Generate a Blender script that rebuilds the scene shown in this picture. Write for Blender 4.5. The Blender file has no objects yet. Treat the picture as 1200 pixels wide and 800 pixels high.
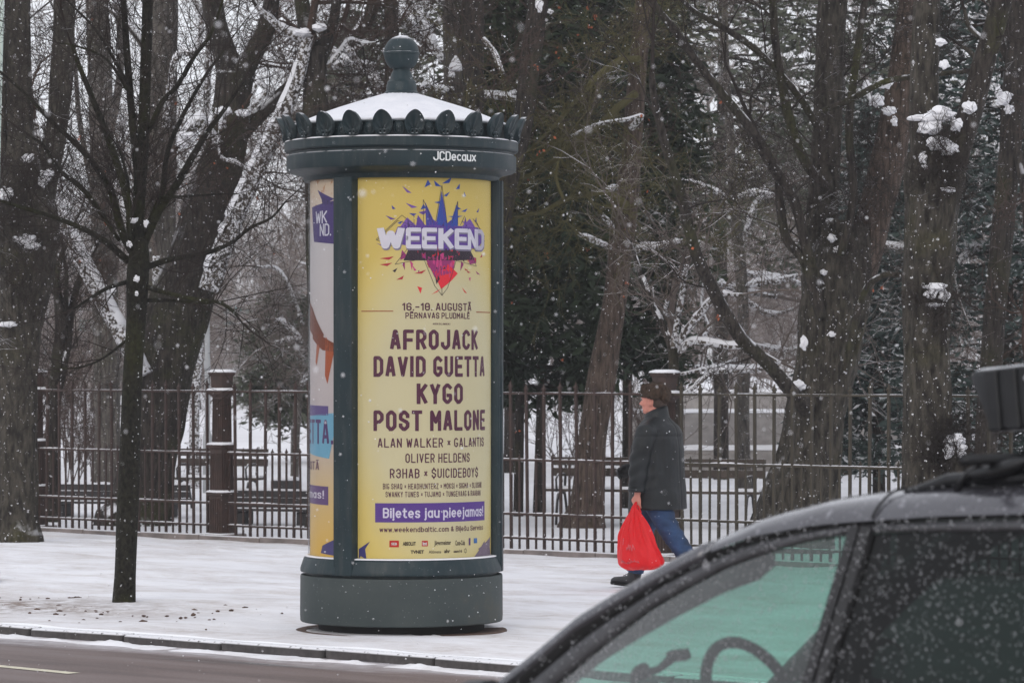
import bpy, bmesh, math, random
import numpy as np
from mathutils import Vector, Matrix, noise as mnoise
PI = math.pi
sc = bpy.context.scene
col = sc.collection
rnd = random.Random(7)

# ------------------------------------------------------------ camera
F = 4100.0 / 1200.0          # focal length in image widths
CAMZ = 1.9
cam_d = bpy.data.cameras.new('camera')
cam = bpy.data.objects.new('camera', cam_d)
col.objects.link(cam)
cam.location = (0, 0, CAMZ)
cam.rotation_euler = (PI / 2, 0, 0)
cam_d.sensor_width = 36
cam_d.lens = 36 * F
cam_d.shift_y = 0.025
cam_d.clip_end = 3000
cam_d.dof.use_dof = True
cam_d.dof.focus_distance = 26.0
cam_d.dof.aperture_fstop = 8.0
sc.camera = cam
# ------------------------------------------------------------ sky, sun, exposure
wd = bpy.data.worlds.new('World')
sc.world = wd
wd.use_nodes = True
wn, wl = wd.node_tree.nodes, wd.node_tree.links
wn.clear()
sky = wn.new('ShaderNodeTexSky')
sky.sky_type = 'NISHITA'
sky.sun_disc = False
sky.sun_elevation = math.radians(28)
sky.sun_rotation = math.radians(200)
sky.dust_density = 4
b1 = wn.new('ShaderNodeBackground'); b1.inputs[1].default_value = 0.09
b2 = wn.new('ShaderNodeBackground'); b2.inputs[0].default_value = (0.80, 0.815, 0.87, 1); b2.inputs[1].default_value = 1.05
wm = wn.new('ShaderNodeMixShader'); wm.inputs[0].default_value = 0.88
wo = wn.new('ShaderNodeOutputWorld')
wl.new(sky.outputs[0], b1.inputs[0]); wl.new(b1.outputs[0], wm.inputs[1]); wl.new(b2.outputs[0], wm.inputs[2]); wl.new(wm.outputs[0], wo.inputs[0])
sun_d = bpy.data.lights.new('sun', 'SUN'); sun_d.energy = 0.5; sun_d.angle = math.radians(25); sun_d.color = (1, 0.97, 0.93)
sun = bpy.data.objects.new('sun', sun_d); col.objects.link(sun)
sun.rotation_euler = (math.radians(62), 0, math.radians(-20))
sc.view_settings.view_transform = 'Standard'
sc.view_settings.look = 'None'
sc.view_settings.exposure = 0.38
sc.view_settings.gamma = 1.0
sc.cycles.max_bounces = 6
sc.cycles.diffuse_bounces = 2
sc.cycles.glossy_bounces = 2
sc.cycles.transparent_max_bounces = 12
sc.cycles.volume_bounces = 0
sc.cycles.use_denoising = True

# ------------------------------------------------------------ coordinates
def P(px, py, D):
    return Vector(((px - 600) / 4100 * D, D, CAMZ - (py - 430) / 4100 * D))
T = Vector((0.7545, -0.6563, 0))      # along the street, to the right and nearer
N = Vector((0.6563, 0.7545, 0))       # across the street, away from the camera
PK, PF = 17.05, 28.67                 # kerb line, fence line (metres across)
def W(t, p, z=0):
    v = T * t + N * p
    v.z = z
    return v
def smooth(a, b, x):
    u = max(0.0, min(1.0, (x - a) / (b - a)))
    return u * u * (3 - 2 * u)
def gz(x, y):
    p = N.x * x + N.y * y
    if p < PK - 0.02: return -0.07
    z = -0.11 * smooth(23.4, 28.2, p)
    return z + 0.95 * smooth(46, 100, p)

# ------------------------------------------------------------ mesh helpers
class MB:
    def __init__(s): s.v = []; s.f = []; s.c = None
    def add(s, vs, fs):
        o = len(s.v)
        s.v += [tuple(v) for v in vs]
        s.f += [tuple(i + o for i in f) for f in fs]
        return s
    def box(s, c, d, M=None, bev=0.0):
        hx, hy, hz = d[0] / 2, d[1] / 2, d[2] / 2
        if bev <= 0:
            vs = [(x, y, z) for x in (-hx, hx) for y in (-hy, hy) for z in (-hz, hz)]
            fs = [(0, 1, 3, 2), (4, 6, 7, 5), (0, 4, 5, 1), (2, 3, 7, 6), (0, 2, 6, 4), (1, 5, 7, 3)]
        else:
            bm = bmesh.new(); bmesh.ops.create_cube(bm, size=1)
            bmesh.ops.scale(bm, vec=d, verts=bm.verts)
            bmesh.ops.bevel(bm, geom=bm.edges[:], offset=bev, segments=2, affect='EDGES', profile=0.5)
            bm.verts.ensure_lookup_table()
            vs = [v.co.copy() for v in bm.verts]; fs = [[v.index for v in f.verts] for f in bm.faces]; bm.free()
        vs = [Vector(v) for v in vs]
        if M is not None: vs = [M @ v for v in vs]
        return s.add([v + Vector(c) for v in vs], fs)
    def loft(s, rings, cap=True, closed=True):
        n = len(rings[0]); vs = [p for r in rings for p in r]; fs = []
        for i in range(len(rings) - 1):
            for j in range(n if closed else n - 1):
                k = (j + 1) % n
                fs.append((i * n + j, i * n + k, (i + 1) * n + k, (i + 1) * n + j))
        if cap and closed:
            fs.append(tuple(range(n - 1, -1, -1))); fs.append(tuple((len(rings) - 1) * n + j for j in range(n)))
        return s.add(vs, fs)
    def lathe(s, prof, n=48, c=(0, 0, 0), a0=0, a1=2 * PI):
        full = abs(a1 - a0 - 2 * PI) < 1e-6
        m = n if full else n + 1
        rings = []
        for (r, z) in prof:
            rings.append([(c[0] + r * math.sin(a0 + (a1 - a0) * j / n), c[1] - r * math.cos(a0 + (a1 - a0) * j / n), c[2] + z) for j in range(m)])
        return s.loft(rings, cap=full, closed=full)
    def tube(s, pts, rad, n=8, cap=True, fn=None, closedloop=False):
        pts = [Vector(p) for p in pts]
        if not hasattr(rad, '__len__'): rad = [rad] * len(pts)
        rings = []; up = None
        for i, p in enumerate(pts):
            a = pts[max(i - 1, 0)]; b = pts[min(i + 1, len(pts) - 1)]
            t = (b - a)
            if t.length < 1e-9: t = Vector((0, 0, 1))
            t.normalize()
            if up is None:
                up = Vector((1, 0, 0)) if abs(t.x) < 0.8 else Vector((0, 1, 0))
            up = (up - t * up.dot(t)).normalized(); w = t.cross(up)
            ring = []
            for j in range(n):
                a_ = 2 * PI * j / n
                r = rad[i]
                d = up * math.cos(a_) + w * math.sin(a_)
                if fn: r *= fn(p, d, a_, i)
                ring.append(p + d * r)
            rings.append(ring)
        return s.loft(rings, cap=cap)
    def ico(s, c, r, sub=2, sq=(1, 1, 1), nz=0.0, seed=0.0):
        bm = bmesh.new(); bmesh.ops.create_icosphere(bm, subdivisions=sub, radius=1)
        vs = []
        for v in bm.verts:
            k = 1 + nz * mnoise.noise(v.co * 1.7 + Vector((seed, seed * 2, 0)))
            vs.append((c[0] + v.co.x * r * sq[0] * k, c[1] + v.co.y * r * sq[1] * k, c[2] + v.co.z * r * sq[2] * k))
        fs = [[v.index for v in f.verts] for f in bm.faces]; bm.free()
        return s.add(vs, fs)
    def mesh(s, name, sm=True):
        me = bpy.data.meshes.new(name)
        me.from_pydata(s.v, [], s.f); me.update()
        if sm: me.polygons.foreach_set('use_smooth', [True] * len(me.polygons))
        return me
def world_of(o):
    M = o.matrix_basis.copy()
    p = o.parent
    while p:
        M = p.matrix_basis @ M; p = p.parent
    return M
def obj(name, mb, mat, parent=None, sm=True, world=False, kind=None, sharp=None, label=None):
    me = mb.mesh(name, sm) if isinstance(mb, MB) else mb
    if world and parent is not None: me.transform(world_of(parent).inverted())
    if mat is not None and not me.materials: me.materials.append(mat)
    if sharp is not None and sm: me.set_sharp_from_angle(angle=math.radians(sharp))
    o = bpy.data.objects.new(name, me); col.objects.link(o)
    if parent is not None: o.parent = parent
    if kind: o['kind'] = kind
    if label: o['label'] = label
    return o
def tag(o, label, cat, group=None, kind=None):
    o['label'] = label; o['category'] = cat
    if group: o['group'] = group
    if kind: o['kind'] = kind
    return o
def thing(name, label, cat, loc=(0, 0, 0), rz=0, group=None):
    o = bpy.data.objects.new(name, None); col.objects.link(o)
    o.empty_display_size = 0.2
    o.location = loc; o.rotation_euler = (0, 0, rz)
    return tag(o, label, cat, group)
def copy_tree(o, parent=None):
    c = o.copy(); col.objects.link(c)
    if parent is not None: c.parent = parent
    for ch in list(o.children): copy_tree(ch, c)
    return c
def catmull(pts, k=6):
    """pts: list of tuples (any dim); returns interpolated list"""
    A = [np.array(p, float) for p in pts]
    if len(A) < 3:
        return [A[0] + (A[-1] - A[0]) * i / k for i in range(k + 1)]
    A = [2 * A[0] - A[1]] + A + [2 * A[-1] - A[-2]]
    out = []
    for i in range(1, len(A) - 2):
        for j in range(k):
            t = j / k
            out.append(0.5 * ((2 * A[i]) + (-A[i - 1] + A[i + 1]) * t + (2 * A[i - 1] - 5 * A[i] + 4 * A[i + 1] - A[i + 2]) * t * t + (-A[i - 1] + 3 * A[i] - 3 * A[i + 1] + A[i + 2]) * t ** 3))
    out.append(A[-2])
    return out
def np_mesh(name, V, Q, nv, smoothf=False):
    """V (n,3), Q (m,nv) faces all the same size"""
    me = bpy.data.meshes.new(name)
    me.vertices.add(len(V)); me.vertices.foreach_set('co', np.asarray(V, np.float32).ravel())
    m = len(Q)
    me.loops.add(m * nv); me.loops.foreach_set('vertex_index', np.asarray(Q, np.int32).ravel())
    me.polygons.add(m); me.polygons.foreach_set('loop_start', np.arange(0, m * nv, nv, dtype=np.int32))
    try: me.polygons.foreach_set('loop_total', np.full(m, nv, np.int32))
    except Exception: pass
    if smoothf: me.polygons.foreach_set('use_smooth', np.ones(m, bool))
    me.update(); me.validate()
    return me
def seg_mesh(name, segs):
    """three-sided prisms from (x0,y0,z0,x1,y1,z1,r0,r1) rows"""
    S = np.array(segs, float)
    a, b, r0, r1 = S[:, 0:3], S[:, 3:6], S[:, 6], S[:, 7]
    t = b - a; t /= np.maximum(np.linalg.norm(t, axis=1, keepdims=True), 1e-9)
    ref = np.where(np.abs(t[:, 2:3]) < 0.9, np.array([[0, 0, 1.0]]), np.array([[1.0, 0, 0]]))
    u = np.cross(t, ref); u /= np.linalg.norm(u, axis=1, keepdims=True)
    w = np.cross(u, t)
    V = np.zeros((len(S), 6, 3))
    for j in range(3):
        an = PI / 2 + 2 * PI * j / 3
        d = u * math.cos(an) + w * math.sin(an)
        V[:, j] = a + d * r0[:, None]; V[:, 3 + j] = b + d * r1[:, None]
    base = (np.arange(len(S)) * 6)[:, None]
    Q = np.stack([base + np.array([[j, (j + 1) % 3, 3 + (j + 1) % 3, 3 + j]]) for j in range(3)], 1).reshape(-1, 4)
    return np_mesh(name, V.reshape(-1, 3), Q, 4, True)

# ------------------------------------------------------------ materials
def lin(c):
    return tuple(((x / 255) / 12.92 if x / 255 <= 0.04045 else ((x / 255 + 0.055) / 1.055) ** 2.4) for x in c)
class NT:
    def __init__(s, name):
        s.m = bpy.data.materials.new(name); s.m.use_nodes = True
        s.n = s.m.node_tree.nodes; s.l = s.m.node_tree.links
        s.b = s.n['Principled BSDF']; s.out = s.n['Material Output']
    def new(s, t, **k):
        nd = s.n.new(t)
        for a, v in k.items(): setattr(nd, a, v)
        return nd
    def coord(s, scale=(1, 1, 1), kind='Object'):
        tc = s.new('ShaderNodeTexCoord'); mp = s.new('ShaderNodeMapping')
        mp.inputs['Scale'].default_value = scale
        s.l.new(tc.outputs[kind], mp.inputs[0]); return mp.outputs[0]
    def noise(s, vec, scale, detail=4, rough=0.55):
        nz = s.new('ShaderNodeTexNoise'); nz.inputs['Scale'].default_value = scale
        nz.inputs['Detail'].default_value = detail; nz.inputs['Roughness'].default_value = rough
        s.l.new(vec, nz.inputs['Vector']); return nz.outputs['Fac']
    def ramp(s, fac, stops):
        r = s.new('ShaderNodeValToRGB'); s.l.new(fac, r.inputs[0])
        e = r.color_ramp.elements
        while len(e) < len(stops): e.new(0.5)
        for i, (p, c) in enumerate(stops):
            e[i].position = p; e[i].color = (c, c, c, 1) if not hasattr(c, '__len__') else (*c, 1)
        return r.outputs[0]
    def mix(s, fac, a, b):
        m = s.new('ShaderNodeMix', data_type='RGBA')
        for sock, v in ((m.inputs[0], fac), (m.inputs[6], a), (m.inputs[7], b)):
            if hasattr(v, 'is_output') : s.l.new(v, sock)
            elif hasattr(v, '__len__'): sock.default_value = (*v, 1)
            else: sock.default_value = v
        return m.outputs[2]
    def math(s, op, a, b=0.5, clamp=False):
        m = s.new('ShaderNodeMath', operation=op); m.use_clamp = clamp
        for sock, v in ((m.inputs[0], a), (m.inputs[1], b)):
            if hasattr(v, 'is_output'): s.l.new(v, sock)
            else: sock.default_value = v
        return m.outputs[0]
    def upz(s):
        g = s.new('ShaderNodeNewGeometry'); x = s.new('ShaderNodeSeparateXYZ')
        s.l.new(g.outputs['Normal'], x.inputs[0]); return x.outputs[2]
    def base(s, v, rough=None, spec=None, metal=None):
        if hasattr(v, 'is_output'): s.l.new(v, s.b.inputs['Base Color'])
        else: s.b.inputs['Base Color'].default_value = (*v, 1)
        if rough is not None:
            if hasattr(rough, 'is_output'): s.l.new(rough, s.b.inputs['Roughness'])
            else: s.b.inputs['Roughness'].default_value = rough
        if spec is not None: s.b.inputs['Specular IOR Level'].default_value = spec
        if metal is not None: s.b.inputs['Metallic'].default_value = metal
        return s.m
    def bump(s, h, strength=0.5, dist=0.02):
        b = s.new('ShaderNodeBump'); b.inputs['Strength'].default_value = strength; b.inputs['Distance'].default_value = dist
        s.l.new(h, b.inputs['Height']); s.l.new(b.outputs[0], s.b.inputs['Normal'])
SNOW = (0.80, 0.80, 0.83)
def plain(name, c, rough=0.6, var=0.25, scale=8, metal=0.0, spec=0.5, bump=0.0, coord='Object', snow=None):
    t = NT(name); v = t.coord(kind=coord)
    n = t.noise(v, scale, 5)
    c2 = tuple(x * (1 - var) for x in c); c1 = tuple(min(1, x * (1 + var)) for x in c)
    cc = t.ramp(n, [(0.3, c2), (0.7, c1)])
    if snow is not None:
        lo, hi, amt = snow
        k = t.ramp(t.upz(), [(lo, 0.0), (hi, 1.0)])
        sn = t.ramp(t.noise(v, scale * 2.3, 3), [(0.62 - amt * 0.6, 0.0), (0.72 - amt * 0.6, 1.0)])
        cc = t.mix(t.math('MULTIPLY', k, sn), cc, SNOW)
    t.base(cc, rough, spec, metal)
    if bump > 0: t.bump(t.noise(v, scale * 4, 4), bump, 0.01)
    return t.m
def bark(name, dark, light, moss=(0.05, 0.05, 0.015), mossamt=0.3, snow=0.3, vs=(7, 7, 2.0), wind=0.25):
    t = NT(name); v = t.coord(vs); vo = t.coord()
    n = t.noise(v, 3.0, 6, 0.62)
    cc = t.ramp(n, [(0.36, dark), (0.50, tuple((a + b) / 2 for a, b in zip(dark, light))), (0.64, light)])
    mo = t.ramp(t.noise(vo, 1.1, 4), [(0.60 - 0.3 * mossamt, 0.0), (0.78 - 0.3 * mossamt, 0.8)])
    cc = t.mix(mo, cc, t.ramp(t.noise(vo, 22, 3), [(0.35, tuple(x * 0.6 for x in moss)), (0.7, tuple(x * 1.5 for x in moss))]))
    # driven snow caught on the windward side and on everything facing up
    up = t.ramp(t.upz(), [(0.25, 0.0), (0.55, 1.0)])
    sn = t.ramp(t.noise(vo, 5.0, 4), [(0.66 - snow * 0.5, 0.0), (0.74 - snow * 0.5, 1.0)])
    k = t.math('MULTIPLY', up, sn)
    fl = t.ramp(t.noise(vo, 26, 3, 0.6), [(0.68 - wind * 0.1, 0.0), (0.72 - wind * 0.1, 0.8)])
    k = t.math('MAXIMUM', k, fl)
    cc = t.mix(k, cc, SNOW)
    t.base(cc, 0.9, 0.2)
    t.bump(n, 0.9, 0.03)
    return t.m
M = {}
M['bark_lime'] = bark('bark_lime', (0.014, 0.012, 0.010), (0.075, 0.066, 0.053), (0.060, 0.056, 0.020), 0.15, 0.2)
M['bark_dark'] = bark('bark_dark', (0.012, 0.010, 0.009), (0.060, 0.050, 0.042), (0.045, 0.048, 0.015), 0.3, 0.25, (9, 9, 1.8), wind=0.2)
M['bark_young'] = bark('bark_young', (0.008, 0.0075, 0.006), (0.032, 0.030, 0.022), (0.040, 0.042, 0.012), 0.35, 0.05, (14, 14, 9), wind=0.0)
M['bark_brown'] = bark('bark_brown', (0.028, 0.020, 0.016), (0.12, 0.088, 0.070), (0.07, 0.05, 0.02), 0.0, 0.1, (10, 10, 1.5), wind=0.15)
M['bark_grey'] = bark('bark_grey', (0.03, 0.027, 0.024), (0.13, 0.115, 0.10), (0.07, 0.07, 0.03), 0.15, 0.5, (8, 8, 1.5))
M['bark_snowy'] = bark('bark_snowy', (0.028, 0.023, 0.020), (0.12, 0.10, 0.08), (0.07, 0.07, 0.03), 0.1, 1.2, wind=1.9)
def twigmat(name, c, snow):
    t = NT(name); vo = t.coord()
    cc = t.ramp(t.noise(vo, 0.8, 2), [(0.3, tuple(x * 0.7 for x in c)), (0.7, tuple(x * 1.35 for x in c))])
    if snow > 0:
        up = t.ramp(t.upz(), [(0.35, 0.0), (0.75, 1.0)])
        sn = t.ramp(t.noise(vo, 1.5, 3), [(0.7 - snow * 0.5, 0.0), (0.8 - snow * 0.5, 1.0)])
        cc = t.mix(t.math('MULTIPLY', up, sn), cc, SNOW)
    t.base(cc, 0.85, 0.2); return t.m
M['twig_dark'] = twigmat('twig_dark', (0.030, 0.023, 0.020), 0.15)
M['twig_red'] = twigmat('twig_red', (0.058, 0.038, 0.030), 0.12)
M['twig_grey'] = twigmat('twig_grey', (0.13, 0.105, 0.092), 0.35)
M['twig_far_hazed'] = twigmat('twig_far_hazed', (0.20, 0.165, 0.148), 0.35)  # paler than real twigs: part of the distance haze is put into the colour
M['twig_olive'] = twigmat('twig_olive', (0.085, 0.075, 0.03), 0.2)
def leafmat(name, a, b, snow=0.0, scale=0.8):
    t = NT(name); vo = t.coord()
    cc = t.ramp(t.noise(vo, scale, 4), [(0.3, a), (0.7, b)])
    if snow > 0:
        sn = t.ramp(t.noise(vo, scale * 4, 4, 0.6), [(0.68 - snow * 0.3, 0.0), (0.76 - snow * 0.3, 0.85)])
        up = t.ramp(t.upz(), [(0.1, 0.0), (0.6, 1.0)])
        cc = t.mix(t.math('MULTIPLY', sn, up), cc, SNOW)
    t.base(cc, 0.7, 0.25); return t.m
M['yew'] = leafmat('yew_foliage', (0.010, 0.020, 0.011), (0.040, 0.058, 0.026), 0.25, 0.7)
M['spruce'] = leafmat('spruce_foliage', (0.022, 0.038, 0.034), (0.060, 0.085, 0.075), 0.55, 0.9)
M['pine'] = leafmat('pine_foliage_hazed', (0.045, 0.054, 0.036), (0.100, 0.108, 0.075), 0.35, 0.7)  # green lightened so the back pines carry some haze in their colour
M['deadleaf'] = plain('dead_leaf', (0.30, 0.075, 0.025), 0.7, 0.4, 3)
def snowmat(name, dirty=0.0):
    t = NT(name); g = t.coord(kind='Object')
    n1 = t.noise(g, 0.55, 6, 0.6); n2 = t.noise(g, 7, 5, 0.7)
    # trodden streaks run along the street
    mp = t.new('ShaderNodeMapping'); tc = t.new('ShaderNodeTexCoord'); mp.inputs['Rotation'].default_value = (0, 0, math.radians(41))
    mp.inputs['Scale'].default_value = (0.6, 1.3, 1); mp.inputs['Rotation'].default_value = (0, 0, 0); t.l.new(tc.outputs['Object'], mp.inputs[0])
    n3 = t.noise(mp.outputs[0], 1.3, 6, 0.65)
    cc = t.ramp(n1, [(0.3, (0.74, 0.735, 0.76)), (0.7, (0.86, 0.86, 0.89))])
    if dirty > 0:
        d = t.math('MULTIPLY', t.ramp(n3, [(0.42, 0.0), (0.66, 1.0)]), t.ramp(n2, [(0.35, 0.3), (0.65, 1.0)]))
        cc = t.mix(t.math('MULTIPLY', d, dirty), cc, (0.42, 0.36, 0.32))
    if dirty > 0:      # earth kicked over the snow round the young tree
        sp = t.new('ShaderNodeSeparateXYZ'); t.l.new(tc.outputs['Object'], sp.inputs[0])
        a = t.math('MULTIPLY', t.math('ADD', sp.outputs[0], 21.6), .36); b = t.math('MULTIPLY', t.math('SUBTRACT', sp.outputs[1], 18.35), .95)
        d2 = t.math('SQRT', t.math('ADD', t.math('MULTIPLY', a, a), t.math('MULTIPLY', b, b)))
        m1 = t.ramp(d2, [(0.15, 1.0), (1.0, 0.0)]); n4 = t.ramp(t.noise(g, 5.5, 6, .75), [(0.38, 0.0), (0.58, 1.0)])
        cc = t.mix(t.math('MULTIPLY', t.math('MULTIPLY', m1, n4), .95), cc, (0.20, 0.145, 0.115))
    t.base(cc, 0.85, 0.25)
    t.bump(n2, 0.45, 0.03)
    return t.m
M['snow'] = snowmat('snow_fresh')
M['snow_walk'] = snowmat('snow_trodden', 0.75)
M['flake'] = plain('snow_flake', (0.85, 0.85, 0.88), 0.9, 0.02)

# road: wet asphalt, slush gathering towards the kerb
t = NT('road_asphalt')
tc = t.new('ShaderNodeTexCoord'); mp = t.new('ShaderNodeMapping')
mp.inputs['Rotation'].default_value = (0, 0, 0)
t.l.new(tc.outputs['Object'], mp.inputs[0])
sx = t.new('ShaderNodeSeparateXYZ'); t.l.new(mp.outputs[0], sx.inputs[0])     # object x = along, y = across
mps = t.new('ShaderNodeMapping'); mps.inputs['Scale'].default_value = (0.25, 2.0, 1); t.l.new(tc.outputs['Object'], mps.inputs[0])
ns = t.noise(mps.outputs[0], 1.5, 5, 0.6)
nf = t.noise(tc.outputs['Object'], 60, 4, 0.7)
cc = t.ramp(ns, [(0.30, (0.080, 0.056, 0.050)), (0.5, (0.145, 0.104, 0.094)), (0.72, (0.185, 0.148, 0.140))])
cc = t.mix(t.math('MULTIPLY', t.ramp(nf, [(0.45, 0.0), (0.8, 1.0)]), 0.35), cc, (0.34, 0.31, 0.31))
edge = t.math('ADD', sx.outputs[1], t.math('MULTIPLY', t.math('SUBTRACT', t.noise(mps.outputs[0], 1.1, 6, 0.7), 0.5), 1.1))
sl = t.new('ShaderNodeMapRange'); sl.inputs[1].default_value = PK - 0.62; sl.inputs[2].default_value = PK - 0.12
t.l.new(edge, sl.inputs[0])
fn = t.ramp(t.noise(tc.outputs['Object'], 9, 6, 0.75), [(0.35, 0.0), (0.62, 1.0)])
sk = t.math('MULTIPLY', sl.outputs[0], t.math('ADD', t.math('MULTIPLY', fn, 0.55), 0.35), clamp=True)
wet = t.ramp(t.noise(mps.outputs[0], 0.8, 3, 0.5), [(0.60, 0.0), (0.66, 1.0)])
cc = t.mix(t.math('MULTIPLY', wet, 0.75), cc, (0.035, 0.03, 0.03))
cc = t.mix(sk, cc, (0.62, 0.60, 0.63))
t.base(cc, t.ramp(wet, [(0.0, 0.62), (1.0, 0.22)]), 0.4)
t.bump(nf, 0.3, 0.01)
M['road'] = t.m
M['kerb'] = plain('kerb_granite', (0.050, 0.044, 0.043), 0.75, 0.55, 11, bump=0.5, snow=(0.35, 0.75, 0.55))
M['stone'] = plain('edging_stone', (0.16, 0.135, 0.125), 0.85, 0.35, 6, bump=0.3, snow=(0.5, 0.9, 0.7))
M['concrete'] = plain('concrete', (0.26, 0.24, 0.225), 0.85, 0.25, 5, bump=0.2, snow=(0.6, 0.95, 0.8))
M['iron'] = plain('fence_iron', (0.036, 0.018, 0.013), 0.7, 0.4, 9, snow=(0.8, 0.95, 0.25))
M['iron_green'] = plain('fence_iron_faded', (0.036, 0.028, 0.016), 0.7, 0.4, 5, snow=(0.8, 0.95, 0.25))
M['bench_wood'] = plain('bench_wood', (0.060, 0.045, 0.036), 0.8, 0.35, 10, snow=(0.6, 0.9, 1.0))
M['bench_dark'] = plain('bench_dark', (0.035, 0.033, 0.034), 0.7, 0.3, 8, snow=(0.6, 0.9, 1.0))
M['paintline'] = plain('road_paint', (0.62, 0.58, 0.45), 0.7, 0.2, 20)
M['soil'] = plain('soil_clod', (0.09, 0.055, 0.04), 0.9, 0.4, 20)
M['galv'] = plain('galvanised', (0.36, 0.37, 0.38), 0.5, 0.1, 4)
M['pole_pale'] = plain('pole_pale', (0.45, 0.52, 0.47), 0.5, 0.1, 4)
M['teal'] = plain('teal_panel', (0.12, 0.42, 0.42), 0.6, 0.15, 1, coord='Object')
M['plaster'] = plain('pale_plaster', (0.32, 0.30, 0.29), 0.9, 0.15, 0.4)
M['window_dark'] = plain('window_dark', (0.05, 0.06, 0.07), 0.3, 0.1, 1)

# ------------------------------------------------------------ ground, road, pavement
def strip(name, p0, p1, t0, t1, np_, nt, zf, mat, amp=0.0, sc_=1.0, kind='structure', ps=None):
    mb = MB(); ps = ps or [p0 + (p1 - p0) * i / np_ for i in range(np_ + 1)]
    rows = []
    for p in ps:
        r = []
        for j in range(nt + 1):
            tt = t0 + (t1 - t0) * j / nt
            w = W(tt, p)
            z = zf(w.x, w.y, p)
            if amp: z += amp * mnoise.fractal(Vector((tt * 0.6 * sc_, p * 1.3 * sc_, 0)), 1.0, 2.0, 4)
            r.append((tt, p, z))
        rows.append(r)
    mb.loft(rows, cap=False, closed=False)
    o = obj(name, mb, mat, kind=kind)
    # local x = along the street, local y = across it
    o.matrix_basis = Matrix(((T.x, N.x, 0, 0), (T.y, N.y, 0, 0), (0, 0, 1, 0), (0, 0, 0, 1)))
    return o
strip('road', 2.0, PK, -400, 400, 3, 40, lambda x, y, p: -0.07, M['road'])
strip('near_pavement', -60, 2.0, -400, 400, 3, 20, lambda x, y, p: 0.0, M['snow_walk'])
def trodden(t0, t1, p0, p1, st):
    nt, np2 = int((t1 - t0) / st), int((p1 - p0) / st)
    tt, pp = np.meshgrid(np.linspace(t0, t1, nt + 1), np.linspace(p0, p1, np2 + 1), indexing='ij')
    z = np.zeros_like(tt)
    base = np.array([[gz(*(T * a + N * b).xy) for b in pp[0, ::8]] for a in tt[::16, 0]][0])
    z += np.interp(pp[0], pp[0, ::8], base)[None, :]
    z += .006 - .012 * np.clip((p0 + .4 - pp) / .4, 0, 1)
    rs = np.random.RandomState(2)
    for k in range(60):
        a, b = rs.uniform(.3, 3.0), rs.uniform(0, 6.28); c = rs.uniform(0, 6.28)
        z += .0016 / a ** .6 * np.sin(tt * a * 3 * math.cos(b) + pp * a * 3 * math.sin(b) + c)
    for tr in range(46):          # walkers' lines, both ways, some crossing
        a, b = rs.uniform(t0, t1), rs.uniform(p0 + .5, p1 - .3); h = rs.normal(0, .16) + (PI if rs.rand() < .5 else 0)
        if tr % 9 == 0: h = rs.uniform(0, 6.28)
        for q in range(rs.randint(6, 22)):
            h += rs.normal(0, .03); a += .66 * math.cos(h); b += .66 * math.sin(h)
            if not (t0 + .3 < a < t1 - .3 and p0 + .3 < b < p1 - .3): break
            sd = .10 * (1 if q % 2 else -1); ca, cb = a - sd * math.sin(h), b + sd * math.cos(h)
            i0, j0 = int((ca - t0) / st), int((cb - p0) / st); R = int(.28 / st)
            sl = (slice(max(0, i0 - R), i0 + R), slice(max(0, j0 - R), j0 + R))
            u = (tt[sl] - ca) * math.cos(h) + (pp[sl] - cb) * math.sin(h); v = -(tt[sl] - ca) * math.sin(h) + (pp[sl] - cb) * math.cos(h)
            d = np.sqrt((u / .15) ** 2 + (v / .06) ** 2)
            z[sl] += rs.uniform(.4, 1.0) * (-.017 * np.clip(1.15 - d, 0, 1) ** .7 + .008 * np.exp(-((d - 1.35) / .25) ** 2))
    V = np.stack([tt, pp, z], -1).reshape(-1, 3); i = np.arange(nt)[:, None] * (np2 + 1) + np.arange(np2)[None]
    Q = np.stack([i, i + np2 + 1, i + np2 + 2, i + 1], -1).reshape(-1, 4)
    o = obj('trodden_pavement', np_mesh('trodden_pavement', V, Q, 4, True), M['snow_walk'], kind='structure')
    o.matrix_basis = Matrix(((T.x, N.x, 0, 0), (T.y, N.y, 0, 0), (0, 0, 1, 0), (0, 0, 0, 1)))
trodden(-34, -14, PK + 0.13, PF - 0.22, .045)
strip('snowy_pavement_left', PK + 0.13, PF - 0.22, -60, -34, 90, 150, lambda x, y, p: gz(x, y) - 0.012 * smooth(PK + .5, PK + .13, p) + 0.006, M['snow_walk'], 0.010, 1.6)
strip('snowy_pavement_right', PK + 0.13, PF - 0.22, -14, 10, 90, 150, lambda x, y, p: gz(x, y) - 0.012 * smooth(PK + .5, PK + .13, p) + 0.006, M['snow_walk'], 0.010, 1.6)
strip('far_pavement_left', PK + 0.13, PF - 0.22, -400, -60, 8, 20, lambda x, y, p: gz(x, y), M['snow_walk'])
strip('far_pavement_right', PK + 0.13, PF - 0.22, 10, 400, 8, 20, lambda x, y, p: gz(x, y), M['snow_walk'])
ps = [PF - 0.22 + 0.35 * i for i in range(60)] + [50 + 3 * i for i in range(25)] + [140, 200, 400, 900, 1800]
strip('park_ground', 0, 0, -260, 200, 0, 300, lambda x, y, p: gz(x, y), M['snow'], 0.03, 0.35, ps=ps)

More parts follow.
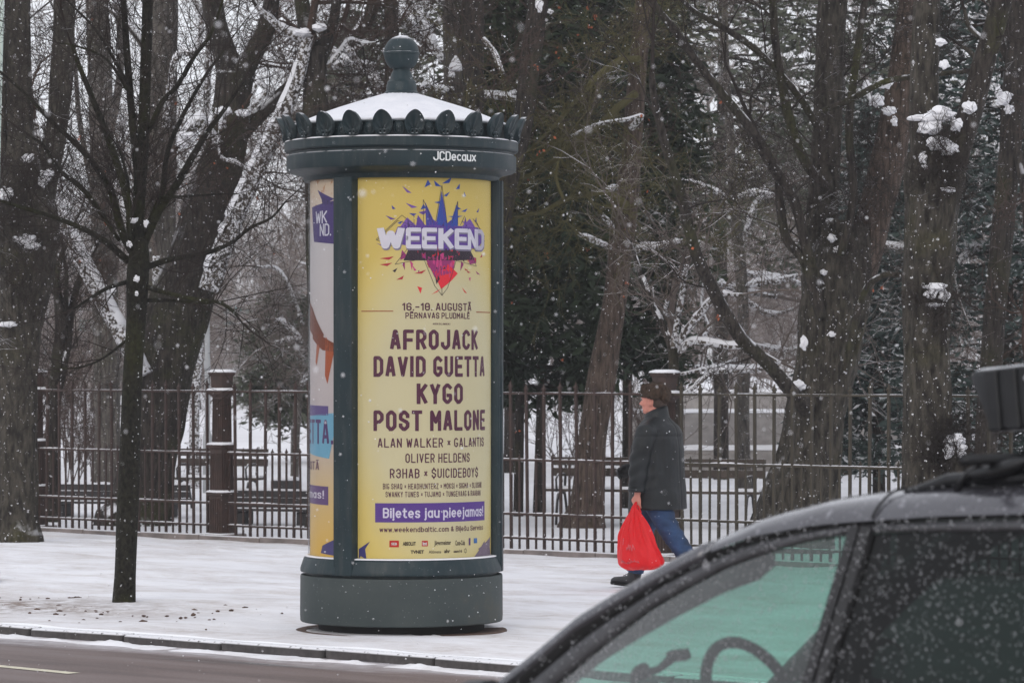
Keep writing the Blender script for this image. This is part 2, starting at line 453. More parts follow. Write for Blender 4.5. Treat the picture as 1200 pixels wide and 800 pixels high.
# kerb of granite stones
kerb = bpy.data.objects.new('kerb', None); col.objects.link(kerb); kerb['kind'] = 'structure'
kmesh = []
for q in range(3):
    mb = MB(); mb.box((0, 0, 0), (0.985, 0.15, 0.22), bev=0.018)
    mb.v = [(x + 0.006 * mnoise.noise(Vector((x * 9, y * 9, z * 9 + q * 7))), y + 0.006 * mnoise.noise(Vector((x * 7, z * 9, q * 5))), z + 0.008 * mnoise.noise(Vector((x * 3, y * 9, q * 3 + 8)))) for x, y, z in mb.v]
    me = mb.mesh('kerb_stone'); me.materials.append(M['kerb']); kmesh.append(me)
ang = math.atan2(T.y, T.x)
for i in range(34):
    tt = -34.0 + i
    o = bpy.data.objects.new('kerb_stone', kmesh[i % 3]); col.objects.link(o); o.parent = kerb
    w = W(tt, PK + 0.055 + rnd.uniform(-.006, .006)); o.location = (w.x, w.y, -0.115 + rnd.uniform(-.006, .005)); o.rotation_euler = (rnd.uniform(-.01, .01), rnd.uniform(-.006, .006), ang + rnd.uniform(-.004, .004))
# ragged slush along the gutter, and the snow lip over the kerb
def ragged(name, t0, t1, pf, wf, hf, mat, n=420):
    rows = []
    for j in range(n + 1):
        tt = t0 + (t1 - t0) * j / n
        c, w, h = pf(tt), wf(tt), hf(tt)
        r = []
        for k in range(7):
            u = k / 6
            z = h * math.sin(PI * u) ** 0.8 * (0.6 + 0.8 * abs(mnoise.noise(Vector((tt * 9, u * 6, 3))))) - 0.004
            a = W(tt, c + w * (u - .5))
            r.append((a.x, a.y, z))
        rows.append(r)
    mb = MB(); mb.loft(rows, cap=False, closed=False)
    return obj(name, mb, mat, kind='stuff')
o = ragged('gutter_slush', -27.5, -10, lambda t: PK - 0.17 + 0.05 * mnoise.noise(Vector((t, 0, 0))), lambda t: max(0.02, 0.22 + 0.35 * mnoise.noise(Vector((t * 1.7, 5, 0)))) , lambda t: max(0.004, 0.022 + 0.04 * mnoise.noise(Vector((t * 3, 9, 0)))), M['snow_walk'])
o.location.z = -0.07
tag(o, 'dirty slush gathered in the gutter along the dark kerb', 'slush', kind='stuff')
# painted line on the road
mb = MB(); a = 15.17
mb.add([W(-27.0, a - .05, -0.066), W(-16.63, a - .05, -0.066), W(-16.6, a + .05, -0.066), W(-27.0, a + .05, -0.066)], [(0, 1, 2, 3)])
PAINT = mb
c0 = P(-40, 783, 23.3); c1 = P(87, 795.5, 22.5)
mb = MB(); d = (c1 - c0).normalized(); nn = Vector((-d.y, d.x, 0)) * 0.05
for c in (c0, c1): c.z = -0.066
c0 = c1 - d * 3.0; c0.z = c1.z = -0.066; nn.z = 0
mb.add([c0 - nn, c1 - nn, c1 + nn, c0 + nn], [(0, 1, 2, 3)])
obj('road_marking', mb, M['paintline'], kind='structure')
# clods, leaves and litter on the snow near the young tree
mb = MB()
for i in range(150):
    cx = rnd.gauss(125, 62) if i < 120 else rnd.uniform(0, 340); cy = 706 + abs(rnd.gauss(0, 13)) - 4
    if cx > 345 and cy > 690: continue
    cy = cy + (cx - 150) * 0.02
    if cy > 742: continue
    D = 1.9 * 4100 / (cy - 430); w = P(cx, cy, D); r = rnd.choice([.006, .008, .010, .013, .022])
    mb.ico((w.x, w.y, gz(w.x, w.y) + .006), r, 1, (rnd.uniform(.8, 1.8), 1, .7), 0.6, i)
o = obj('soil_clods', mb, M['soil'], sm=False, kind='stuff')
tag(o, 'brown clods and leaf litter scattered on the snow round the young tree', 'litter', kind='stuff')

# ------------------------------------------------------------ edging and fence
def frameM(t_, p_, z_=0.0):
    w = W(t_, p_, z_)
    return Matrix.Translation(w) @ Matrix.Rotation(ang, 4, 'Z')
fence = thing('park_fence', 'long brown iron railing with tall and short bars between the pavement and the park', 'fence', W(-29.4, PF, -0.11), ang)
edge = bpy.data.objects.new('fence_edging', None); col.objects.link(edge); edge['kind'] = 'structure'
mb = MB(); mb.box((0, 0, 0), (0.99, 0.13, 0.16), bev=0.012); em = mb.mesh('edging_stone'); em.materials.append(M['stone'])
for i in range(38):
    o = bpy.data.objects.new('edging_stone', em); col.objects.link(o); o.parent = edge
    w = W(-45 + i, PF - 0.26); o.location = (w.x, w.y, -0.13 + rnd.uniform(-.008, .008)); o.rotation_euler = (0, 0, ang)
def picket(h0, h1, th, tip):
    mb = MB(); a = th / 2
    prof = [(a, h0), (a, h1 - tip * 1.6), (a * 1.5, h1 - tip * 1.5), (a * 1.5, h1 - tip * 1.25), (a * 0.9, h1 - tip), (0.002, h1)]
    mb.loft([[(sx_ * r, sy_ * r, z) for sx_, sy_ in ((-1, -1), (1, -1), (1, 1), (-1, 1))] for r, z in prof])
    return mb.mesh('bar', False)
G = 0.11
long_me = picket(-0.02, 1.735 + G, 0.027, 0.045); long_me.materials.append(M['iron'])
short_me = picket(0.02, 0.965 + G, 0.019, 0.03); short_me.materials.append(M['iron'])
long_g = long_me.copy(); long_g.materials.clear(); long_g.materials.append(M['iron_green'])
short_g = short_me.copy(); short_g.materials.clear(); short_g.materials.append(M['iron_green'])
pt = [-42.68 + 3.31 * i for i in range(10)]           # pillars
pt = [t_ + 0.0 for t_ in pt]
T0 = -29.4
for i, t_ in enumerate(pt):
    mb = MB(); x = t_ - T0
    def sq(w, z): return [(x + sx_ * w / 2, sy_ * w / 2, z) for sx_, sy_ in ((-1, -1), (0, -1.06), (1, -1), (1.06, 0), (1, 1), (0, 1.06), (-1, 1), (-1.06, 0))]
    rings = [sq(.21, .05), sq(.21, .50), sq(.245, .52), sq(.245, .545), sq(.20, .55), sq(.19, 1.05), sq(.235, 1.07), sq(.24, 1.10), sq(.165, 1.12), sq(.155, 1.66), sq(.23, 1.70), sq(.235, 1.735), sq(.17, 1.74), sq(.185, 1.90), sq(.225, 1.925), sq(.225, 1.945), sq(.02, 1.95)]
    mb.loft(rings)
    for k in range(-2, 3):     # cast flutes
        mb.box((x + k * .034, -.098, .78), (.013, .02, .44)); mb.box((x + k * .028, -.082, 1.40), (.011, .018, .48)); mb.box((x + k * .037, -.108, .28), (.014, .02, .4))
        mb.box((x + .098, k * .034, .78), (.02, .013, .44)); mb.box((x + .082, k * .028, 1.40), (.018, .011, .48))
    po = obj('pillar', mb, M['iron'], fence, sm=False)
    for zc, wc in ((.548, .26), (1.103, .25), (1.738, .25), (1.95, .235)):
        s = MB(); s.loft([[(x + a_ * wc * .52, b_ * wc * .52, zc) for a_, b_ in ((-1, -1), (1, -1), (1, 1), (-1, 1))], [(x + a_ * wc * .48, b_ * wc * .48, zc + .018) for a_, b_ in ((-1, -1), (1, -1), (1, 1), (-1, 1))], [(x + a_ * wc * .3, b_ * wc * .3, zc + .034) for a_, b_ in ((-1, -1), (1, -1), (1, 1), (-1, 1))]])
        obj('snow_cap', s, M['snow'], po)
    s = MB(); s.box((x, 0, .0), (.42, .42, .14), bev=.02); obj('pillar_base', s, M['stone'], fence)
    if i < len(pt) - 1:
        for zr, hr in ((1.615 + G, .024), (.895 + G, .024), (.31 + G, .026), (.05 + G, .024)):
            r = MB(); r.box((x + 1.655, 0, zr), (3.31 - .15, .04, hr), bev=.004)
            ro = obj('rail', r, M['iron'] if i < 6 else M['iron_green'], fence, sm=False)
            s = MB()
            n = 60
            rows = [[], [], []]
            for k in range(n + 1):
                xx = x + .09 + (3.31 - .18) * k / n; h = (.000 if zr > 1.2 else .002) + (.007 if zr > 1.2 else .014) * max(0, mnoise.noise(Vector((xx * 2.5, zr * 5, 0))) + .35)
                rows[0].append((xx, -.012, zr + hr / 2)); rows[1].append((xx, 0, zr + hr / 2 + h)); rows[2].append((xx, .012, zr + hr / 2))
            s.loft(rows, cap=False, closed=False); obj('snow_ridge', s, M['snow'], ro)
        for k in range(1, 28):
            me = (long_me if k % 2 == 0 else short_me) if i < 6 else (long_g if k % 2 == 0 else short_g)
            o = bpy.data.objects.new('bar', me); col.objects.link(o); o.parent = fence
            o.location = (x + 3.31 * k / 28, 0, rnd.uniform(-.008, .008) + (.03 * math.sin(k * .9 + i) if k % 2 == 0 else 0) * .6)
            o.rotation_euler = (rnd.uniform(-.010, .010), rnd.gauss(0, .005), rnd.uniform(-.1, .1))

# ------------------------------------------------------------ advertising column
M['col'] = None
t = NT('column_paint'); v = t.coord(); n = t.noise(v, 3, 5)
cc = t.ramp(n, [(0.3, (0.008, 0.020, 0.025)), (0.7, (0.016, 0.032, 0.038))])
st = t.ramp(t.noise(t.coord((8, 8, 1.2)), 2.5, 5, .6), [(0.48, 0.0), (0.72, 1.0)])
cc = t.mix(t.math('MULTIPLY', st, .5), cc, (0.060, 0.066, 0.064))
up = t.ramp(t.upz(), [(0.75, 0.0), (0.95, 1.0)])
cc = t.mix(t.math('MULTIPLY', up, t.ramp(t.noise(v, 14, 3), [(0.35, 0.0), (0.5, 1.0)])), cc, SNOW)
sp = t.ramp(t.noise(v, 95, 2, .5), [(0.735, 0.0), (0.76, 1.0)])
cc = t.mix(t.math('MULTIPLY', sp, .5), cc, (0.5, .52, .54))
t.base(cc, t.ramp(n, [(0.3, .38), (0.7, .55)]), 0.32); M['col'] = t.m
t = NT('column_base_paint'); v = t.coord(); n = t.noise(v, 2.2, 6, .65)
cc = t.ramp(n, [(0.35, (0.026, 0.037, 0.038)), (0.6, (0.040, 0.051, 0.050)), (0.75, (0.062, 0.060, 0.046))])
sp = t.ramp(t.noise(v, 70, 2, .5), [(0.71, 0.0), (0.75, 1.0)])
cc = t.mix(t.math('MULTIPLY', sp, .5), cc, (0.4, .42, .43))
t.base(cc, .6, 0.4); t.bump(t.noise(v, 5, 3), .15, .01); M['colbase'] = t.m
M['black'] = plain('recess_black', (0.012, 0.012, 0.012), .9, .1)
CX, CD = (470.5 - 600) / 4100 * 25.3, 25.3
colm = thing('advertising_column', 'dark green round advertising column with yellow concert poster, leaf crown and ball finial', 'advertising column', (CX, CD, 0), 0.0316)
R0 = 0.731
mb = MB(); mb.lathe([(.765, -.03), (.765, .006), (.75, .010), (0, .010)], 64); obj('foundation_pad', mb, M['soil'], colm, sharp=30)
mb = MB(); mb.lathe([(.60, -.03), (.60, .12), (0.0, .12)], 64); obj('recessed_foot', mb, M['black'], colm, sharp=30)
mb = MB(); mb.lathe([(.55, .078), (.725, .072), (.731, .080), (.733, .12), (.731, .395), (.726, .408), (.70, .412), (.0, .412)], 96); obj('base_drum', mb, M['colbase'], colm, sharp=30)
for a in (2.5, 3.7):
    mb = MB(); mb.box((0, 0, 0), (.006, .006, .30)); o = obj('base_seam', mb, M['black'], colm, sm=False)
    o.location = (.7315 * math.sin(a), -.7315 * math.cos(a), .24); o.rotation_euler = (0, 0, a)
mb = MB(); mb.lathe([(.69, .40), (.69, .428), (.727, .43), (.731, .437), (.731, .455), (.705, .530), (.695, .540), (.645, .543), (0, .543)], 96); obj('lower_frame', mb, M['col'], colm, sharp=25)
mb = MB(); mb.lathe([(.662, .543), (.662, .552), (.700, .547), (.700, .540)], 96); obj('snow_ring', mb, M['snow'], colm)
ZT = 3.235
mb = MB(); mb.lathe([(0, ZT + .0), (.70, ZT), (.705, ZT + .01), (.71, ZT + .03), (.735, ZT + .045), (.80, ZT + .06), (.825, ZT + .075), (.830, ZT + .09), (.830, ZT + .175), (.826, ZT + .182), (.812, ZT + .190), (.812, ZT + .207), (.838, ZT + .212), (.845, ZT + .222), (.845, ZT + .280), (.0, ZT + .281)], 120); obj('cornice', mb, M['col'], colm, sharp=25)
zl = ZT + .281
mb = MB(); mb.lathe([(.79, zl + .0), (.79, zl + .006), (.82, zl + .010), (.842, zl + .006), (.845, zl - .001)], 120); obj('snow_ledge', mb, M['snow'], colm)
mb = MB(); mb.lathe([(.785, zl), (.785, zl + .085), (.80, zl + .10), (.81, zl + .112), (.80, zl + .120), (.70, zl + .122)], 120); obj('crown_drum', mb, M['col'], colm, sharp=30)
ze = zl + .118; zapex = 3.875
t = NT('roof_snow'); v = t.coord(); 
t.base(t.ramp(t.noise(v, 6, 4), [(.3, (.66, .67, .71)), (.7, (.76, .76, .79))]), .8, .2); M['roofsnow'] = t.m
# snow-covered roof with faint radial ribs showing through
rings = []
for k in range(13):
    u = k / 12; r = .80 + (.115 - .80) * u; z = ze + (zapex - ze) * (u ** 1.0) + .012 * math.sin(PI * u)
    rings.append([(r * math.sin(2 * PI * j / 144), -r * math.cos(2 * PI * j / 144), z + (.0055 * (1 - u * .6) if j % 6 == 0 else 0) + .006 * mnoise.noise(Vector((math.sin(2 * PI * j / 144) * 4, math.cos(2 * PI * j / 144) * 4, u * 3)))) for j in range(144)])
mb = MB(); mb.loft(rings, cap=True); obj('snowy_roof', mb, M['roofsnow'], colm)
zf = zapex - .012
prof = [(.125, 0), (.125, .018), (.112, .030), (.108, .075), (.104, .082), (.104, .095), (.093, .105), (.085, .120), (.074, .155), (.062, .178), (.060, .186), (.070, .195), (.068, .200), (.080, .212)]
sc_ = .128; zc = .305
prof = [(r, z) for r, z in prof] + [(sc_ * math.sin(a), zc - sc_ * math.cos(a) * (1.12 if a < PI / 2 else 1.0)) for a in [math.radians(40 + 12.5 * k) for k in range(4)]] + [(.1275, zc - .012), (.1325, zc - .010), (.1325, zc + .004), (.127, zc + .006)] + [(sc_ * math.sin(a), zc - sc_ * math.cos(a)) for a in [math.radians(96 + 10.5 * k) for k in range(8)]] + [(0.0, zc + sc_)]
mb = MB(); mb.lathe([(r, zf + z) for r, z in prof], 48); obj('finial', mb, M['col'], colm, sharp=40)
# palmettes and masks of the crown
def palmette():
    n, m = 22, 7; H, Wd = .182, .071
    front, back = [], []
    for i in range(m):
        rr = i / (m - 1); r1, r2 = [], []
        for j in range(n + 1):
            a = -PI / 2 + 2 * PI * j / n * 1.0
            ca, sa = math.cos(a), math.sin(a)
            x = Wd * ca * (1 - .18 * max(0, sa) ** 2) * (1 - .10 * max(0, -sa)); z = .088 + (H - .088 if sa > 0 else .088) * sa
            x0, z0 = 0, .035
            X = x0 + (x - x0) * rr; Z = z0 + (z - z0) * rr
            ang_ = math.atan2(Z - z0, X - x0 + 1e-9)
            rib = .016 * abs(math.sin(ang_ * 5.0)) * math.sin(PI * min(1, rr * 1.0)) * (1 if Z > z0 else .3)
            rim = .010 if rr > .86 else 0
            bend = -.055 * (Z / H) ** 2.2
            y = -.014 - rib - rim + .010 * (1 - rr) + bend
            r1.append((X, y, Z)); r2.append((X, y * 0 + bend + .012, Z))
        front.append(r1); back.append(r2)
    mb = MB(); mb.loft(front + back[::-1], cap=False, closed=False)
    for sx_ in (-1, 1):       # volutes at the foot
        pts = [(sx_ * (.012 + .016 * math.cos(q)), -.024, .030 + .016 * math.sin(q)) for q in [0, .9, 1.8, 2.7, 3.6, 4.5, 5.4]]
        mb.tube(pts, [.007] * 7, 6)
    return mb.mesh('palmette')
pm = palmette(); pm.materials.append(M['col']); pm.set_sharp_from_angle(angle=math.radians(50))
def mask():
    mb = MB(); mb.ico((0, -.004, .060), .040, 2, (.82, .45, 1.15)); mb.ico((0, -.022, .055), .010, 1, (.8, 1, 1.5))
    mb.ico((-.012, -.018, .068), .007, 1, (1.3, .6, .7)); mb.ico((.012, -.018, .068), .007, 1, (1.3, .6, .7)); mb.ico((0, -.019, .036), .009, 1, (1.5, .6, .6))
    mb.tube([(.036 * math.cos(q), -.006, .060 + .047 * math.sin(q)) for q in [k * PI / 6 for k in range(13)]], .006, 5)
    return mb.mesh('mask')
mk = mask(); mk.materials.append(M['col'])
for k in range(24):
    a = math.radians(7.9 - 1.8 + 15 * k)
    for me, r, dz in ((pm, .832, 0), (mk, .795, .0)):
        o = bpy.data.objects.new(me.name.split('.')[0], me); col.objects.link(o); o.parent = colm
        if me is mk: a += math.radians(7.5)
        o.location = (r * math.sin(a), -r * math.cos(a), zl + dz); o.rotation_euler = (0, 0, a)
# three uprights
for a in (-35.5, 84.5, 204.5):
    a = math.radians(a)
    mb = MB()
    prof2 = [(-.088, -.62), (-.088, -.700), (-.080, -.716), (-.058, -.716), (-.052, -.733), (.082, -.733), (.088, -.726), (.088, -.62)]
    mb.loft([[(x, y, z) for x, y in prof2] for z in (.431, .60, 1.2, 2.0, 2.8, ZT + .005)])
    o = obj('upright', mb, M['col'], colm, sm=False); o.rotation_euler = (0, 0, a)
    for z in (.62, 1.9, 3.15):
        b = MB(); b.ico((.0, -.722, z), .008, 1, (1, .5, 1)); obj('screw', b, M['black'], o)

# posters --------------------------------------------------------------
def attr_mat(name, rough=.5):
    t = NT(name); a = t.new('ShaderNodeAttribute', attribute_name='ink'); t.base(a.outputs['Color'], rough, .3); return t.m
M['ink'] = attr_mat('print_ink')
RP = .660
def px2a(px): return math.asin(max(-1, min(1, (px - 470.5) / 108.6)))
def px2z(py): return 1.9 - (py - 430) / 166.1
SZ = 1 / 166.1
def split(tris, maxd):
    out = []; st = list(tris)
    while st:
        t_ = st.pop()
        L = [abs(t_[i][0] - t_[(i + 1) % 3][0]) for i in range(3)]
        k = max(range(3), key=lambda i: L[i])
        if L[k] <= maxd: out.append(t_); continue
        a, b, c = t_[k], t_[(k + 1) % 3], t_[(k + 2) % 3]
        m = ((a[0] + b[0]) / 2, (a[1] + b[1]) / 2)
        st += [(a, m, c), (m, b, c)]
    return out
class Print:
    """flat print wrapped on the poster cylinder; tris in (angle, z)"""
    def __init__(s, r): s.r = r; s.v = []; s.f = []; s.c = []
    def tris(s, tris, color, maxa=.05):
        for tr in split(tris, maxa):
            o = len(s.v)
            ar = (tr[1][0] - tr[0][0]) * (tr[2][1] - tr[0][1]) - (tr[2][0] - tr[0][0]) * (tr[1][1] - tr[0][1])
            if ar < 0: tr = (tr[0], tr[2], tr[1])
            for a, z in tr: s.v.append((s.r * math.sin(a), -s.r * math.cos(a), z))
            s.f.append((o, o + 1, o + 2)); s.c.append(color)
    def build(s, name, parent):
        me = bpy.data.meshes.new(name); me.from_pydata(s.v, [], s.f); me.update()
        at = me.color_attributes.new('ink', 'FLOAT_COLOR', 'CORNER')
        at.data.foreach_set('color', [x for c in s.c for _ in range(3) for x in (*c, 1)])
        me.materials.append(M['ink'])
        return obj(name, me, None, parent)
_tc = {}
def text_tris(s, bold=.02, space=1.0):
    key = (s, bold, space)
    if key in _tc: return _tc[key]
    cu = bpy.data.curves.new('lettering', 'FONT'); cu.body = s; cu.size = 1; cu.offset = bold; cu.resolution_u = 3; cu.space_character = space
    o = bpy.data.objects.new('lettering', cu); col.objects.link(o)
    bpy.context.view_layer.update()
    me = bpy.data.meshes.new_from_object(o.evaluated_get(bpy.context.evaluated_depsgraph_get()))
    me.calc_loop_triangles()
    vs = [(v.co.x, v.co.y) for v in me.vertices]; tr = [tuple(t_.vertices) for t_ in me.loop_triangles]
    bpy.data.objects.remove(o); bpy.data.curves.remove(cu); bpy.data.meshes.remove(me)
    x0 = min(v[0] for v in vs); x1 = max(v[0] for v in vs); y0 = min(v[1] for v in vs); y1 = max(v[1] for v in vs)
    vs = [((x - x0) / (x1 - x0), (y - y0) / (y1 - y0)) for x, y in vs]
    _tc[key] = [tuple(vs[i] for i in t_) for t_ in tr]
    return _tc[key]

# block lettering drawn as strokes: each glyph = (width, strokes, bars) on a unit-high box
def arc(cx, cy, rx, ry, a0, a1, n=6): return [(cx + rx * math.cos(math.radians(a0 + (a1 - a0) * i / n)), cy + ry * math.sin(math.radians(a0 + (a1 - a0) * i / n))) for i in range(n + 1)]
def glyphs(w):
    k = .16; h = 1
    O = [(k, 0), (w - k, 0), (w, k), (w, h - k), (w - k, h), (k, h), (0, h - k), (0, k), (k, 0)]
    g = {'A': [[(0, 0), (w * .42, 1), (w * .58, 1), (w, 0)], [(w * .14, .27), (w * .86, .27)]],
         'B': [[(0, 0), (0, 1), (w - k, 1), (w, 1 - k), (w, .65), (w - .12, .52), (0, .52)], [(w - .12, .52), (w, .40), (w, k), (w - k, 0), (0, 0)]],
         'C': [[(w, .80), (w - .04, 1 - k * .6), (w - k, 1), (k, 1), (0, 1 - k), (0, k), (k, 0), (w - k, 0), (w - .04, k * .6), (w, .20)]],
         'D': [[(0, 0), (0, 1), (w - k, 1), (w, 1 - k), (w, k), (w - k, 0), (0, 0)]],
         'E': [[(w, 1), (0, 1), (0, 0), (w, 0)], [(0, .5), (w * .85, .5)]],
         'F': [[(w, 1), (0, 1), (0, 0)], [(0, .48), (w * .85, .48)]],
         'G': [[(w, .84), (w - k, 1), (k, 1), (0, 1 - k), (0, k), (k, 0), (w - k, 0), (w, k), (w, .40), (w * .62, .40)]],
         'H': [[(0, 0), (0, 1)], [(w, 0), (w, 1)], [(0, .5), (w, .5)]],
         'I': [[(0, 0), (0, 1)]], 'J': [[(w, 1), (w, k), (w - k, 0), (k, 0), (0, k), (0, .26)]],
         'K': [[(0, 0), (0, 1)], [(w, 1), (w * .08, .47)], [(w * .28, .6), (w, 0)]],
         'L': [[(0, 1), (0, 0), (w, 0)]], 'M': [[(0, 0), (0, 1), (w * .6, .42), (w * 1.2, 1), (w * 1.2, 0)]],
         'N': [[(0, 0), (0, 1), (w, 0), (w, 1)]], 'O': [O], 'P': [[(0, 0), (0, 1), (w - k, 1), (w, 1 - k), (w, .42 + k), (w - k, .42), (0, .42)]],
         'Q': [O, [(w * .6, .22), (w, -.05)]], 'R': [[(0, 0), (0, 1), (w - k, 1), (w, 1 - k), (w, .44 + k), (w - k, .44), (0, .44)], [(w * .5, .44), (w, 0)]],
         'S': [[(w, .76), (w, 1 - k), (w - k, 1), (k, 1), (0, 1 - k), (0, .62), (k, .52), (w - k, .48), (w, .38), (w, k), (w - k, 0), (k, 0), (0, k), (0, .24)]],
         'T': [[(0, 1), (w, 1)], [(w / 2, 1), (w / 2, 0)]], 'U': [[(0, 1), (0, k), (k, 0), (w - k, 0), (w, k), (w, 1)]],
         'V': [[(0, 1), (w / 2, 0), (w, 1)]], 'W': [[(0, 1), (w * .3, 0), (w * .65, .8), (w, 0), (w * 1.3, 1)]],
         'X': [[(0, 0), (w, 1)], [(0, 1), (w, 0)]], 'Y': [[(0, 1), (w / 2, .45), (w, 1)], [(w / 2, .45), (w / 2, 0)]], 'Z': [[(0, 1), (w, 1), (0, 0), (w, 0)]],
         '1': [[(0, .78), (w * .45, 1), (w * .45, 0)]], '6': [[(w, .8), (w, 1 - k), (w - k, 1), (k, 1), (0, 1 - k), (0, k), (k, 0), (w - k, 0), (w, k), (w, .4), (w - k, .54), (0, .5)]],
         '8': [O, [(0, .52), (w, .52)]], '3': [[(0, .8), (0, 1 - k), (k, 1), (w - k, 1), (w, 1 - k), (w, .62), (w - .1, .52), (w * .4, .52)], [(w - .1, .52), (w, .42), (w, k), (w - k, 0), (k, 0), (0, k), (0, .22)]],
         '.': [[(0, 0), (0, .02)]], '–': [[(0, .45), (w * .7, .45)]], '×': [[(.05, .25), (w * .75, .7)], [(.05, .7), (w * .75, .25)]], '!': [[(0, 1), (0, .35)], [(0, 0), (0, .02)]], '&': [[(w, 0), (w * .1, .8), (w * .4, 1), (w * .7, .8), (0, .3), (w * .3, 0), (w, .4)]]}
    g['$'] = g['S'] + [[(w / 2, 1.12), (w / 2, .95)], [(w / 2, .05), (w / 2, -.12)]]
    g['Ā'] = g['A'] + [[(w * .15, 1.22), (w * .85, 1.22)]]; g['Ē'] = g['E'] + [[(w * .1, 1.22), (w * .85, 1.22)]]
    v = w * .92; x = .70; r = v / 2
    ring = arc(r, x / 2, r, x / 2, 0, 360, 12)
    lo = {'o': [ring], 'a': [ring, [(v, 0), (v, x)]], 'b': [ring, [(0, 0), (0, 1)]], 'd': [ring, [(v, 0), (v, 1)]], 'p': [ring, [(0, -.3), (0, x)]],
          'c': [arc(r, x / 2, r, x / 2, 45, 315, 9)], 'e': [arc(r, x / 2, r, x / 2, 0, 315, 10), [(0, x / 2), (v, x / 2)]],
          'i': [[(0, 0), (0, x)], [(0, .95), (0, .97)]], 'j': [[(.1, x), (.1, -.2), (0, -.3)], [(.1, .95), (.1, .97)]], 'l': [[(0, 0), (0, 1)]], 'ļ': [[(0, 0), (0, 1)], [(.02, -.18), (-.04, -.32)]],
          't': [[(.14, .95), (.14, .1), (.24, 0), (.34, 0)], [(0, x), (.34, x)]], 'u': [[(0, x), (0, .16), (.14, 0), (v - .14, 0), (v, .16)], [(v, 0), (v, x)]],
          's': [[(v * .9, x - .12), (v * .7, x), (v * .2, x), (0, x * .75), (v * .2, x * .54), (v * .7, x * .46), (v * .9, x * .25), (v * .7, 0), (v * .2, 0), (0, .12)]],
          'm': [[(0, 0), (0, x)], [(0, x - .14), (.14, x), (.28, x), (v * .75, x - .14), (v * .75, 0)], [(v * .75, x - .14), (v * .75 + .14, x), (v * 1.4 - .1, x), (v * 1.5, x - .14), (v * 1.5, 0)]],
          'n': [[(0, 0), (0, x)], [(0, x - .14), (.14, x), (v - .14, x), (v, x - .14), (v, 0)]], 'r': [[(0, 0), (0, x)], [(0, x - .16), (.14, x), (.3, x)]], 'k': [[(0, 0), (0, 1)], [(v * .85, x), (0, .28)], [(v * .3, .42), (v * .9, 0)]],
          'w': [[(0, x), (v * .3, 0), (v * .65, x * .9), (v, 0), (v * 1.3, x)]], 'x': [[(0, 0), (v, x)], [(0, x), (v, 0)]], 'v': [[(0, x), (v / 2, 0), (v, x)]], 'f': [[(.34, 1), (.2, 1), (.12, .88), (.12, 0)], [(0, x), (.32, x)]]}
    lo['š'] = lo['s'] + [[(v * .15, 1.02), (v * .45, .85), (v * .75, 1.02)]]
    g.update(lo); return g
def stroke_tris(s, wt=.17, w=.42, gap=.30):
    key = (s, wt, w, gap)
    if key in _tc: return _tc[key]
    g = glyphs(w); tr = []; x = 0; hw = wt / 2
    for ch in s:
        if ch == ' ': x += .34; continue
        st = g[ch]; mxx = max(p[0] for l_ in st for p in l_)
        for l_ in st:
            for i, ((x0, y0), (x1, y1)) in enumerate(zip(l_, l_[1:])):
                d = math.hypot(x1 - x0, y1 - y0) or 1e-6; ux, uy = (x1 - x0) / d, (y1 - y0) / d; nx, ny = -uy * hw, ux * hw
                q = [(x + x0 - nx, y0 - ny), (x + x1 - nx, y1 - ny), (x + x1 + nx, y1 + ny), (x + x0 + nx, y0 + ny)]
                tr += [(q[0], q[1], q[2]), (q[0], q[2], q[3])]
            for i, (jx, jy) in enumerate(l_):
                if 0 < i < len(l_) - 1: rr_ = hw
                else: continue
                oc = [(x + jx + rr_ * math.cos(a * PI / 4 + PI / 8), jy + rr_ * math.sin(a * PI / 4 + PI / 8)) for a in range(8)]
                tr += [(oc[0], oc[a], oc[a + 1]) for a in range(1, 7)]
            for (jx, jy), (kx, ky) in ((l_[0], l_[1]), (l_[-1], l_[-2])):     # square ends when upright or level
                d = math.hypot(jx - kx, jy - ky) or 1e-6; ux, uy = (jx - kx) / d * hw * .98, (jy - ky) / d * hw * .98
                if d < .05: e_ = 1.0
                elif abs(ux) < .02 * wt or abs(uy) < .02 * wt: e_ = 1.0
                else: e_ = .6
                ux *= e_; uy *= e_; nx, ny = -uy / e_, ux / e_
                q = [(x + jx - nx, jy - ny), (x + jx + ux - nx, jy + uy - ny), (x + jx + ux + nx, jy + uy + ny), (x + jx + nx, jy + ny)]
                tr += [(q[0], q[1], q[2]), (q[0], q[2], q[3])]
        x += mxx + gap
    x0 = min(v[0] for t_ in tr for v in t_); x1 = max(v[0] for t_ in tr for v in t_); y0 = min(v[1] for t_ in tr for v in t_); y1 = max(v[1] for t_ in tr for v in t_)
    _tc[key] = [tuple(((a - x0) / (x1 - x0), (b - y0) / (y1 - y0)) for a, b in t_) for t_ in tr]
    return _tc[key]
A0, A1 = math.radians(-30), math.radians(80)
def poster_mesh(a0, a1, n=40):
    mb = MB(); rows = []
    for z in (.545, 1.2, 1.9, 2.6, ZT + .004): rows.append([(RP * math.sin(a0 + (a1 - a0) * j / n), -RP * math.cos(a0 + (a1 - a0) * j / n), z) for j in range(n + 1)])
    mb.loft(rows, cap=False, closed=False); return mb
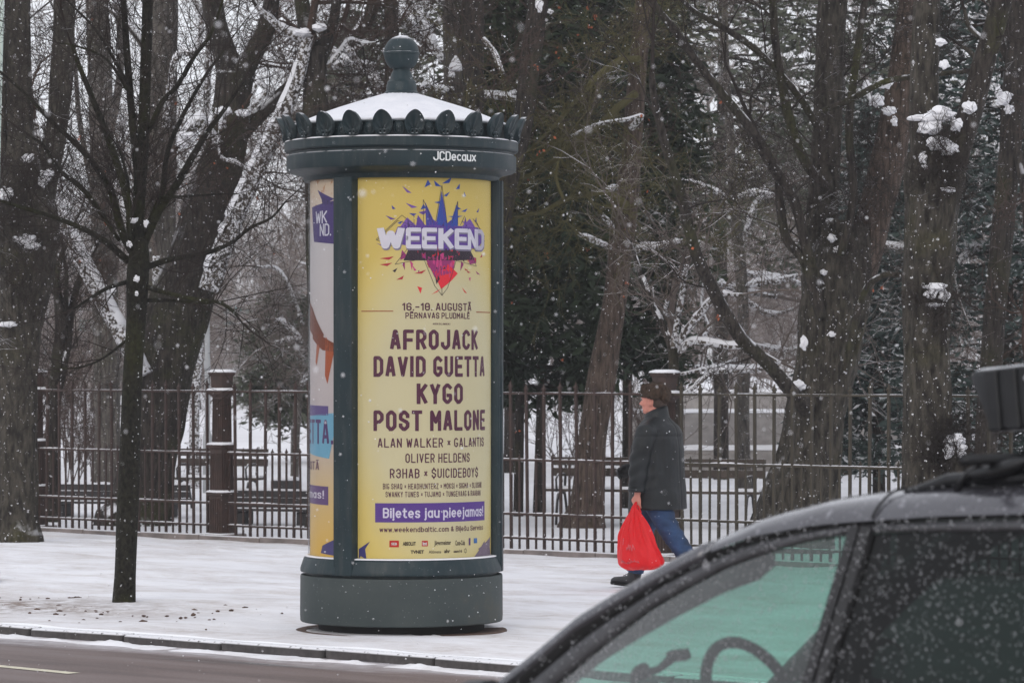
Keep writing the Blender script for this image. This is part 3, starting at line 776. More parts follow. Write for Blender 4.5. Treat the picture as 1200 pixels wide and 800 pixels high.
# yellow sheet: paler in the middle of the print, golden at the edges (part of the design)
t = NT('poster_yellow'); tc = t.new('ShaderNodeTexCoord'); s_ = t.new('ShaderNodeSeparateXYZ'); t.l.new(tc.outputs['Object'], s_.inputs[0])
at2 = t.math('ARCTAN2', s_.outputs[0], t.math('MULTIPLY', s_.outputs[1], -1.0))
dx = t.math('MULTIPLY', t.math('SUBTRACT', at2, .50), .80); dz = t.math('MULTIPLY', t.math('SUBTRACT', s_.outputs[2], 1.62), .72)
rr = t.math('SQRT', t.math('ADD', t.math('MULTIPLY', dx, dx), t.math('MULTIPLY', dz, dz)))
rr = t.math('ADD', rr, t.math('MULTIPLY', t.math('SUBTRACT', t.noise(t.coord(), 2, 3), .5), .15))
cc = t.ramp(rr, [(0.60, (0.62, 0.56, 0.345)), (0.76, (0.64, 0.555, 0.28)), (0.92, (0.67, 0.53, 0.17)), (1.0, (0.64, 0.49, 0.13))])
t.base(cc, .5, .3); M['poster'] = t.m
ps_ = obj('poster', poster_mesh(A0, A1), M['poster'], colm)
INK = lin((88, 44, 66)); 
lines = [("16.–18. AUGUSTĀ", 471, 552, 353.2, 364, (.19, .56, .36)), ("PĒRNAVAS PLUDMALĒ", 475, 550, 364.8, 373.3, (.19, .56, .36)), ("MĀKSLINIEKI", 507, 527, 378, 380.5, (.15, .42, .32)),
         ("AFROJACK", 457, 560, 386, 410, (.215, .40, .34)), ("DAVID GUETTA", 438, 568, 417, 441.5, (.215, .40, .34)), ("KYGO", 488, 542, 449, 473.5, (.215, .40, .34)), ("POST MALONE", 438, 568.5, 480.5, 505, (.215, .40, .34)),
         ("ALAN WALKER × GALANTIS", 443, 567, 513, 524, (.15, .42, .32)), ("OLIVER HELDENS", 475, 550, 531, 542, (.15, .42, .32)), ("R3HAB × $UICIDEBOY$", 457, 560, 547.5, 561, (.15, .42, .32)),
         ("BIG SHAQ × HEADHUNTERZ × MOKSI × SIGMA × SLUSHII", 449, 564, 566, 573, (.15, .42, .32)), ("SWANKY TUNES × TUJAMO × TUNGEVAAG & RAABAN", 452, 563, 575.5, 582, (.15, .42, .32)),
         ("www.weekendbaltic.com & Biļešu Serviss", 445, 566, 616.5, 624.5, (.15, .46, .26))]
def put(pr, s, x0, x1, y0, y1, c, bold=.02, xf=px2a, space=1.0):
    a0, a1, z1, z0 = xf(x0), xf(x1), px2z(y0), px2z(y1)
    tt0 = stroke_tris(s, *bold) if isinstance(bold, tuple) else text_tris(s, bold, space)
    pr.tris([tuple((a0 + (a1 - a0) * x, z0 + (z1 - z0) * y) for x, y in tr) for tr in tt0], c)
for s, x0, x1, y0, y1, b in lines:
    pr = Print(RP + .0016); put(pr, s, x0, x1, y0, y1, INK, b); pr.build('lettering', ps_)
def quad(pr, x0, x1, y0, y1, c, xf=px2a):
    a0, a1, z1, z0 = xf(x0), xf(x1), px2z(y0), px2z(y1)
    pr.tris([((a0, z0), (a1, z0), (a1, z1)), ((a0, z0), (a1, z1), (a0, z1))], c)
pr = Print(RP + .0012); quad(pr, 424, 461, 364, 365.2, lin((160, 90, 60))); pr.build('printed_rule', ps_)
pr = Print(RP + .0012); quad(pr, 558, 575, 364.4, 365.6, lin((160, 90, 60))); pr.build('printed_rule', ps_)
pr = Print(RP + .0012); quad(pr, 440, 568, 589, 611.5, lin((92, 62, 140))); bn = pr.build('printed_banner', ps_)
pr = Print(RP + .0024); put(pr, "Biļetes jau pieejamas!", 449, 566, 594.5, 609.5, lin((215, 210, 225)), (.19, .52, .30)); pr.build('lettering', ps_)
# sponsor row
GR = lin((70, 60, 50)); RD = lin((190, 40, 35))
pr = Print(RP + .0016)
quad(pr, 457, 467, 634, 639, RD)
for x in (458.5, 462, 465.5): quad(pr, x - 2, x + 2, 632.6, 640.4, RD)
put(pr, "ABSOLUT", 472, 487, 634, 638.6, GR, .05); quad(pr, 494, 501, 633, 639.5, RD); 
put(pr, "Jägermeister", 508.5, 528, 633, 640, GR, .02); put(pr, "Coca-Cola", 533, 544.5, 633.5, 639.5, GR, .02)
quad(pr, 549, 551, 631.5, 640, lin((90, 60, 110))); quad(pr, 555, 559, 632, 638, lin((60, 110, 170)))
put(pr, "TVNET", 481, 496.5, 644, 648, GR, .05); put(pr, "Altimate", 502, 516.5, 644.5, 648, GR, .01); put(pr, "ahr", 520, 527, 643.5, 648, GR, .04); put(pr, "sem16", 531, 541, 644.5, 648, GR, .03)
for k in range(8):
    q = k * PI / 4; quad(pr, 544.6 + 1.2 * math.cos(q), 545.4 + 1.2 * math.cos(q), 645.6 + 2.4 * math.sin(q), 646.6 + 2.4 * math.sin(q), GR)
pr.build('sponsor_logos', ps_)
pr = Print(RP + .0022); put(pr, "lmt", 495, 500, 634, 638.5, (0.6, .6, .6), .04); put(pr, "SEB", 458.7, 465.3, 635, 638, (.6, .6, .6), .03); pr.build('sponsor_lettering', ps_)
# festival mark: shards, wire lines and the white word
def cp(x, y): return (px2a(430 + x / 5), px2z(205 + y / 5))
def poly(pr, pts, c):
    q = [cp(*p) for p in pts]; pr.tris([(q[0], q[i], q[i + 1]) for i in range(1, len(q) - 1)], c)
B1, B2, V1, V2, V3 = lin((52, 78, 160)), lin((70, 70, 150)), lin((98, 66, 150)), lin((120, 84, 165)), lin((70, 48, 110))
K1, MG, PK1, R1, R2 = lin((52, 40, 52)), lin((150, 50, 110)), lin((200, 70, 130)), lin((225, 45, 60)), lin((180, 40, 60))
sh = Print(RP + .0014)
poly(sh, [(150, 400), (165, 345), (180, 305), (400, 290), (650, 300), (690, 360), (650, 420), (400, 445)], V1)
for pts, c in [([(345, 300), (340, 160), (402, 295)], B2), ([(400, 300), (436, 92), (472, 300)], B1), ([(480, 300), (527, 155), (530, 300)], B1), ([(285, 310), (297, 235), (350, 310)], V1), ([(170, 340), (235, 250), (300, 310)], V2), ([(540, 310), (602, 250), (650, 330)], V2), ([(430, 300), (436, 92), (472, 300)], B2), ([(200, 330), (240, 262), (260, 330)], V3), ([(560, 310), (575, 240), (590, 320)], V1), ([(300, 340), (380, 255), (470, 330)], V1), ([(400, 340), (490, 262), (560, 340)], B2),
               ([(215, 502), (245, 430), (600, 430), (632, 492), (500, 500), (330, 490)], K1), ([(335, 480), (520, 470), (500, 570), (395, 600)], MG), ([(385, 565), (470, 520), (530, 575), (490, 620), (432, 668)], R1), ([(370, 500), (450, 450), (440, 580)], PK1), ([(440, 560), (520, 480), (480, 600)], PK1), ([(395, 580), (430, 600), (405, 640)], K1), ([(430, 530), (470, 545), (420, 560)], K1), ([(195, 500), (205, 440), (240, 480)], MG), ([(590, 470), (640, 480), (640, 510), (600, 520)], MG), ([(300, 470), (340, 450), (345, 500)], MG), ([(250, 500), (270, 520), (262, 560)], PK1), ([(205, 520), (222, 510), (222, 560)], MG), ([(550, 500), (565, 520), (545, 560)], MG),
               ([(470, 240), (560, 235), (520, 250)], B1), ([(390, 160), (440, 150), (430, 170)], B1), ([(445, 120), (485, 95), (465, 125)], B1), ([(300, 220), (360, 205), (330, 235)], V1)]:
    poly(sh, pts, c)
small = [((335, 75), (355, 28), (372, 55), B1), ((390, 32), (435, 68), (400, 65), B1), ((437, 50), (495, 10), (480, 45), B1), ((518, 80), (543, 45), (540, 78), B1), ((205, 65), (262, 108), (235, 105), V2), ((145, 178), (168, 200), (150, 203), B2), ((110, 238), (168, 260), (140, 264), V1), ((225, 165), (295, 190), (262, 196), V2), ((312, 205), (330, 170), (345, 195), B1), ((566, 90), (579, 118), (568, 118), B1), ((550, 210), (588, 190), (575, 212), B1), ((640, 210), (658, 183), (652, 210), B2), ((632, 265), (640, 238), (642, 268), B2), ((515, 175), (550, 195), (530, 200), B1), ((245, 225), (290, 228), (272, 243), B2),
         ((55, 398), (90, 412), (95, 422), V1), ((75, 490), (160, 478), (130, 498), R2), ((75, 525), (150, 515), (120, 535), R2), ((150, 562), (180, 545), (165, 572), K1), ((172, 615), (216, 590), (208, 612), R2), ((275, 578), (345, 556), (320, 578), R2), ((293, 652), (322, 662), (312, 695), R1), ((375, 700), (430, 665), (410, 685), R1), ((553, 655), (585, 692), (570, 685), R1), ((595, 600), (607, 595), (603, 620), PK1), ((580, 555), (607, 568), (590, 570), R2), ((635, 555), (665, 580), (645, 575), MG), ((265, 530), (290, 560), (275, 562), PK1), ((620, 490), (640, 480), (635, 505), R2), ((480, 575), (530, 575), (500, 588), R1)]
for a, b, c, cl in small: poly(sh, [a, b, c], cl)
rs = random.Random(3)
for k in range(70):
    x, y = rs.gauss(420, 120), rs.uniform(255, 320) if k % 2 else rs.uniform(440, 560)
    if y > 440: x = 430 + (x - 430) * (1 - (y - 440) / 200)
    a = rs.uniform(0, 6.3); L = rs.uniform(14, 40); c = rs.choice([B1, B2, V1, V2, V3] if k % 2 else [MG, PK1, R2, K1, R1])
    poly(sh, [(x, y), (x + L * math.cos(a), y + L * math.sin(a)), (x + L * .5 * math.cos(a + .7), y + L * .5 * math.sin(a + .7))], c)
sh.build('printed_shards', ps_)
wr = Print(RP + .0019)
for l_ in [[(55, 380), (205, 237), (270, 290)], [(60, 385), (180, 270), (280, 300)], [(55, 380), (150, 420)], [(165, 525), (240, 430)], [(165, 525), (330, 490), (395, 650), (437, 705), (470, 660), (520, 500), (640, 530), (600, 430)], [(215, 500), (250, 440)], [(437, 705), (437, 660)], [(328, 145), (330, 290)], [(328, 145), (385, 280)], [(400, 275), (437, 60), (468, 285)], [(530, 150), (530, 290)], [(530, 150), (495, 285)], [(275, 240), (275, 290)], [(570, 235), (545, 290)], [(620, 250), (690, 350)], [(690, 395), (600, 435)], [(640, 265), (690, 380)]]:
    for (x0, y0), (x1, y1) in zip(l_, l_[1:]):
        d = math.hypot(x1 - x0, y1 - y0); nx, ny = -(y1 - y0) / d * 1.3, (x1 - x0) / d * 1.3
        poly(wr, [(x0 - nx, y0 - ny), (x1 - nx, y1 - ny), (x1 + nx, y1 + ny), (x0 + nx, y0 + ny)], lin((60, 50, 60)))
wr.build('printed_lines', ps_)
sd = Print(RP + .0026)
for i, (ch, x0, x1) in enumerate([("W", 443, 475.5), ("E", 476, 493.5), ("E", 494.5, 512), ("K", 513.5, 532), ("E", 532.5, 548), ("N", 548, 559.5), ("D", 556.5, 567.5)]):
    put(sd, ch, x0, x1, 269, 293.5, lin((125, 118, 140)), (.24, .52, .2))
sd.build('word_shadow', ps_)
wd_ = Print(RP + .0036)
for i, (ch, x0, x1) in enumerate([("W", 442, 474.5), ("E", 475.5, 493), ("E", 494, 511.5), ("K", 513, 531.5), ("E", 532, 547.5), ("N", 547.5, 559), ("D", 556, 567)]):
    put(wd_, ch, x0, x1, 267, 291.5, lin((215, 212, 222)) if ch != 'D' else lin((185, 180, 195)), (.24, .52, .2))
wd_.build('printed_word', ps_)
cn = Print(RP + .0014)
for tri_ in ([(421, 655), (421, 643), (434, 634)], [(421, 650), (428, 640), (430, 655)], ): cn.tris([tuple((px2a(x), px2z(y)) for x, y in tri_)], lin((60, 55, 110)))
for tri_ in ([(553, 657), (568, 636), (569, 657)], [(560, 645), (575, 632), (574, 657)], [(566, 657), (574, 640), (576, 657)]): cn.tris([tuple((px2a(x), px2z(y)) for x, y in tri_)], lin((120, 105, 120)))
cn.build('printed_shards', ps_)
# second poster, seen edge-on at the left
t = NT('poster_pale'); tc = t.new('ShaderNodeTexCoord'); s_ = t.new('ShaderNodeSeparateXYZ'); t.l.new(tc.outputs['Object'], s_.inputs[0])
cc = t.ramp(t.math('DIVIDE', s_.outputs[2], 3.3), [(0.18, (0.66, 0.42, 0.09)), (0.30, (0.62, 0.46, 0.22)), (0.44, (0.50, 0.44, 0.43)), (0.86, (0.52, 0.50, 0.50)), (0.97, (0.62, 0.50, 0.36))])
spk = t.ramp(t.noise(t.coord((1, 1, .7)), 26, 4, .7), [(0.58, 0.0), (0.66, 1.0)])
hi = t.ramp(t.math('DIVIDE', s_.outputs[2], 3.3), [(0.84, 0.0), (0.97, 1.0)])
cc = t.mix(t.math('MULTIPLY', spk, hi), cc, (0.42, 0.16, 0.05)); t.base(cc, .5, .3); M['poster2'] = t.m
p2 = obj('poster', poster_mesh(math.radians(-150), math.radians(-42)), M['poster2'], colm, label='pale poster with a purple corner mark on the left side')
pr = Print(RP + .0014)
def q2(pts, c): pr.tris([tuple((px2a(pts[i][0]), px2z(pts[i][1])) for i in tr) for tr in [(0, k, k + 1) for k in range(1, len(pts) - 1)]], c)
PU = lin((72, 58, 112))
q2([(365, 240), (392.5, 234), (392.5, 285), (367.5, 281)], PU); q2([(372, 220), (392.5, 232), (380, 238)], PU); q2([(376, 226), (378, 238), (392, 238)], lin((60, 50, 90)))
q2([(362.2, 350), (366, 360), (380, 392), (374, 400), (362.2, 384)], lin((110, 62, 45)))
q2([(366, 384), (376, 392), (392.5, 402), (392.5, 412), (378, 410), (366, 396)], lin((120, 62, 38))); q2([(382, 394), (392.5, 410), (384, 450), (381, 440)], lin((165, 85, 50)))
q2([(371, 402), (375, 404), (371, 428), (369.5, 424)], lin((165, 100, 75)))
q2([(362, 475), (385, 476), (385, 487), (362, 488)], lin((95, 80, 130))); q2([(362, 489), (392.5, 484), (392.5, 505), (386, 538), (362, 532)], lin((110, 165, 190)))
q2([(362, 570), (385, 571), (385, 593), (362, 592)], lin((100, 78, 120)))
q2([(378, 641), (392.5, 633), (392.5, 652), (376, 650), (388, 646)], lin((75, 70, 115)))
pr.build('printed_shapes', p2)
pr = Print(RP + .0026)
put(pr, "WK", 370, 384, 245, 260, lin((205, 205, 215)), (.14, .5, .22)); put(pr, "ND.", 375, 388.5, 260.5, 275, lin((205, 205, 215)), (.14, .5, .22))
put(pr, "GUETTA.", 340 + 24, 391, 492, 521, lin((85, 60, 105)), (.17, .42, .3), xf=lambda x: px2a(362.3) - .35 + (px2a(391) - px2a(362.3) + .35) * (x - 364) / 27)
put(pr, "AUGUSTĀ", 364, 374, 540, 552, lin((110, 80, 95)), (.15, .42, .3), xf=lambda x: px2a(362.3) - .4 + (px2a(374) - px2a(362.3) + .4) * (x - 364) / 10)
put(pr, "pieejamas!", 364, 380, 576, 588, lin((205, 200, 210)), (.17, .5, .3), xf=lambda x: px2a(362.3) - .6 + (px2a(380) - px2a(362.3) + .6) * (x - 364) / 16)
pr.build('lettering', p2)
obj('poster', poster_mesh(math.radians(88), math.radians(200)), M['poster2'], colm)
# curved clear covers
t = NT('poster_cover'); t.n.remove(t.b)
tr = t.new('ShaderNodeBsdfTransparent'); gl = t.new('ShaderNodeBsdfGlossy'); gl.inputs['Roughness'].default_value = .06
lw = t.new('ShaderNodeLayerWeight'); lw.inputs[0].default_value = .15; mx = t.new('ShaderNodeMixShader')
t.l.new(t.math('MULTIPLY', lw.outputs['Fresnel'], .55, True), mx.inputs[0]); t.l.new(tr.outputs[0], mx.inputs[1]); t.l.new(gl.outputs[0], mx.inputs[2]); t.l.new(mx.outputs[0], t.out.inputs[0])
tr.inputs[0].default_value = (.97, .97, .975, 1)
M['cover'] = t.m
for a0, a1 in ((-30, 79), (-149, -41), (90, 199)):
    mb = MB(); rows = []
    for z in (.545, ZT + .004): rows.append([(.674 * math.sin(math.radians(a0 + (a1 - a0) * j / 48)), -.674 * math.cos(math.radians(a0 + (a1 - a0) * j / 48)), z) for j in range(49)])
    mb.loft(rows, cap=False, closed=False); obj('clear_cover', mb, M['cover'], colm)
# maker's name on the cornice
M['white_letter'] = plain('white_letter', (.72, .74, .74), .5, .05)
tt_ = stroke_tris("JCDecaux", .17, .50, .24); mb = MB()
a0 = math.asin((507 - 470.5) / 137); a1 = math.asin((557 - 470.5) / 137)
z1 = 1.9 + (430 - 177.2) / 167.2; z0 = 1.9 + (430 - 188.2) / 167.2
for tr_ in tt_:
    q = [(a0 + (a1 - a0) * x, z0 + (z1 - z0) * y) for x, y in tr_]
    ar = (q[1][0] - q[0][0]) * (q[2][1] - q[0][1]) - (q[2][0] - q[0][0]) * (q[1][1] - q[0][1])
    if ar < 0: q = [q[0], q[2], q[1]]
    mb.add([(.833 * math.sin(a), -.833 * math.cos(a), z) for a, z in q], [(0, 1, 2)])
obj('lettering', mb, M['white_letter'], colm, sm=False)
# floating screws / snow specks stuck to the paint are left to the paint itself
# ------------------------------------------------------------ pedestrian
def remesh(name, mb, vox, smooth_it=4, mat=None, parent=None, disp=None):
    me = mb.mesh(name); o = bpy.data.objects.new(name, me); col.objects.link(o)
    m = o.modifiers.new('r', 'REMESH'); m.mode = 'VOXEL'; m.voxel_size = vox; m.use_smooth_shade = True
    if smooth_it:
        s_ = o.modifiers.new('s', 'SMOOTH'); s_.iterations = smooth_it; s_.factor = .5
    bpy.context.view_layer.update()
    me2 = bpy.data.meshes.new_from_object(o.evaluated_get(bpy.context.evaluated_depsgraph_get()))
    bpy.data.objects.remove(o); bpy.data.meshes.remove(me); me2.name = name
    if disp:
        nrm = [v.normal.copy() for v in me2.vertices]
        for v, n in zip(me2.vertices, nrm): v.co += n * disp(v.co)
        me2.update()
    me2.materials.clear(); me2.polygons.foreach_set('use_smooth', [True] * len(me2.polygons))
    return obj(name, me2, mat, parent)
def ell(cx, cy, z, a, b, n=20, tilt=0.0, pw=1.0):
    r = []
    for j in range(n):
        q = 2 * PI * j / n; c, s_ = math.cos(q), math.sin(q)
        x = a * math.copysign(abs(c) ** pw, c); y = b * math.copysign(abs(s_) ** pw, s_)
        r.append((cx + x, cy + y, z + tilt * x))
    return r
M['leather'] = plain('coat_leather', (0.009, 0.011, 0.0125), .5, .5, 5, spec=.35, bump=.35)
M['jeans'] = plain('denim', (0.022, 0.052, 0.125), .85, .5, 7, bump=.3)
M['fur'] = plain('hat_fur', (0.060, 0.036, 0.022), .9, .5, 40, bump=1.0)
M['skin'] = plain('skin', (0.60, 0.24, 0.18), .55, .12, 14)
M['boot'] = plain('boot_leather', (0.018, 0.018, 0.020), .45, .4, 12, bump=.2)
M['glove'] = plain('glove', (0.010, 0.010, 0.011), .8, .3, 12)
M['hair'] = plain('hair', (0.05, 0.032, 0.024), .8, .4, 60)
PX, PD = (770 - 600) / 4100 * 30, 30.0
pa = math.radians(30)
person = thing('person', 'man walking left in a dark leather coat, jeans and brown fur hat', 'person', (PX, PD, gz(PX, PD) + .003), PI - pa)
# (local: +x the way he walks, +y his left, towards the camera)  body: head, neck, hands and legs as one skin
def headmesh():
    mb = MB()
    hx, hz = .035, 1.605
    mb.ico((hx, 0, hz + .012), .108, 3, (.95, .74, 1.06))
    mb.ico((hx + .035, 0, hz - .060), .070, 2, (.95, .82, .85))      # jaw
    mb.ico((hx + .073, 0, hz - .092), .026, 2, (1, 1.1, .8))         # chin
    mb.ico((hx - .05, 0, hz - .05), .065, 2, (1, .9, 1.1))
    mb.tube([(hx + .090, 0, hz + .018), (hx + .106, 0, hz - .002), (hx + .121, 0, hz - .022), (hx + .105, 0, hz - .034)], [.011, .013, .017, .012], 8)   # nose
    for s_ in (-1, 1):
        mb.ico((hx + .112, s_ * .012, hz - .028), .010, 1)
        mb.ico((hx + .082, s_ * .034, hz + .030), .022, 1, (.8, 1.3, .45))   # brow
        mb.ico((hx + .070, s_ * .045, hz - .025), .028, 2, (.8, .8, .8))     # cheek
    mb.ico((hx + .096, 0, hz - .056), .016, 1, (.8, 1.5, .45)); mb.ico((hx + .093, 0, hz - .068), .016, 1, (.8, 1.4, .5))
    mb.tube([(-.005, 0, 1.40), (.0, 0, 1.48), (.02, 0, 1.56)], [.078, .068, .066], 14)      # neck
    for s_ in (-1, 1):
        pts = [(hx - .020 + .018 * math.cos(q), s_ * (.082 + .004 * math.cos(q)), hz - .010 + .030 * math.sin(q)) for q in [-.5 * PI + k * PI / 5 * 1.2 for k in range(8)]]
        mb.tube(pts, [.006, .008, .009, .009, .008, .007, .006, .005], 6)
        mb.ico((hx - .018, s_ * .079, hz - .012), .018, 1, (.8, .35, 1.3))
    return mb
bmb = headmesh()
# trunk, arms and legs under the clothes
bmb.tube([(0, 0, .86), (0, 0, 1.1), (0, 0, 1.30), (0, 0, 1.42)], [.15, .15, .15, .09], 16)
LH = (.035, .30, .735)      # bare left hand, holding the bag
bmb.tube([(0, .10, 1.36), (-.03, .235, 1.35), (.02, .285, 1.08), (.03, .298, .84), (.034, .30, .80)], [.05, .052, .042, .030, .027], 10)
bmb.tube([(0, -.10, 1.36), (.0, -.235, 1.35), (.03, -.27, 1.10), (.27, -.20, 1.02), (.33, -.17, 1.0)], [.05, .052, .042, .030, .027], 10)
bmb.tube([(0, -.09, .92), (.12, -.10, .72), (.22, -.105, .50), (.27, -.11, .28), (.30, -.112, .11)], [.085, .078, .056, .048, .036], 12)
bmb.tube([(0, .09, .92), (-.08, .10, .72), (-.18, .105, .50), (-.34, .10, .30), (-.46, .10, .17)], [.085, .078, .056, .048, .036], 12)
# hand: palm, four curled fingers of different lengths, thumb off the side
def hand(mb, o, fwd, side, down, s=1.0):
    o, fwd, side, down = Vector(o), Vector(fwd).normalized(), Vector(side).normalized(), Vector(down).normalized()
    rings = []
    for k, (d, w, th) in enumerate([(0, .026, .018), (.03, .036, .018), (.06, .041, .016), (.085, .040, .014)]):
        c = o + down * d * s
        rings.append([c + fwd * w * s * math.cos(q) + side * th * s * math.sin(q) for q in [2 * PI * j / 12 for j in range(12)]])
    mb.loft(rings)
    for f, (off, L) in enumerate([(.030, .066), (.010, .074), (-.010, .070), (-.029, .055)]):
        b = o + down * .078 * s + fwd * off * s
        p = [b, b + down * L * .42 * s + side * -.006, b + down * L * .62 * s - side * .024 * s, b + down * L * .40 * s - side * .040 * s, b + down * L * .15 * s - side * .038 * s]
        mb.tube(p, [.0095 * s, .009 * s, .0088 * s, .008 * s, .0065 * s], 7)
    b = o + down * .028 * s + fwd * .030 * s
    mb.tube([b, b + fwd * .020 * s + down * .022 * s - side * .012 * s, b + fwd * .016 * s + down * .048 * s - side * .026 * s, b + fwd * .004 * s + down * .062 * s - side * .036 * s], [.013 * s, .012 * s, .010 * s, .007 * s], 7)
hand(bmb, (.035, .300, .815), (1, 0, 0), (0, 1, 0), (.02, 0, -1))
body = remesh('body', bmb, .0075, 1, M['skin'], person)
for s_ in (-1, 1):
    e = MB(); e.ico((.119, s_ * .034, 1.612), .0095, 2); eo = obj('eye', e, plain('eye', (.05, .03, .02), .2, .1) if s_ < 0 else bpy.data.materials['eye'], person)
    e = MB(); e.tube([(.125, s_ * .018, 1.633), (.124, s_ * .034, 1.637), (.108, s_ * .052, 1.632)], [.004, .0045, .003], 5); obj('eyebrow', e, M['hair'], person)
hb = MB(); hb.ico((-.012, 0, 1.61), .100, 3, (.80, .80, .92)); hb.ico((-.035, 0, 1.565), .062, 2, (.8, .95, .8)); obj('hair', hb, M['hair'], person)
# coat
cb = MB()
cb.loft([ell(-.005, 0, .680, .235, .275, 28, 0, .85), ell(-.005, 0, .80, .230, .272, 28, 0, .85), ell(0, 0, .95, .222, .262, 28, 0, .85), ell(.0, 0, 1.10, .215, .255, 28, 0, .85), ell(-.005, 0, 1.22, .205, .25, 28, 0, .85),
         ell(-.015, 0, 1.32, .185, .245, 28, 0, .85), ell(-.015, 0, 1.39, .155, .225, 28, 0, .9), ell(-.01, 0, 1.43, .125, .175, 28), ell(.0, 0, 1.465, .10, .115, 28, -.1), ell(.005, 0, 1.50, .088, .092, 28, -.15)])
cb.tube([(-.01, .14, 1.36), (-.02, .225, 1.335), (-.005, .275, 1.22), (.02, .295, 1.08), (.03, .305, .94), (.035, .303, .835)], [.09, .100, .092, .084, .076, .070], 16)
cb.tube([(-.01, -.14, 1.36), (-.01, -.225, 1.335), (.0, -.27, 1.22), (.03, -.275, 1.09), (.14, -.25, 1.04), (.26, -.20, 1.01), (.30, -.185, 1.005)], [.09, .100, .092, .086, .078, .068, .062], 16)
def folds(co):
    d = .006 * mnoise.noise(Vector((co.x * 5, co.y * 5, co.z * 9))) + .004 * mnoise.noise(Vector((co.x * 16, co.y * 16, co.z * 10)))
    if abs(co.y) > .22: d += .006 * math.sin(co.z * 55 + co.x * 30) * smooth(.22, .26, abs(co.y)) * (1 if .85 < co.z < 1.2 else .2)
    # back seam and yoke line
    if co.x < -.1 and abs(co.y) < .012: d -= .005
    if co.x < .05 and abs(co.z - 1.31) < .010: d -= .006
    if abs(abs(co.y) - .20) < .02 and co.z > 1.0 and co.z < 1.36: d -= .008
    return d
coat = remesh('coat', cb, .012, 3, M['leather'], person, folds)
cl = MB()
cl.loft([[(x * 1.0 + .003, y, z - .012) for x, y, z in r] for r in (ell(.0, 0, 1.455, .112, .128, 24, -.10), ell(.004, 0, 1.50, .103, .108, 24, -.30), ell(.008, 0, 1.535, .098, .100, 24, -.45), ell(.008, 0, 1.535, .090, .092, 24, -.45), ell(.006, 0, 1.49, .088, .09, 24, -.3))], cap=False)
obj('collar', cl, M['leather'], coat)
b = MB(); b.box((.0, .0, .0), (.10, .008, .012)); o = obj('pocket_flap', b, M['leather'], coat); o.location = (.12, .225, .98); o.rotation_euler = (.1, .5, -.5)
for y_, x_ in ((.303, .035),):
    b = MB(); b.lathe([(.068, 0), (.075, .002), (.076, .03), (.073, .034)], 20, (x_, y_, .835)); obj('cuff', b, M['leather'], coat)
# jeans
jb = MB()
jb.loft([ell(0, 0, .62 + .15, .155, .175, 20), ell(0, 0, .88, .165, .19, 20), ell(0, 0, 1.0, .16, .18, 20)])
jb.tube([(.02, -.09, .84), (.09, -.10, .70), (.175, -.105, .52), (.225, -.11, .33), (.265, -.112, .17), (.275, -.112, .125)], [.118, .110, .092, .082, .078, .080], 16)
jb.tube([(-.02, .09, .84), (-.07, .10, .70), (-.165, .105, .52), (-.30, .10, .34), (-.41, .10, .215), (-.43, .10, .19)], [.120, .112, .094, .082, .078, .080], 16)
def jf(co): return .006 * mnoise.noise(Vector((co.x * 10, co.y * 8, co.z * 22))) + (.007 * mnoise.noise(Vector((co.x * 9, co.y * 5, co.z * 45))) if co.z < .7 else 0)
obj_j = remesh('jeans', jb, .012, 2, M['jeans'], person, jf)
def boot(loc, rx):
    mb = MB(); mb.loft([ell(-.02, 0, .035, .060, .045, 14), ell(-.02, 0, .10, .062, .050, 14), ell(-.03, 0, .17, .062, .056, 14), ell(-.035, 0, .23, .066, .060, 14)])
    mb.loft([[(x, y * w_, z * h_ + .012) for y, z in [(math.cos(q) * .05, max(0, .5 + .5 * math.sin(q)) * .09) for q in [2 * PI * j / 14 for j in range(14)]]] for x, w_, h_ in ((-.075, .55, .55), (-.06, .85, .9), (0, .9, 1.05), (.06, .98, .85), (.12, 1.06, .70), (.17, .95, .60), (.195, .55, .40))])
    o = remesh('boot', mb, .008, 2, M['boot'], person)
    s = MB(); s.loft([[(x, y * w_, z) for x, y, w_ in [(-.085, .0, 1), (-.078, .03, 1), (-.03, .042, 1), (.05, .044, 1), (.12, .054, 1), (.175, .046, 1), (.208, .0, 1), (.175, -.046, 1), (.12, -.054, 1), (.05, -.044, 1), (-.03, -.042, 1), (-.078, -.03, 1)]] for z in (0, .022)])
    so = obj('sole', s, M['black'], o, sharp=40)
    lc = MB()
    for k in range(4): lc.tube([(.02 + k * .018, -.02, .118 - k * .011), (.028 + k * .018, .0, .124 - k * .011), (.02 + k * .018, .02, .118 - k * .011)], .003, 5)
    obj('lace', lc, M['black'], o)
    o.location = loc; o.rotation_euler = (0, rx, 0)
boot((.31, -.112, .0), math.radians(-6))
boot((-.50, .10, .085), math.radians(38))
# fur hat with the flaps turned up
hm = MB()
HS = .92
hm.loft([ell(.025, 0, 1.628, .120, .100, 22, .10), ell(.02, 0, 1.665, .128, .112, 22, .06), ell(.015, 0, 1.71, .120, .108, 22, .05), ell(.01, 0, 1.745, .095, .088, 22), ell(.01, 0, 1.762, .05, .045, 22)])
hm.ico((.130, 0, 1.700), .048, 2, (.62, 1.6, 1.05)); hm.ico((-.02, .095, 1.672), .07, 2, (1.25, .5, .85)); hm.ico((-.02, -.095, 1.672), .07, 2, (1.25, .5, .85)); hm.ico((-.085, 0, 1.645), .068, 2, (.7, 1.2, .95))
hm.v = [(.012 + (x - .012) * HS, y * HS, 1.69 + (z - 1.69) * .98) for x, y, z in hm.v]
hat = remesh('fur_hat', hm, .008, 2, M['fur'], person, lambda c: .007 * mnoise.noise(c * 60) + .005 * mnoise.noise(c * 130))
fz = MB(); rs = random.Random(5)
vs_ = hat.data.vertices; tri = []
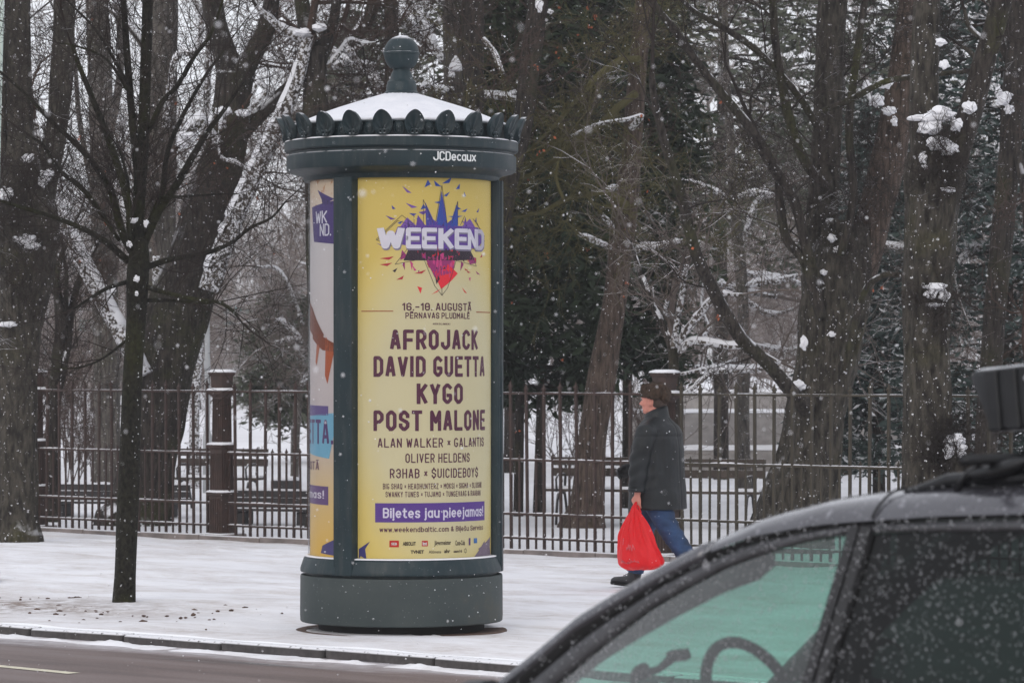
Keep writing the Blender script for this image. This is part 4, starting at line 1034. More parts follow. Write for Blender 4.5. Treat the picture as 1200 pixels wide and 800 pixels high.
for k in range(2600):
    v = vs_[rs.randrange(len(vs_))]; n = (v.normal + Vector((rs.uniform(-.6, .6), rs.uniform(-.6, .6), rs.uniform(-.6, .6)))).normalized(); L = rs.uniform(.008, .018)
    s_ = n.cross(Vector((0, 0, 1))).normalized() * .0018
    fz.add([v.co - s_, v.co + s_, v.co + n * L], [(0, 1, 2)])
o = obj('fur', fz, M['fur'], hat); o['kind'] = 'stuff'
gb = MB(); gb.tube([(.25, -.205, 1.012), (.30, -.182, 1.0)], [.05, .046], 10); hand(gb, (.295, -.184, .998), (0, .35, 1), (.1, -1, .3), (1, .25, -.1), 1.35)
remesh('glove', gb, .008, 1, M['glove'], person)
# red carrier bag
t = NT('bag_red'); v = t.coord()
n = t.noise(t.coord((3, 3, 1.2)), 4, 4)
t.base(t.ramp(n, [(.3, (.80, .006, .012)), (.7, (.97, .022, .032))]), .32, .5)
trl = t.new('ShaderNodeBsdfTranslucent'); trl.inputs[0].default_value = (1, .02, .03, 1); mx = t.new('ShaderNodeMixShader'); mx.inputs[0].default_value = .42
t.l.new(t.b.outputs[0], mx.inputs[1]); t.l.new(trl.outputs[0], mx.inputs[2]); t.l.new(mx.outputs[0], t.out.inputs[0])
t.bump(t.noise(t.coord((9, 9, 2)), 3, 4), .5, .02)
M['bag'] = t.m
bag = thing('carrier_bag', 'bright red plastic carrier bag hanging from the walking man\'s hand', 'bag', (PX - .866 * .035 - .5 * .30 * 1.0, PD + .5 * .035 - .866 * .30, 0), PI - pa)
bag.location = Matrix.Translation(person.location) @ Matrix.Rotation(PI - pa, 4, 'Z') @ Vector((.035, .345, 0))
prof = [(.716, .006, .004, .0), (.70, .018, .012, 0), (.66, .045, .035, -.004), (.60, .082, .066, -.008), (.53, .118, .098, -.012), (.45, .150, .125, -.018), (.37, .178, .145, -.03), (.30, .196, .160, -.045), (.25, .203, .165, -.055), (.215, .192, .155, -.062), (.188, .14, .11, -.055), (.180, .06, .05, -.04)]
rings = []
for (z, a, b, cx) in [tuple(x) for x in catmull(prof, 4)]:
    r = []
    for j in range(96):
        q = 2 * PI * j / 96
        f = 1 + (.16 * smooth(.25, .66, z)) * math.sin(q * 11 + z * 5) + .07 * mnoise.noise(Vector((math.cos(q) * 2.4, math.sin(q) * 2.4, z * 5))) + .05 * math.sin(q * 23) * smooth(.40, .68, z)
        cr = 1 + .06 * mnoise.noise(Vector((math.cos(q) * 6, math.sin(q) * 6, z * 14)))
        r.append((cx + a * f * cr * math.cos(q), b * f * cr * math.sin(q), z + .012 * mnoise.noise(Vector((math.cos(q) * 3, math.sin(q) * 3, 1))) * smooth(.4, .2, z)))
    rings.append(r)
mb = MB(); mb.loft(rings); obj('bag_body', mb, M['bag'], bag)
for s_ in (-1, 1):
    mb = MB(); mb.tube([(.012 * s_ - .03, -.03, .66), (.014 * s_ - .01, -.035, .70), (.0, -.046, .735), (.0, -.03, .75), (.014 * s_ + .005, -.005, .71), (.016 * s_ + .02, .01, .64)], [.012, .010, .008, .008, .010, .014], 8)
    obj('handle', mb, M['bag'], bag)
# faint print on the bag
M['bagprint'] = plain('bag_print', (.85, .13, .15), .6, .3, 60)
mb = MB(); rs = random.Random(9)
def onbag(u, z):
    k = min(range(len(rings)), key=lambda i: abs(rings[i][0][2] - z)); a = PI / 2 + u
    j = (a / (2 * PI)) * 96; j0 = int(math.floor(j)) % 96; f = j - math.floor(j)
    k2 = k - 1 if rings[k][0][2] < z else k + 1
    def rp(kk): return Vector(rings[kk][j0]).lerp(Vector(rings[kk][(j0 + 1) % 96]), f)
    A, B = rp(k), rp(k2); w_ = 0 if abs(A.z - B.z) < 1e-6 else (z - A.z) / (B.z - A.z)
    p_ = A.lerp(B, max(0, min(1, w_))); c = Vector((-.03, 0, p_.z)); return p_ + (p_ - c).normalized() * .006
pts = [(.25, .355), (.18, .40), (.12, .345), (.05, .395), (.0, .35), (-.06, .40), (-.09, .355), (-.16, .375), (-.18, .35)]
for (u0, z0), (u1, z1) in zip(pts, pts[1:]): mb.tube([onbag(u0, z0), onbag((u0 + u1) / 2, (z0 + z1) / 2), onbag(u1, z1)], .0035, 4)
mb.tube([onbag(-.35, .395), onbag(-.36, .42), onbag(-.36, .45)], .004, 4)
for k in range(15):
    u = .35 - k * .055; z = .245 + .010 * math.sin(k * .5); mb.tube([onbag(u, z), onbag(u - .02, z + .018 * rs.random() + .01), onbag(u - .035, z)], .003, 4)
obj('faded_print', mb, M['bagprint'], bag, kind='stuff')
# ------------------------------------------------------------ trees
def grow(S, p, d, L, r, depth, jit=.22, up=.03, kids=1.5, rmin=.0028, spread=.9, n=None, droop=0.0, rng=rnd):
    n = n or (5 if depth > 1 else 3)
    px, py, pz = p; dx, dy, dz = d
    st = L / n
    for i in range(n):
        dx += rng.gauss(0, jit); dy += rng.gauss(0, jit); dz += rng.gauss(0, jit) + up - droop
        q = math.sqrt(dx * dx + dy * dy + dz * dz) or 1; dx /= q; dy /= q; dz /= q
        qx, qy, qz = px + dx * st, py + dy * st, pz + dz * st
        ra = max(rmin, r * (1 - .75 * i / n)); rb = max(rmin * .8, r * (1 - .75 * (i + 1) / n))
        S.append((px, py, pz, qx, qy, qz, ra, rb))
        px, py, pz = qx, qy, qz
        if depth > 0:
            k = int(kids) + (1 if rng.random() < kids - int(kids) else 0)
            for _ in range(k):
                ex, ey, ez = dx + rng.gauss(0, spread), dy + rng.gauss(0, spread), dz + rng.gauss(0, spread) + up
                q = math.sqrt(ex * ex + ey * ey + ez * ez) or 1
                grow(S, (px, py, pz), (ex / q, ey / q, ez / q), L * rng.uniform(.35, .62), rb * rng.uniform(.5, .7), depth - 1, jit, up, kids, rmin, spread, None, droop, rng)
def barkfn(amp, fr, seed, flare=0, zb=0):
    def fn(p, d, a, i):
        v = Vector((math.cos(a) * fr + seed, math.sin(a) * fr, p.z * .9))
        k = 1 + amp * (abs(mnoise.noise(v)) * 2 - .5) + amp * .7 * mnoise.noise(Vector((math.cos(a) * fr * 2.3, math.sin(a) * fr * 2.3 + seed, p.z * 2.2)))
        k += .10 * mnoise.noise(Vector((math.cos(a) * 1.1, math.sin(a) * 1.1, p.z * 1.2 + seed)))
        if flare: k += flare * math.exp(-max(0, p.z - zb) / .35) * (1 + .35 * math.sin(a * 5 + seed))
        return k
    return fn
def limb_pts(pl, D, D2=None, k=6):
    D2 = D if D2 is None else D2; n = len(pl) - 1
    out = []
    c = catmull([(x, y, r, D + (D2 - D) * i / n) for i, (x, y, r) in enumerate(pl)], k)
    for x, y, r, d in c: out.append((P(x, y, d), max(.003, r / 4100 * d)))
    return out
def blob(name, parent, px, py, D, rx, rz, ry=None, seed=1, mat=None, n=1):
    w = P(px, py, D); s_ = D / 4100; mb = MB()
    mb.ico(w, 1.0, 4, (rx * s_, min((ry or rx), 9) * s_, rz * s_), .6, seed)
    mb.v = [(x + .004 * mnoise.noise(Vector((x * 22, y * 22, z * 22))), y, z + .007 * mnoise.noise(Vector((x * 15, y * 15, seed)))) for x, y, z in mb.v]
    return obj(name, mb, mat or M['snow'], parent, world=True)
def tree(label, D, trunk, limbs=(), mat='bark_dark', twig='twig_dark', sides=16, base=True, tw=None, group=None, cat='tree', name='bare_tree', snow=(), ridges=(), flare=.25, amp=.06, D2=None, seed=0, extra=None, k=8):
    """trunk and limbs as (px, py, r_px) lines at distance D; every point is a real place in the park"""
    tp = limb_pts(trunk, D, D2, k)
    b = tp[0][0]; zb = gz(b.x, b.y)
    if base and b.z > zb - .15:
        tp = [(Vector((b.x, b.y, zb - .15)), tp[0][1] * 1.02)] + tp
    root = thing(name, label, cat, (b.x, b.y, zb), 0, group)
    mb = MB(); mb.tube([p for p, r in tp], [r for p, r in tp], sides, fn=barkfn(amp, sides / 9, seed * 3.1, flare, zb))
    obj('trunk', mb, M[mat], root, world=True)
    allp = [(tp, 0)]
    for li in limbs:
        pl, dd = li[0], li[1]; lm = li[2] if len(li) > 2 else mat
        lp = limb_pts(pl, D + (li[3] if len(li) > 3 else 0), D + dd)
        mb = MB(); mb.tube([p for p, r in lp], [r for p, r in lp], 10 if lp[0][1] > .03 else 7, fn=barkfn(.07, 1.6, seed + len(allp)))
        lo = obj('limb', mb, M[lm], root, world=True); allp.append((lp, 1))
        if ridges == 'all' or len(allp) - 2 in ridges:
            # a ridge of snow lying along the top of the limb
            rows = []; fine = []
            for (pa_, ra_), (pb_, rb_) in zip(lp, lp[1:]):
                ns_ = max(2, int((pb_ - pa_).length / .035))
                fine += [(pa_.lerp(pb_, q / ns_), ra_ + (rb_ - ra_) * q / ns_) for q in range(ns_)]
            m = len(fine)
            for i, (p, r) in enumerate(fine):
                a_ = fine[max(i - 3, 0)][0]; c_ = fine[min(i + 3, m - 1)][0]; t_ = (c_ - a_).normalized(); steep = abs(t_.z)
                sd = t_.cross(Vector((0, 0, 1)))
                if sd.length < .1: sd = Vector((1, 0, 0))
                sd.normalize(); u_ = sd.cross(t_)
                nzz = mnoise.noise(p * 2.2) * .8 + mnoise.noise(p * 9) * (.45 + .9 * steep)
                fl = min(1, i / 8, (m - 1 - i) / 8) * max(.0, min(1.15, 1.05 - .30 * steep + (.35 if r > .07 else 0) + nzz))
                hh = (.40 * r + .012) * fl * (1.25 - steep)
                o1 = r * .10 * mnoise.noise(p * 14)
                rows.append([p + sd * r * .95 * fl + u_ * (r * .30 - (1 - fl) * r * .3), p + sd * (r * .62 * fl + o1) + u_ * (r * .80 * fl + hh * .75), p + sd * o1 + u_ * (r * .97 * min(1, fl * 1.6) + hh), p - sd * (r * .62 * fl - o1) + u_ * (r * .80 * fl + hh * .75), p - sd * r * .95 * fl + u_ * (r * .30 - (1 - fl) * r * .3)])
            s_ = MB(); s_.loft(rows, cap=False, closed=False); obj('snow_ridge', s_, M['snow'], lo, world=True)
    S = []; rng = random.Random(seed * 13 + 5)
    tw = tw or {}
    for ln, kind in allp:
        every = tw.get('te', 0) if kind == 0 else tw.get('le', .25)
        if tw.get('depth', 2) > 2: every *= 1.9 if trunk[0][0] < 500 else 3.0
        if not every: continue
        acc = 0
        for i in range(len(ln) - 1):
            a, ra = ln[i]; b_, rb = ln[i + 1]; acc += (b_ - a).length
            if kind == 0 and a.z < tw.get('zmin', 3.0): acc = 0; continue
            while acc > every:
                acc -= every
                t_ = (b_ - a).normalized(); u = rng.random(); p = a.lerp(b_, u)
                d = Vector((rng.gauss(0, 1), rng.gauss(0, 1), rng.gauss(0, 1))); d = (d - t_ * d.dot(t_)).normalized()
                d = (d + t_ * tw.get('fw', .6) + Vector((0, 0, tw.get('up', .1)))).normalized()
                L = tw.get('L', 1.2) * rng.uniform(.5, 1.2)
                grow(S, tuple(p), tuple(d), L, min(ra * .6, tw.get('r', .014)), tw.get('depth', 2), tw.get('jit', .2), tw.get('gup', .03), tw.get('kids', 1.4), tw.get('rmin', .003), .9, None, tw.get('droop', 0), rng)
        if tw.get('tip', True) and ln[-1][1] < .12:
            p = ln[-1][0]; d = (ln[-1][0] - ln[-3][0]).normalized()
            grow(S, tuple(p), tuple(d), tw.get('L', 1.2) * 1.3, ln[-1][1] * .9, tw.get('depth', 2), tw.get('jit', .2), .03, 1.6, tw.get('rmin', .003), .9, None, 0, rng)
    if S:
        me = seg_mesh('twigs', S); obj('twigs', me, M[twig], root, world=True, kind='stuff')
    for i, s_ in enumerate(snow): blob('snow_patch', root, s_[0], s_[1], s_[2], s_[3], s_[4], seed=i + seed)
    return root
Q = 'bare_tree'
# left edge: thick lime with mossy ridged bark, in front of the fence
def left_lime():
    D = 39.4
    r = tree('thick old lime at the left edge with mossy bark, in front of the fence', D,
        [(18, 628, 29), (18, 600, 25), (20, 540, 23), (21, 450, 24), (24, 380, 27), (30, 320, 33), (32, 270, 37), (28, 215, 30), (24, 160, 17), (22, 100, 15), (21, 30, 15), (20, -60, 14), (18, -220, 10)],
        [([(42, 270, 20), (52, 210, 17), (66, 150, 13), (73, 80, 14), (75, 20, 13), (78, -80, 12), (90, -220, 8)], .3),
         ([(8, 240, 8), (3, 160, 5), (2, 60, 4), (-2, -60, 3)], -.2)],
        'bark_lime', 'twig_dark', 44, tw=dict(le=.55, te=.5, zmin=4.2, L=1.3, depth=2), amp=.10, flare=.22, seed=1,
        snow=[(30, 281, 39.10, 13, 7), (38, 288, 39.10, 9, 5), (7, 228, 39.10, 9, 8), (33, 185, 39.10, 6, 5), (55, 205, 39.10, 8, 6), (50, 212, 39.10, 5, 7), (10, 380, 39.10, 10, 3)])
    # burr shoots round the swelling
    S = []; rng = random.Random(4)
    for k in range(75):
        w = P(rng.uniform(0, 70), rng.gauss(270, 55), 39.0 + rng.uniform(-.2, .3))
        grow(S, tuple(w), (rng.uniform(-1, 1), rng.uniform(-.9, .1), rng.uniform(-.2, .9)), rng.uniform(.2, .55), .006, 2, .25, .05, 1.5, .0025, 1.0, None, 0, rng)
    obj('burr_shoots', seg_mesh('burr_shoots', S), M['twig_dark'], r, world=True, kind='stuff')
left_lime()
# young street tree in front
def young():
    D = 28.05
    L = [
     ([(160, 300, 8), (163, 230, 7.5), (168, 150, 7), (171, 80, 6.5), (173, 0, 6), (176, -90, 5), (180, -220, 3)], .1),
     ([(163, 215, 5), (156, 150, 4.5), (150, 80, 4), (146, 20, 3.6), (141, -60, 3), (136, -170, 2)], .2),
     ([(158, 300, 5.2), (143, 272, 4.6), (130, 225, 4.2), (112, 195, 3.8), (88, 168, 3.2), (58, 140, 2.6), (32, 112, 2.1), (0, 84, 1.6)], .5),
     ([(160, 292, 5), (147, 225, 4.6), (128, 165, 4.0), (106, 110, 3.4), (92, 75, 2.8), (84, 52, 2.2)], -.4),
     ([(150, 306, 4.5), (122, 282, 3.6), (90, 265, 3.0), (55, 252, 2.6), (15, 240, 2.2), (-20, 228, 1.4)], -.6),
     ([(140, 282, 2.5), (100, 225, 3.2), (70, 200, 2.6), (52, 172, 2.0), (36, 160, 1.4)], .2),
     ([(150, 330, 3), (125, 338, 2.4), (105, 350, 1.9), (85, 362, 1.2)], -.4),
     ([(168, 314, 4.4), (200, 304, 3.4), (240, 297, 2.9), (270, 285, 2.4), (292, 268, 2.2), (318, 255, 1.6), (335, 236, 1.0)], .6),
     ([(168, 335, 3.6), (190, 342, 2.8), (225, 350, 2.5), (255, 354, 2.2), (270, 362, 2.2), (278, 370, 1.8)], -.5),
     ([(166, 352, 3.0), (200, 352, 2.1), (238, 355, 1.6), (262, 353, 1.1)], .2),
     ([(167, 290, 5.0), (185, 250, 4.6), (208, 215, 4.2), (225, 185, 3.9), (243, 155, 3.2), (262, 130, 2.4), (285, 96, 1.5)], .3),
     ([(176, 150, 3.6), (190, 120, 3.2), (208, 100, 2.9), (228, 66, 2.5), (246, 42, 2.0), (258, 10, 1.4), (270, -30, 1.0)], -.3),
     ([(176, 262, 4.6), (190, 225, 3.6), (196, 180, 2.8), (212, 140, 2.6), (240, 90, 2.0), (262, 60, 1.2)], .6),
     ([(148, 96, 2.5), (128, 60, 2.0), (108, 30, 1.6), (86, 8, 1.2), (60, -20, .8)], .4),
     ([(152, 110, 2.2), (125, 70, 1.5), (92, 55, 1.2), (66, 50, .8)], -.3),
     ([(187, 232, 2.4), (220, 230, 1.6), (250, 228, 1.2), (278, 227, .8)], .3),
     ([(153, 395, 2.0), (120, 420, 1.4), (95, 430, 1.1), (72, 432, .8)], .2),
     ([(155, 300, 3.0), (150, 262, 2.6), (150, 215, 2.0), (140, 175, 1.4)], -.7),
    ]
    tree('slim dark young street tree on the snow left of the advertising column', D,
        [(145, 708, 13), (147, 660, 12.5), (151, 560, 12.5), (155, 450, 11.5), (159, 380, 11.5), (161, 330, 13), (163, 300, 12), (164, 278, 8)], L,
        'bark_young', 'twig_dark', 22, flare=.10, amp=.035, seed=2, tw=dict(le=.10, te=0, L=.66, depth=2, r=.006, rmin=.0021, jit=.13, kids=1.2, fw=.9, up=.12),
        snow=[(160, 327, 27.88, 3.2, 3.6), (160, 344, 27.88, 2, 2.6), (156, 258, 27.9, 5, 3), (171, 262, 27.9, 3, 4), (152, 286, 27.9, 3.4, 3.4)])
young()
# big leaning tree behind the fence with a snow-laden limb on each side
tree('big leaning tree behind the fence with a snow-covered limb rising to the right', 44.5,
    [(160, 612, 40), (165, 590, 34), (176, 520, 33), (190, 450, 35), (203, 390, 34), (220, 330, 33), (238, 270, 31), (255, 215, 27), (266, 170, 23), (272, 120, 21), (276, 85, 22)],
    [([(272, 92, 17), (262, 60, 14), (252, 25, 13), (246, -20, 12), (240, -120, 10), (236, -230, 6)], .4),
     ([(280, 95, 15), (294, 66, 12), (310, 38, 10), (318, 5, 9), (326, -60, 8), (340, -200, 5)], -.4),
     ([(246, 340, 13), (256, 305, 12), (268, 275, 11.5), (282, 240, 11), (300, 200, 10.5), (318, 162, 10), (334, 128, 9), (350, 88, 8), (362, 40, 7)], -1.2, 'bark_snowy', -.9),
     ([(262, 190, 10), (284, 158, 9), (312, 128, 8.5), (338, 104, 8), (358, 88, 7), (385, 60, 5)], .5),
     ([(168, 440, 12), (150, 405, 10.5), (132, 372, 10), (112, 335, 10), (92, 298, 9.5), (76, 262, 8.5), (62, 230, 7), (50, 190, 5), (40, 140, 4)], -.6, 'bark_snowy', -.7),
     ([(258, 172, 7), (240, 152, 6.5), (232, 142, 6.5), (216, 158, 5), (208, 172, 4)], -.6, 'bark_snowy', -.4),
     ([(262, 150, 4), (262, 130, 3), (256, 172, 2), (262, 186, 2), (280, 192, 1.8), (298, 204, 1.5)], -.9, 'bark_snowy', -.6),
     ([(290, 130, 3), (304, 118, 2.6), (312, 106, 2.4), (302, 98, 2.2), (296, 110, 2)], -.5, 'bark_snowy', -.4)],
    'bark_dark', 'twig_red', 36, tw=dict(le=.42, te=.5, zmin=3.4, L=1.5, depth=3, kids=1.35, r=.016, rmin=.0035), amp=.09, seed=3, ridges=(2, 4, 5, 6, 7),
    snow=[(262, 130, 43.6, 9, 4.5), (285, 132, 43.6, 8, 4), (222, 160, 43.6, 9, 5), (214, 168, 43.6, 7, 5), (133, 340, 43.4, 3, 4), (247, 138, 43.6, 3, 7)])
# straight trunk behind the leaning one
tree('straight tall trunk rising just behind the young tree, forked far overhead', 52, [(182, 560, 20), (184, 400, 19), (187, 260, 19), (188, 120, 19), (190, 40, 18), (192, -80, 16), (195, -240, 12)],
    [([(183, 520, 8), (178, 470, 7), (184, 430, 7), (190, 380, 6), (184, 330, 5), (183, 300, 4)], -1.0, 'bark_snowy', -.8), ([(194, 150, 5), (206, 70, 4), (230, 60, 3.5), (236, 20, 3), (228, 0, 3)], -.6, 'bark_snowy', -.4), ([(180, 70, 5), (150, 30, 4), (120, 6, 3), (90, -10, 2)], .6)],
    'bark_grey', 'twig_grey', 26, tw=dict(le=.9, te=.9, zmin=3.5, L=1.6, depth=3, rmin=.004), amp=.09, seed=4, ridges=(0, 1))
tree('grey trunk between the two left limes, its bark plain and straight', 56, [(126, 540, 15), (125, 420, 15), (122, 300, 15), (119, 200, 14), (117, 90, 14), (113, 0, 13), (108, -120, 11), (100, -240, 8)],
    [([(120, 190, 6), (136, 120, 5), (142, 60, 4), (136, 0, 3.4)], .6), ([(122, 260, 4), (104, 200, 3.5), (92, 130, 3), (88, 60, 2)], -.6)], 'bark_grey', 'twig_grey', 22, tw=dict(le=.9, te=.9, zmin=3.5, L=1.6, depth=3, rmin=.004), amp=.09, seed=5)
tree('double-stemmed dark thin tree behind the far left fence pillar', 45.5, [(62, 612, 8), (60, 540, 8), (63, 470, 7), (67, 420, 7), (70, 380, 6), (66, 330, 5), (60, 290, 4), (52, 240, 3), (44, 180, 2)],
    [([(66, 470, 5), (78, 410, 5), (84, 360, 4.5), (96, 320, 3.5), (112, 290, 2.6), (128, 262, 1.6)], .3), ([(70, 400, 4), (74, 370, 4), (66, 340, 3.4), (72, 300, 3), (84, 268, 2)], -.3), ([(76, 395, 3), (78, 330, 2.6), (76, 310, 2), (70, 260, 1.5)], -.2)],
    'bark_dark', 'twig_dark', 14, tw=dict(le=.16, te=.2, zmin=.6, L=.95, depth=2, rmin=.0028, up=.3), seed=6, ridges=(0,), flare=.1)
tree('tree right above the column roof on its left, forking like a slingshot', 43.5, [(378, 640, 17), (377, 500, 16), (375, 350, 15), (372, 220, 15), (370, 140, 15), (369, 90, 14), (371, 55, 15)],
    [([(366, 60, 11), (358, 28, 9), (352, -10, 8), (344, -80, 6), (330, -200, 4)], .4), ([(378, 55, 9), (388, 32, 7), (394, 5, 6), (400, -60, 5), (410, -180, 3)], -.3), ([(366, 52, 7), (346, 42, 6), (330, 34, 5), (314, 20, 4), (300, 8, 3)], -.3, 'bark_snowy'),
     ([(382, 80, 4), (396, 64, 3.6), (410, 48, 3), (425, 52, 2.4), (440, 50, 1.6)], .4, 'bark_snowy')],
    'bark_dark', 'twig_dark', 26, tw=dict(le=.38, te=.5, zmin=4.2, L=1.3, depth=3, kids=1.35, rmin=.003), amp=.09, seed=7, ridges=(2, 3), snow=[(354, 38, 43.2, 10, 4), (374, 32, 43.2, 8, 4)])
tree('snow-topped crooked limbs of a bare tree left of the ball finial', 50, [(470, 600, 12), (466, 400, 11), (463, 200, 10), (460, 100, 9), (459, 40, 8.5), (458, -20, 8), (456, -120, 7), (452, -240, 5)],
    [([(448, 112, 6), (436, 90, 6), (420, 78, 6), (404, 72, 5.5), (390, 60, 4), (378, 50, 3)], .3, 'bark_snowy'), ([(404, 74, 4), (392, 78, 4), (380, 78, 4)], .3, 'bark_snowy'), ([(440, 76, 4), (424, 76, 4), (404, 56, 3.5), (412, 60, 3), (430, 50, 3)], -.4, 'bark_snowy'),
     ([(478, 0, 6), (492, 20, 6), (502, 42, 6), (510, 58, 5), (520, 72, 4)], -.5, 'bark_snowy', -.3), ([(470, 20, 7), (484, 36, 6), (496, 50, 5)], .2, 'bark_snowy'), ([(440, 0, 8), (428, 30, 7), (410, 52, 6), (400, 66, 5), (392, 60, 5)], .6), ([(500, 42, 3), (510, 30, 3), (517, 20, 2)], -.3, 'bark_snowy')],
    'bark_dark', 'twig_red', 18, tw=dict(le=.5, te=.5, zmin=4.0, L=1.3, depth=3, rmin=.0035), seed=8, ridges='all')
tree('grey trunk right of the finial with a pointed cap of snow on a broken stub', 46, [(528, 560, 14), (529, 400, 13), (530, 250, 13), (531, 120, 12), (531, 60, 11), (530, 0, 11), (529, -100, 10), (526, -240, 7)],
    [([(531, 105, 4), (515, 106, 3.5), (500, 100, 3), (492, 104, 2)], -.6, 'bark_snowy', -.3), ([(536, 120, 3), (560, 112, 3.5), (590, 114, 3.8), (612, 118, 4)], -.3, 'bark_snowy', -.3), ([(590, 114, 2.6), (604, 110, 2.6), (614, 108, 2)], -.3, 'bark_snowy', -.3)],
    'bark_grey', 'twig_red', 26, tw=dict(le=.3, te=.35, zmin=3.8, L=1.3, depth=3, rmin=.0035), amp=.08, seed=9, ridges=(0, 1, 2), snow=[(529, 87, 45.6, 4, 3), (533, 46, 45.6, 2, 2.6)])
st = MB(); w = P(534, 80, 45.62); s_ = 45.62 / 4100
st.loft([[(w.x + r * s_ * math.cos(q), w.y + r * s_ * math.sin(q), w.z + z * s_) for q in [2 * PI * j / 14 for j in range(14)]] for r, z in ((8, -3), (8.6, -1), (7, 4), (4, 10), (1, 15))])
rt = [o for o in bpy.data.objects if o.get('label', '').startswith('grey trunk right of the finial')][0]
obj('snow_cap', st, M['snow'], rt, world=True)
tree('dark straight trunk close on the right of the grey finial-side trunk', 44, [(553, 560, 15), (553, 400, 14), (553, 250, 14), (554, 120, 13), (554, 50, 13), (554, -20, 13), (556, -120, 11), (560, -240, 8)],
    [([(566, 45, 3), (578, 60, 3), (584, 75, 3), (590, 87, 2.4)], -.4, 'bark_snowy', -.3), ([(546, 30, 4), (530, -10, 3)], .3)], 'bark_dark', 'twig_dark', 28, tw=dict(le=.3, te=.35, zmin=4.0, L=1.2, depth=3), amp=.09, seed=10, ridges=(0,))
tree('mossy leaning trunk just right of the column crown, snow in its fork', 42, [(560, 640, 17), (566, 500, 15), (577, 350, 13), (592, 230, 12), (611, 150, 12), (619, 90, 12), (626, 40, 12), (630, 10, 11), (636, -60, 9), (648, -200, 6)],
    [([(622, 60, 7), (634, 20, 6), (638, -20, 5), (640, -100, 4)], -.4)], 'bark_dark', 'twig_red', 26, tw=dict(le=.22, te=.26, zmin=3.8, L=1.6, depth=3, kids=1.35), amp=.08, seed=11, snow=[(632, 5, 41.5, 4, 9), (645, 14, 41.6, 3, 3)])
# long drooping olive branches, crossing right of the crown
tree('reddish brown leaning trunk between the column and the walking man', 44.0, [(683, 622, 25), (687, 590, 19), (694, 520, 17), (703, 455, 16.5), (714, 390, 15), (726, 310, 14), (734, 240, 14), (740, 180, 12), (745, 110, 11), (752, 30, 10), (760, -60, 9), (770, -220, 6)],
    [([(742, 298, 3), (752, 290, 3.4), (770, 290, 3.4), (790, 284, 3), (800, 282, 2)], -.6, 'bark_snowy'), ([(720, 292, 3), (705, 286, 2.6), (690, 280, 3), (678, 274, 2)], -.5, 'bark_snowy'), ([(722, 268, 3), (712, 260, 3), (705, 250, 2)], -.4, 'bark_snowy'), ([(728, 218, 3), (715, 222, 3), (704, 226, 2)], -.4, 'bark_snowy'),
     ([(733, 240, 5), (712, 225, 3.6), (690, 228, 3.2), (662, 234, 2.8), (640, 246, 2.6), (620, 252, 2.2), (594, 256, 1.4)], -1.8, 'twig_olive', -.2), ([(748, 70, 5), (725, 72, 4), (700, 90, 3.6), (680, 112, 3.0), (655, 142, 2.4), (622, 175, 1.6)], -1.5, 'twig_olive', -.2), ([(660, 234, 2), (652, 210, 2), (654, 190, 1.6)], -1.7, 'twig_olive', -1.6), ([(740, 150, 4), (752, 136, 3), (735, 140, 2.6), (700, 146, 2.4), (668, 160, 2.0)], -1.2, 'bark_snowy', -.3),
     ([(745, 110, 5), (720, 130, 4.5), (700, 150, 4.2), (676, 165, 4), (652, 186, 3.6), (630, 202, 3), (606, 210, 2)], -1.4, 'twig_olive', -.2)],
    'bark_brown', 'twig_olive', 26, tw=dict(le=.30, te=.3, zmin=3.6, L=1.4, depth=3, droop=.02, rmin=.0035), amp=.05, seed=12, ridges=(0, 1, 2, 3), flare=.2)
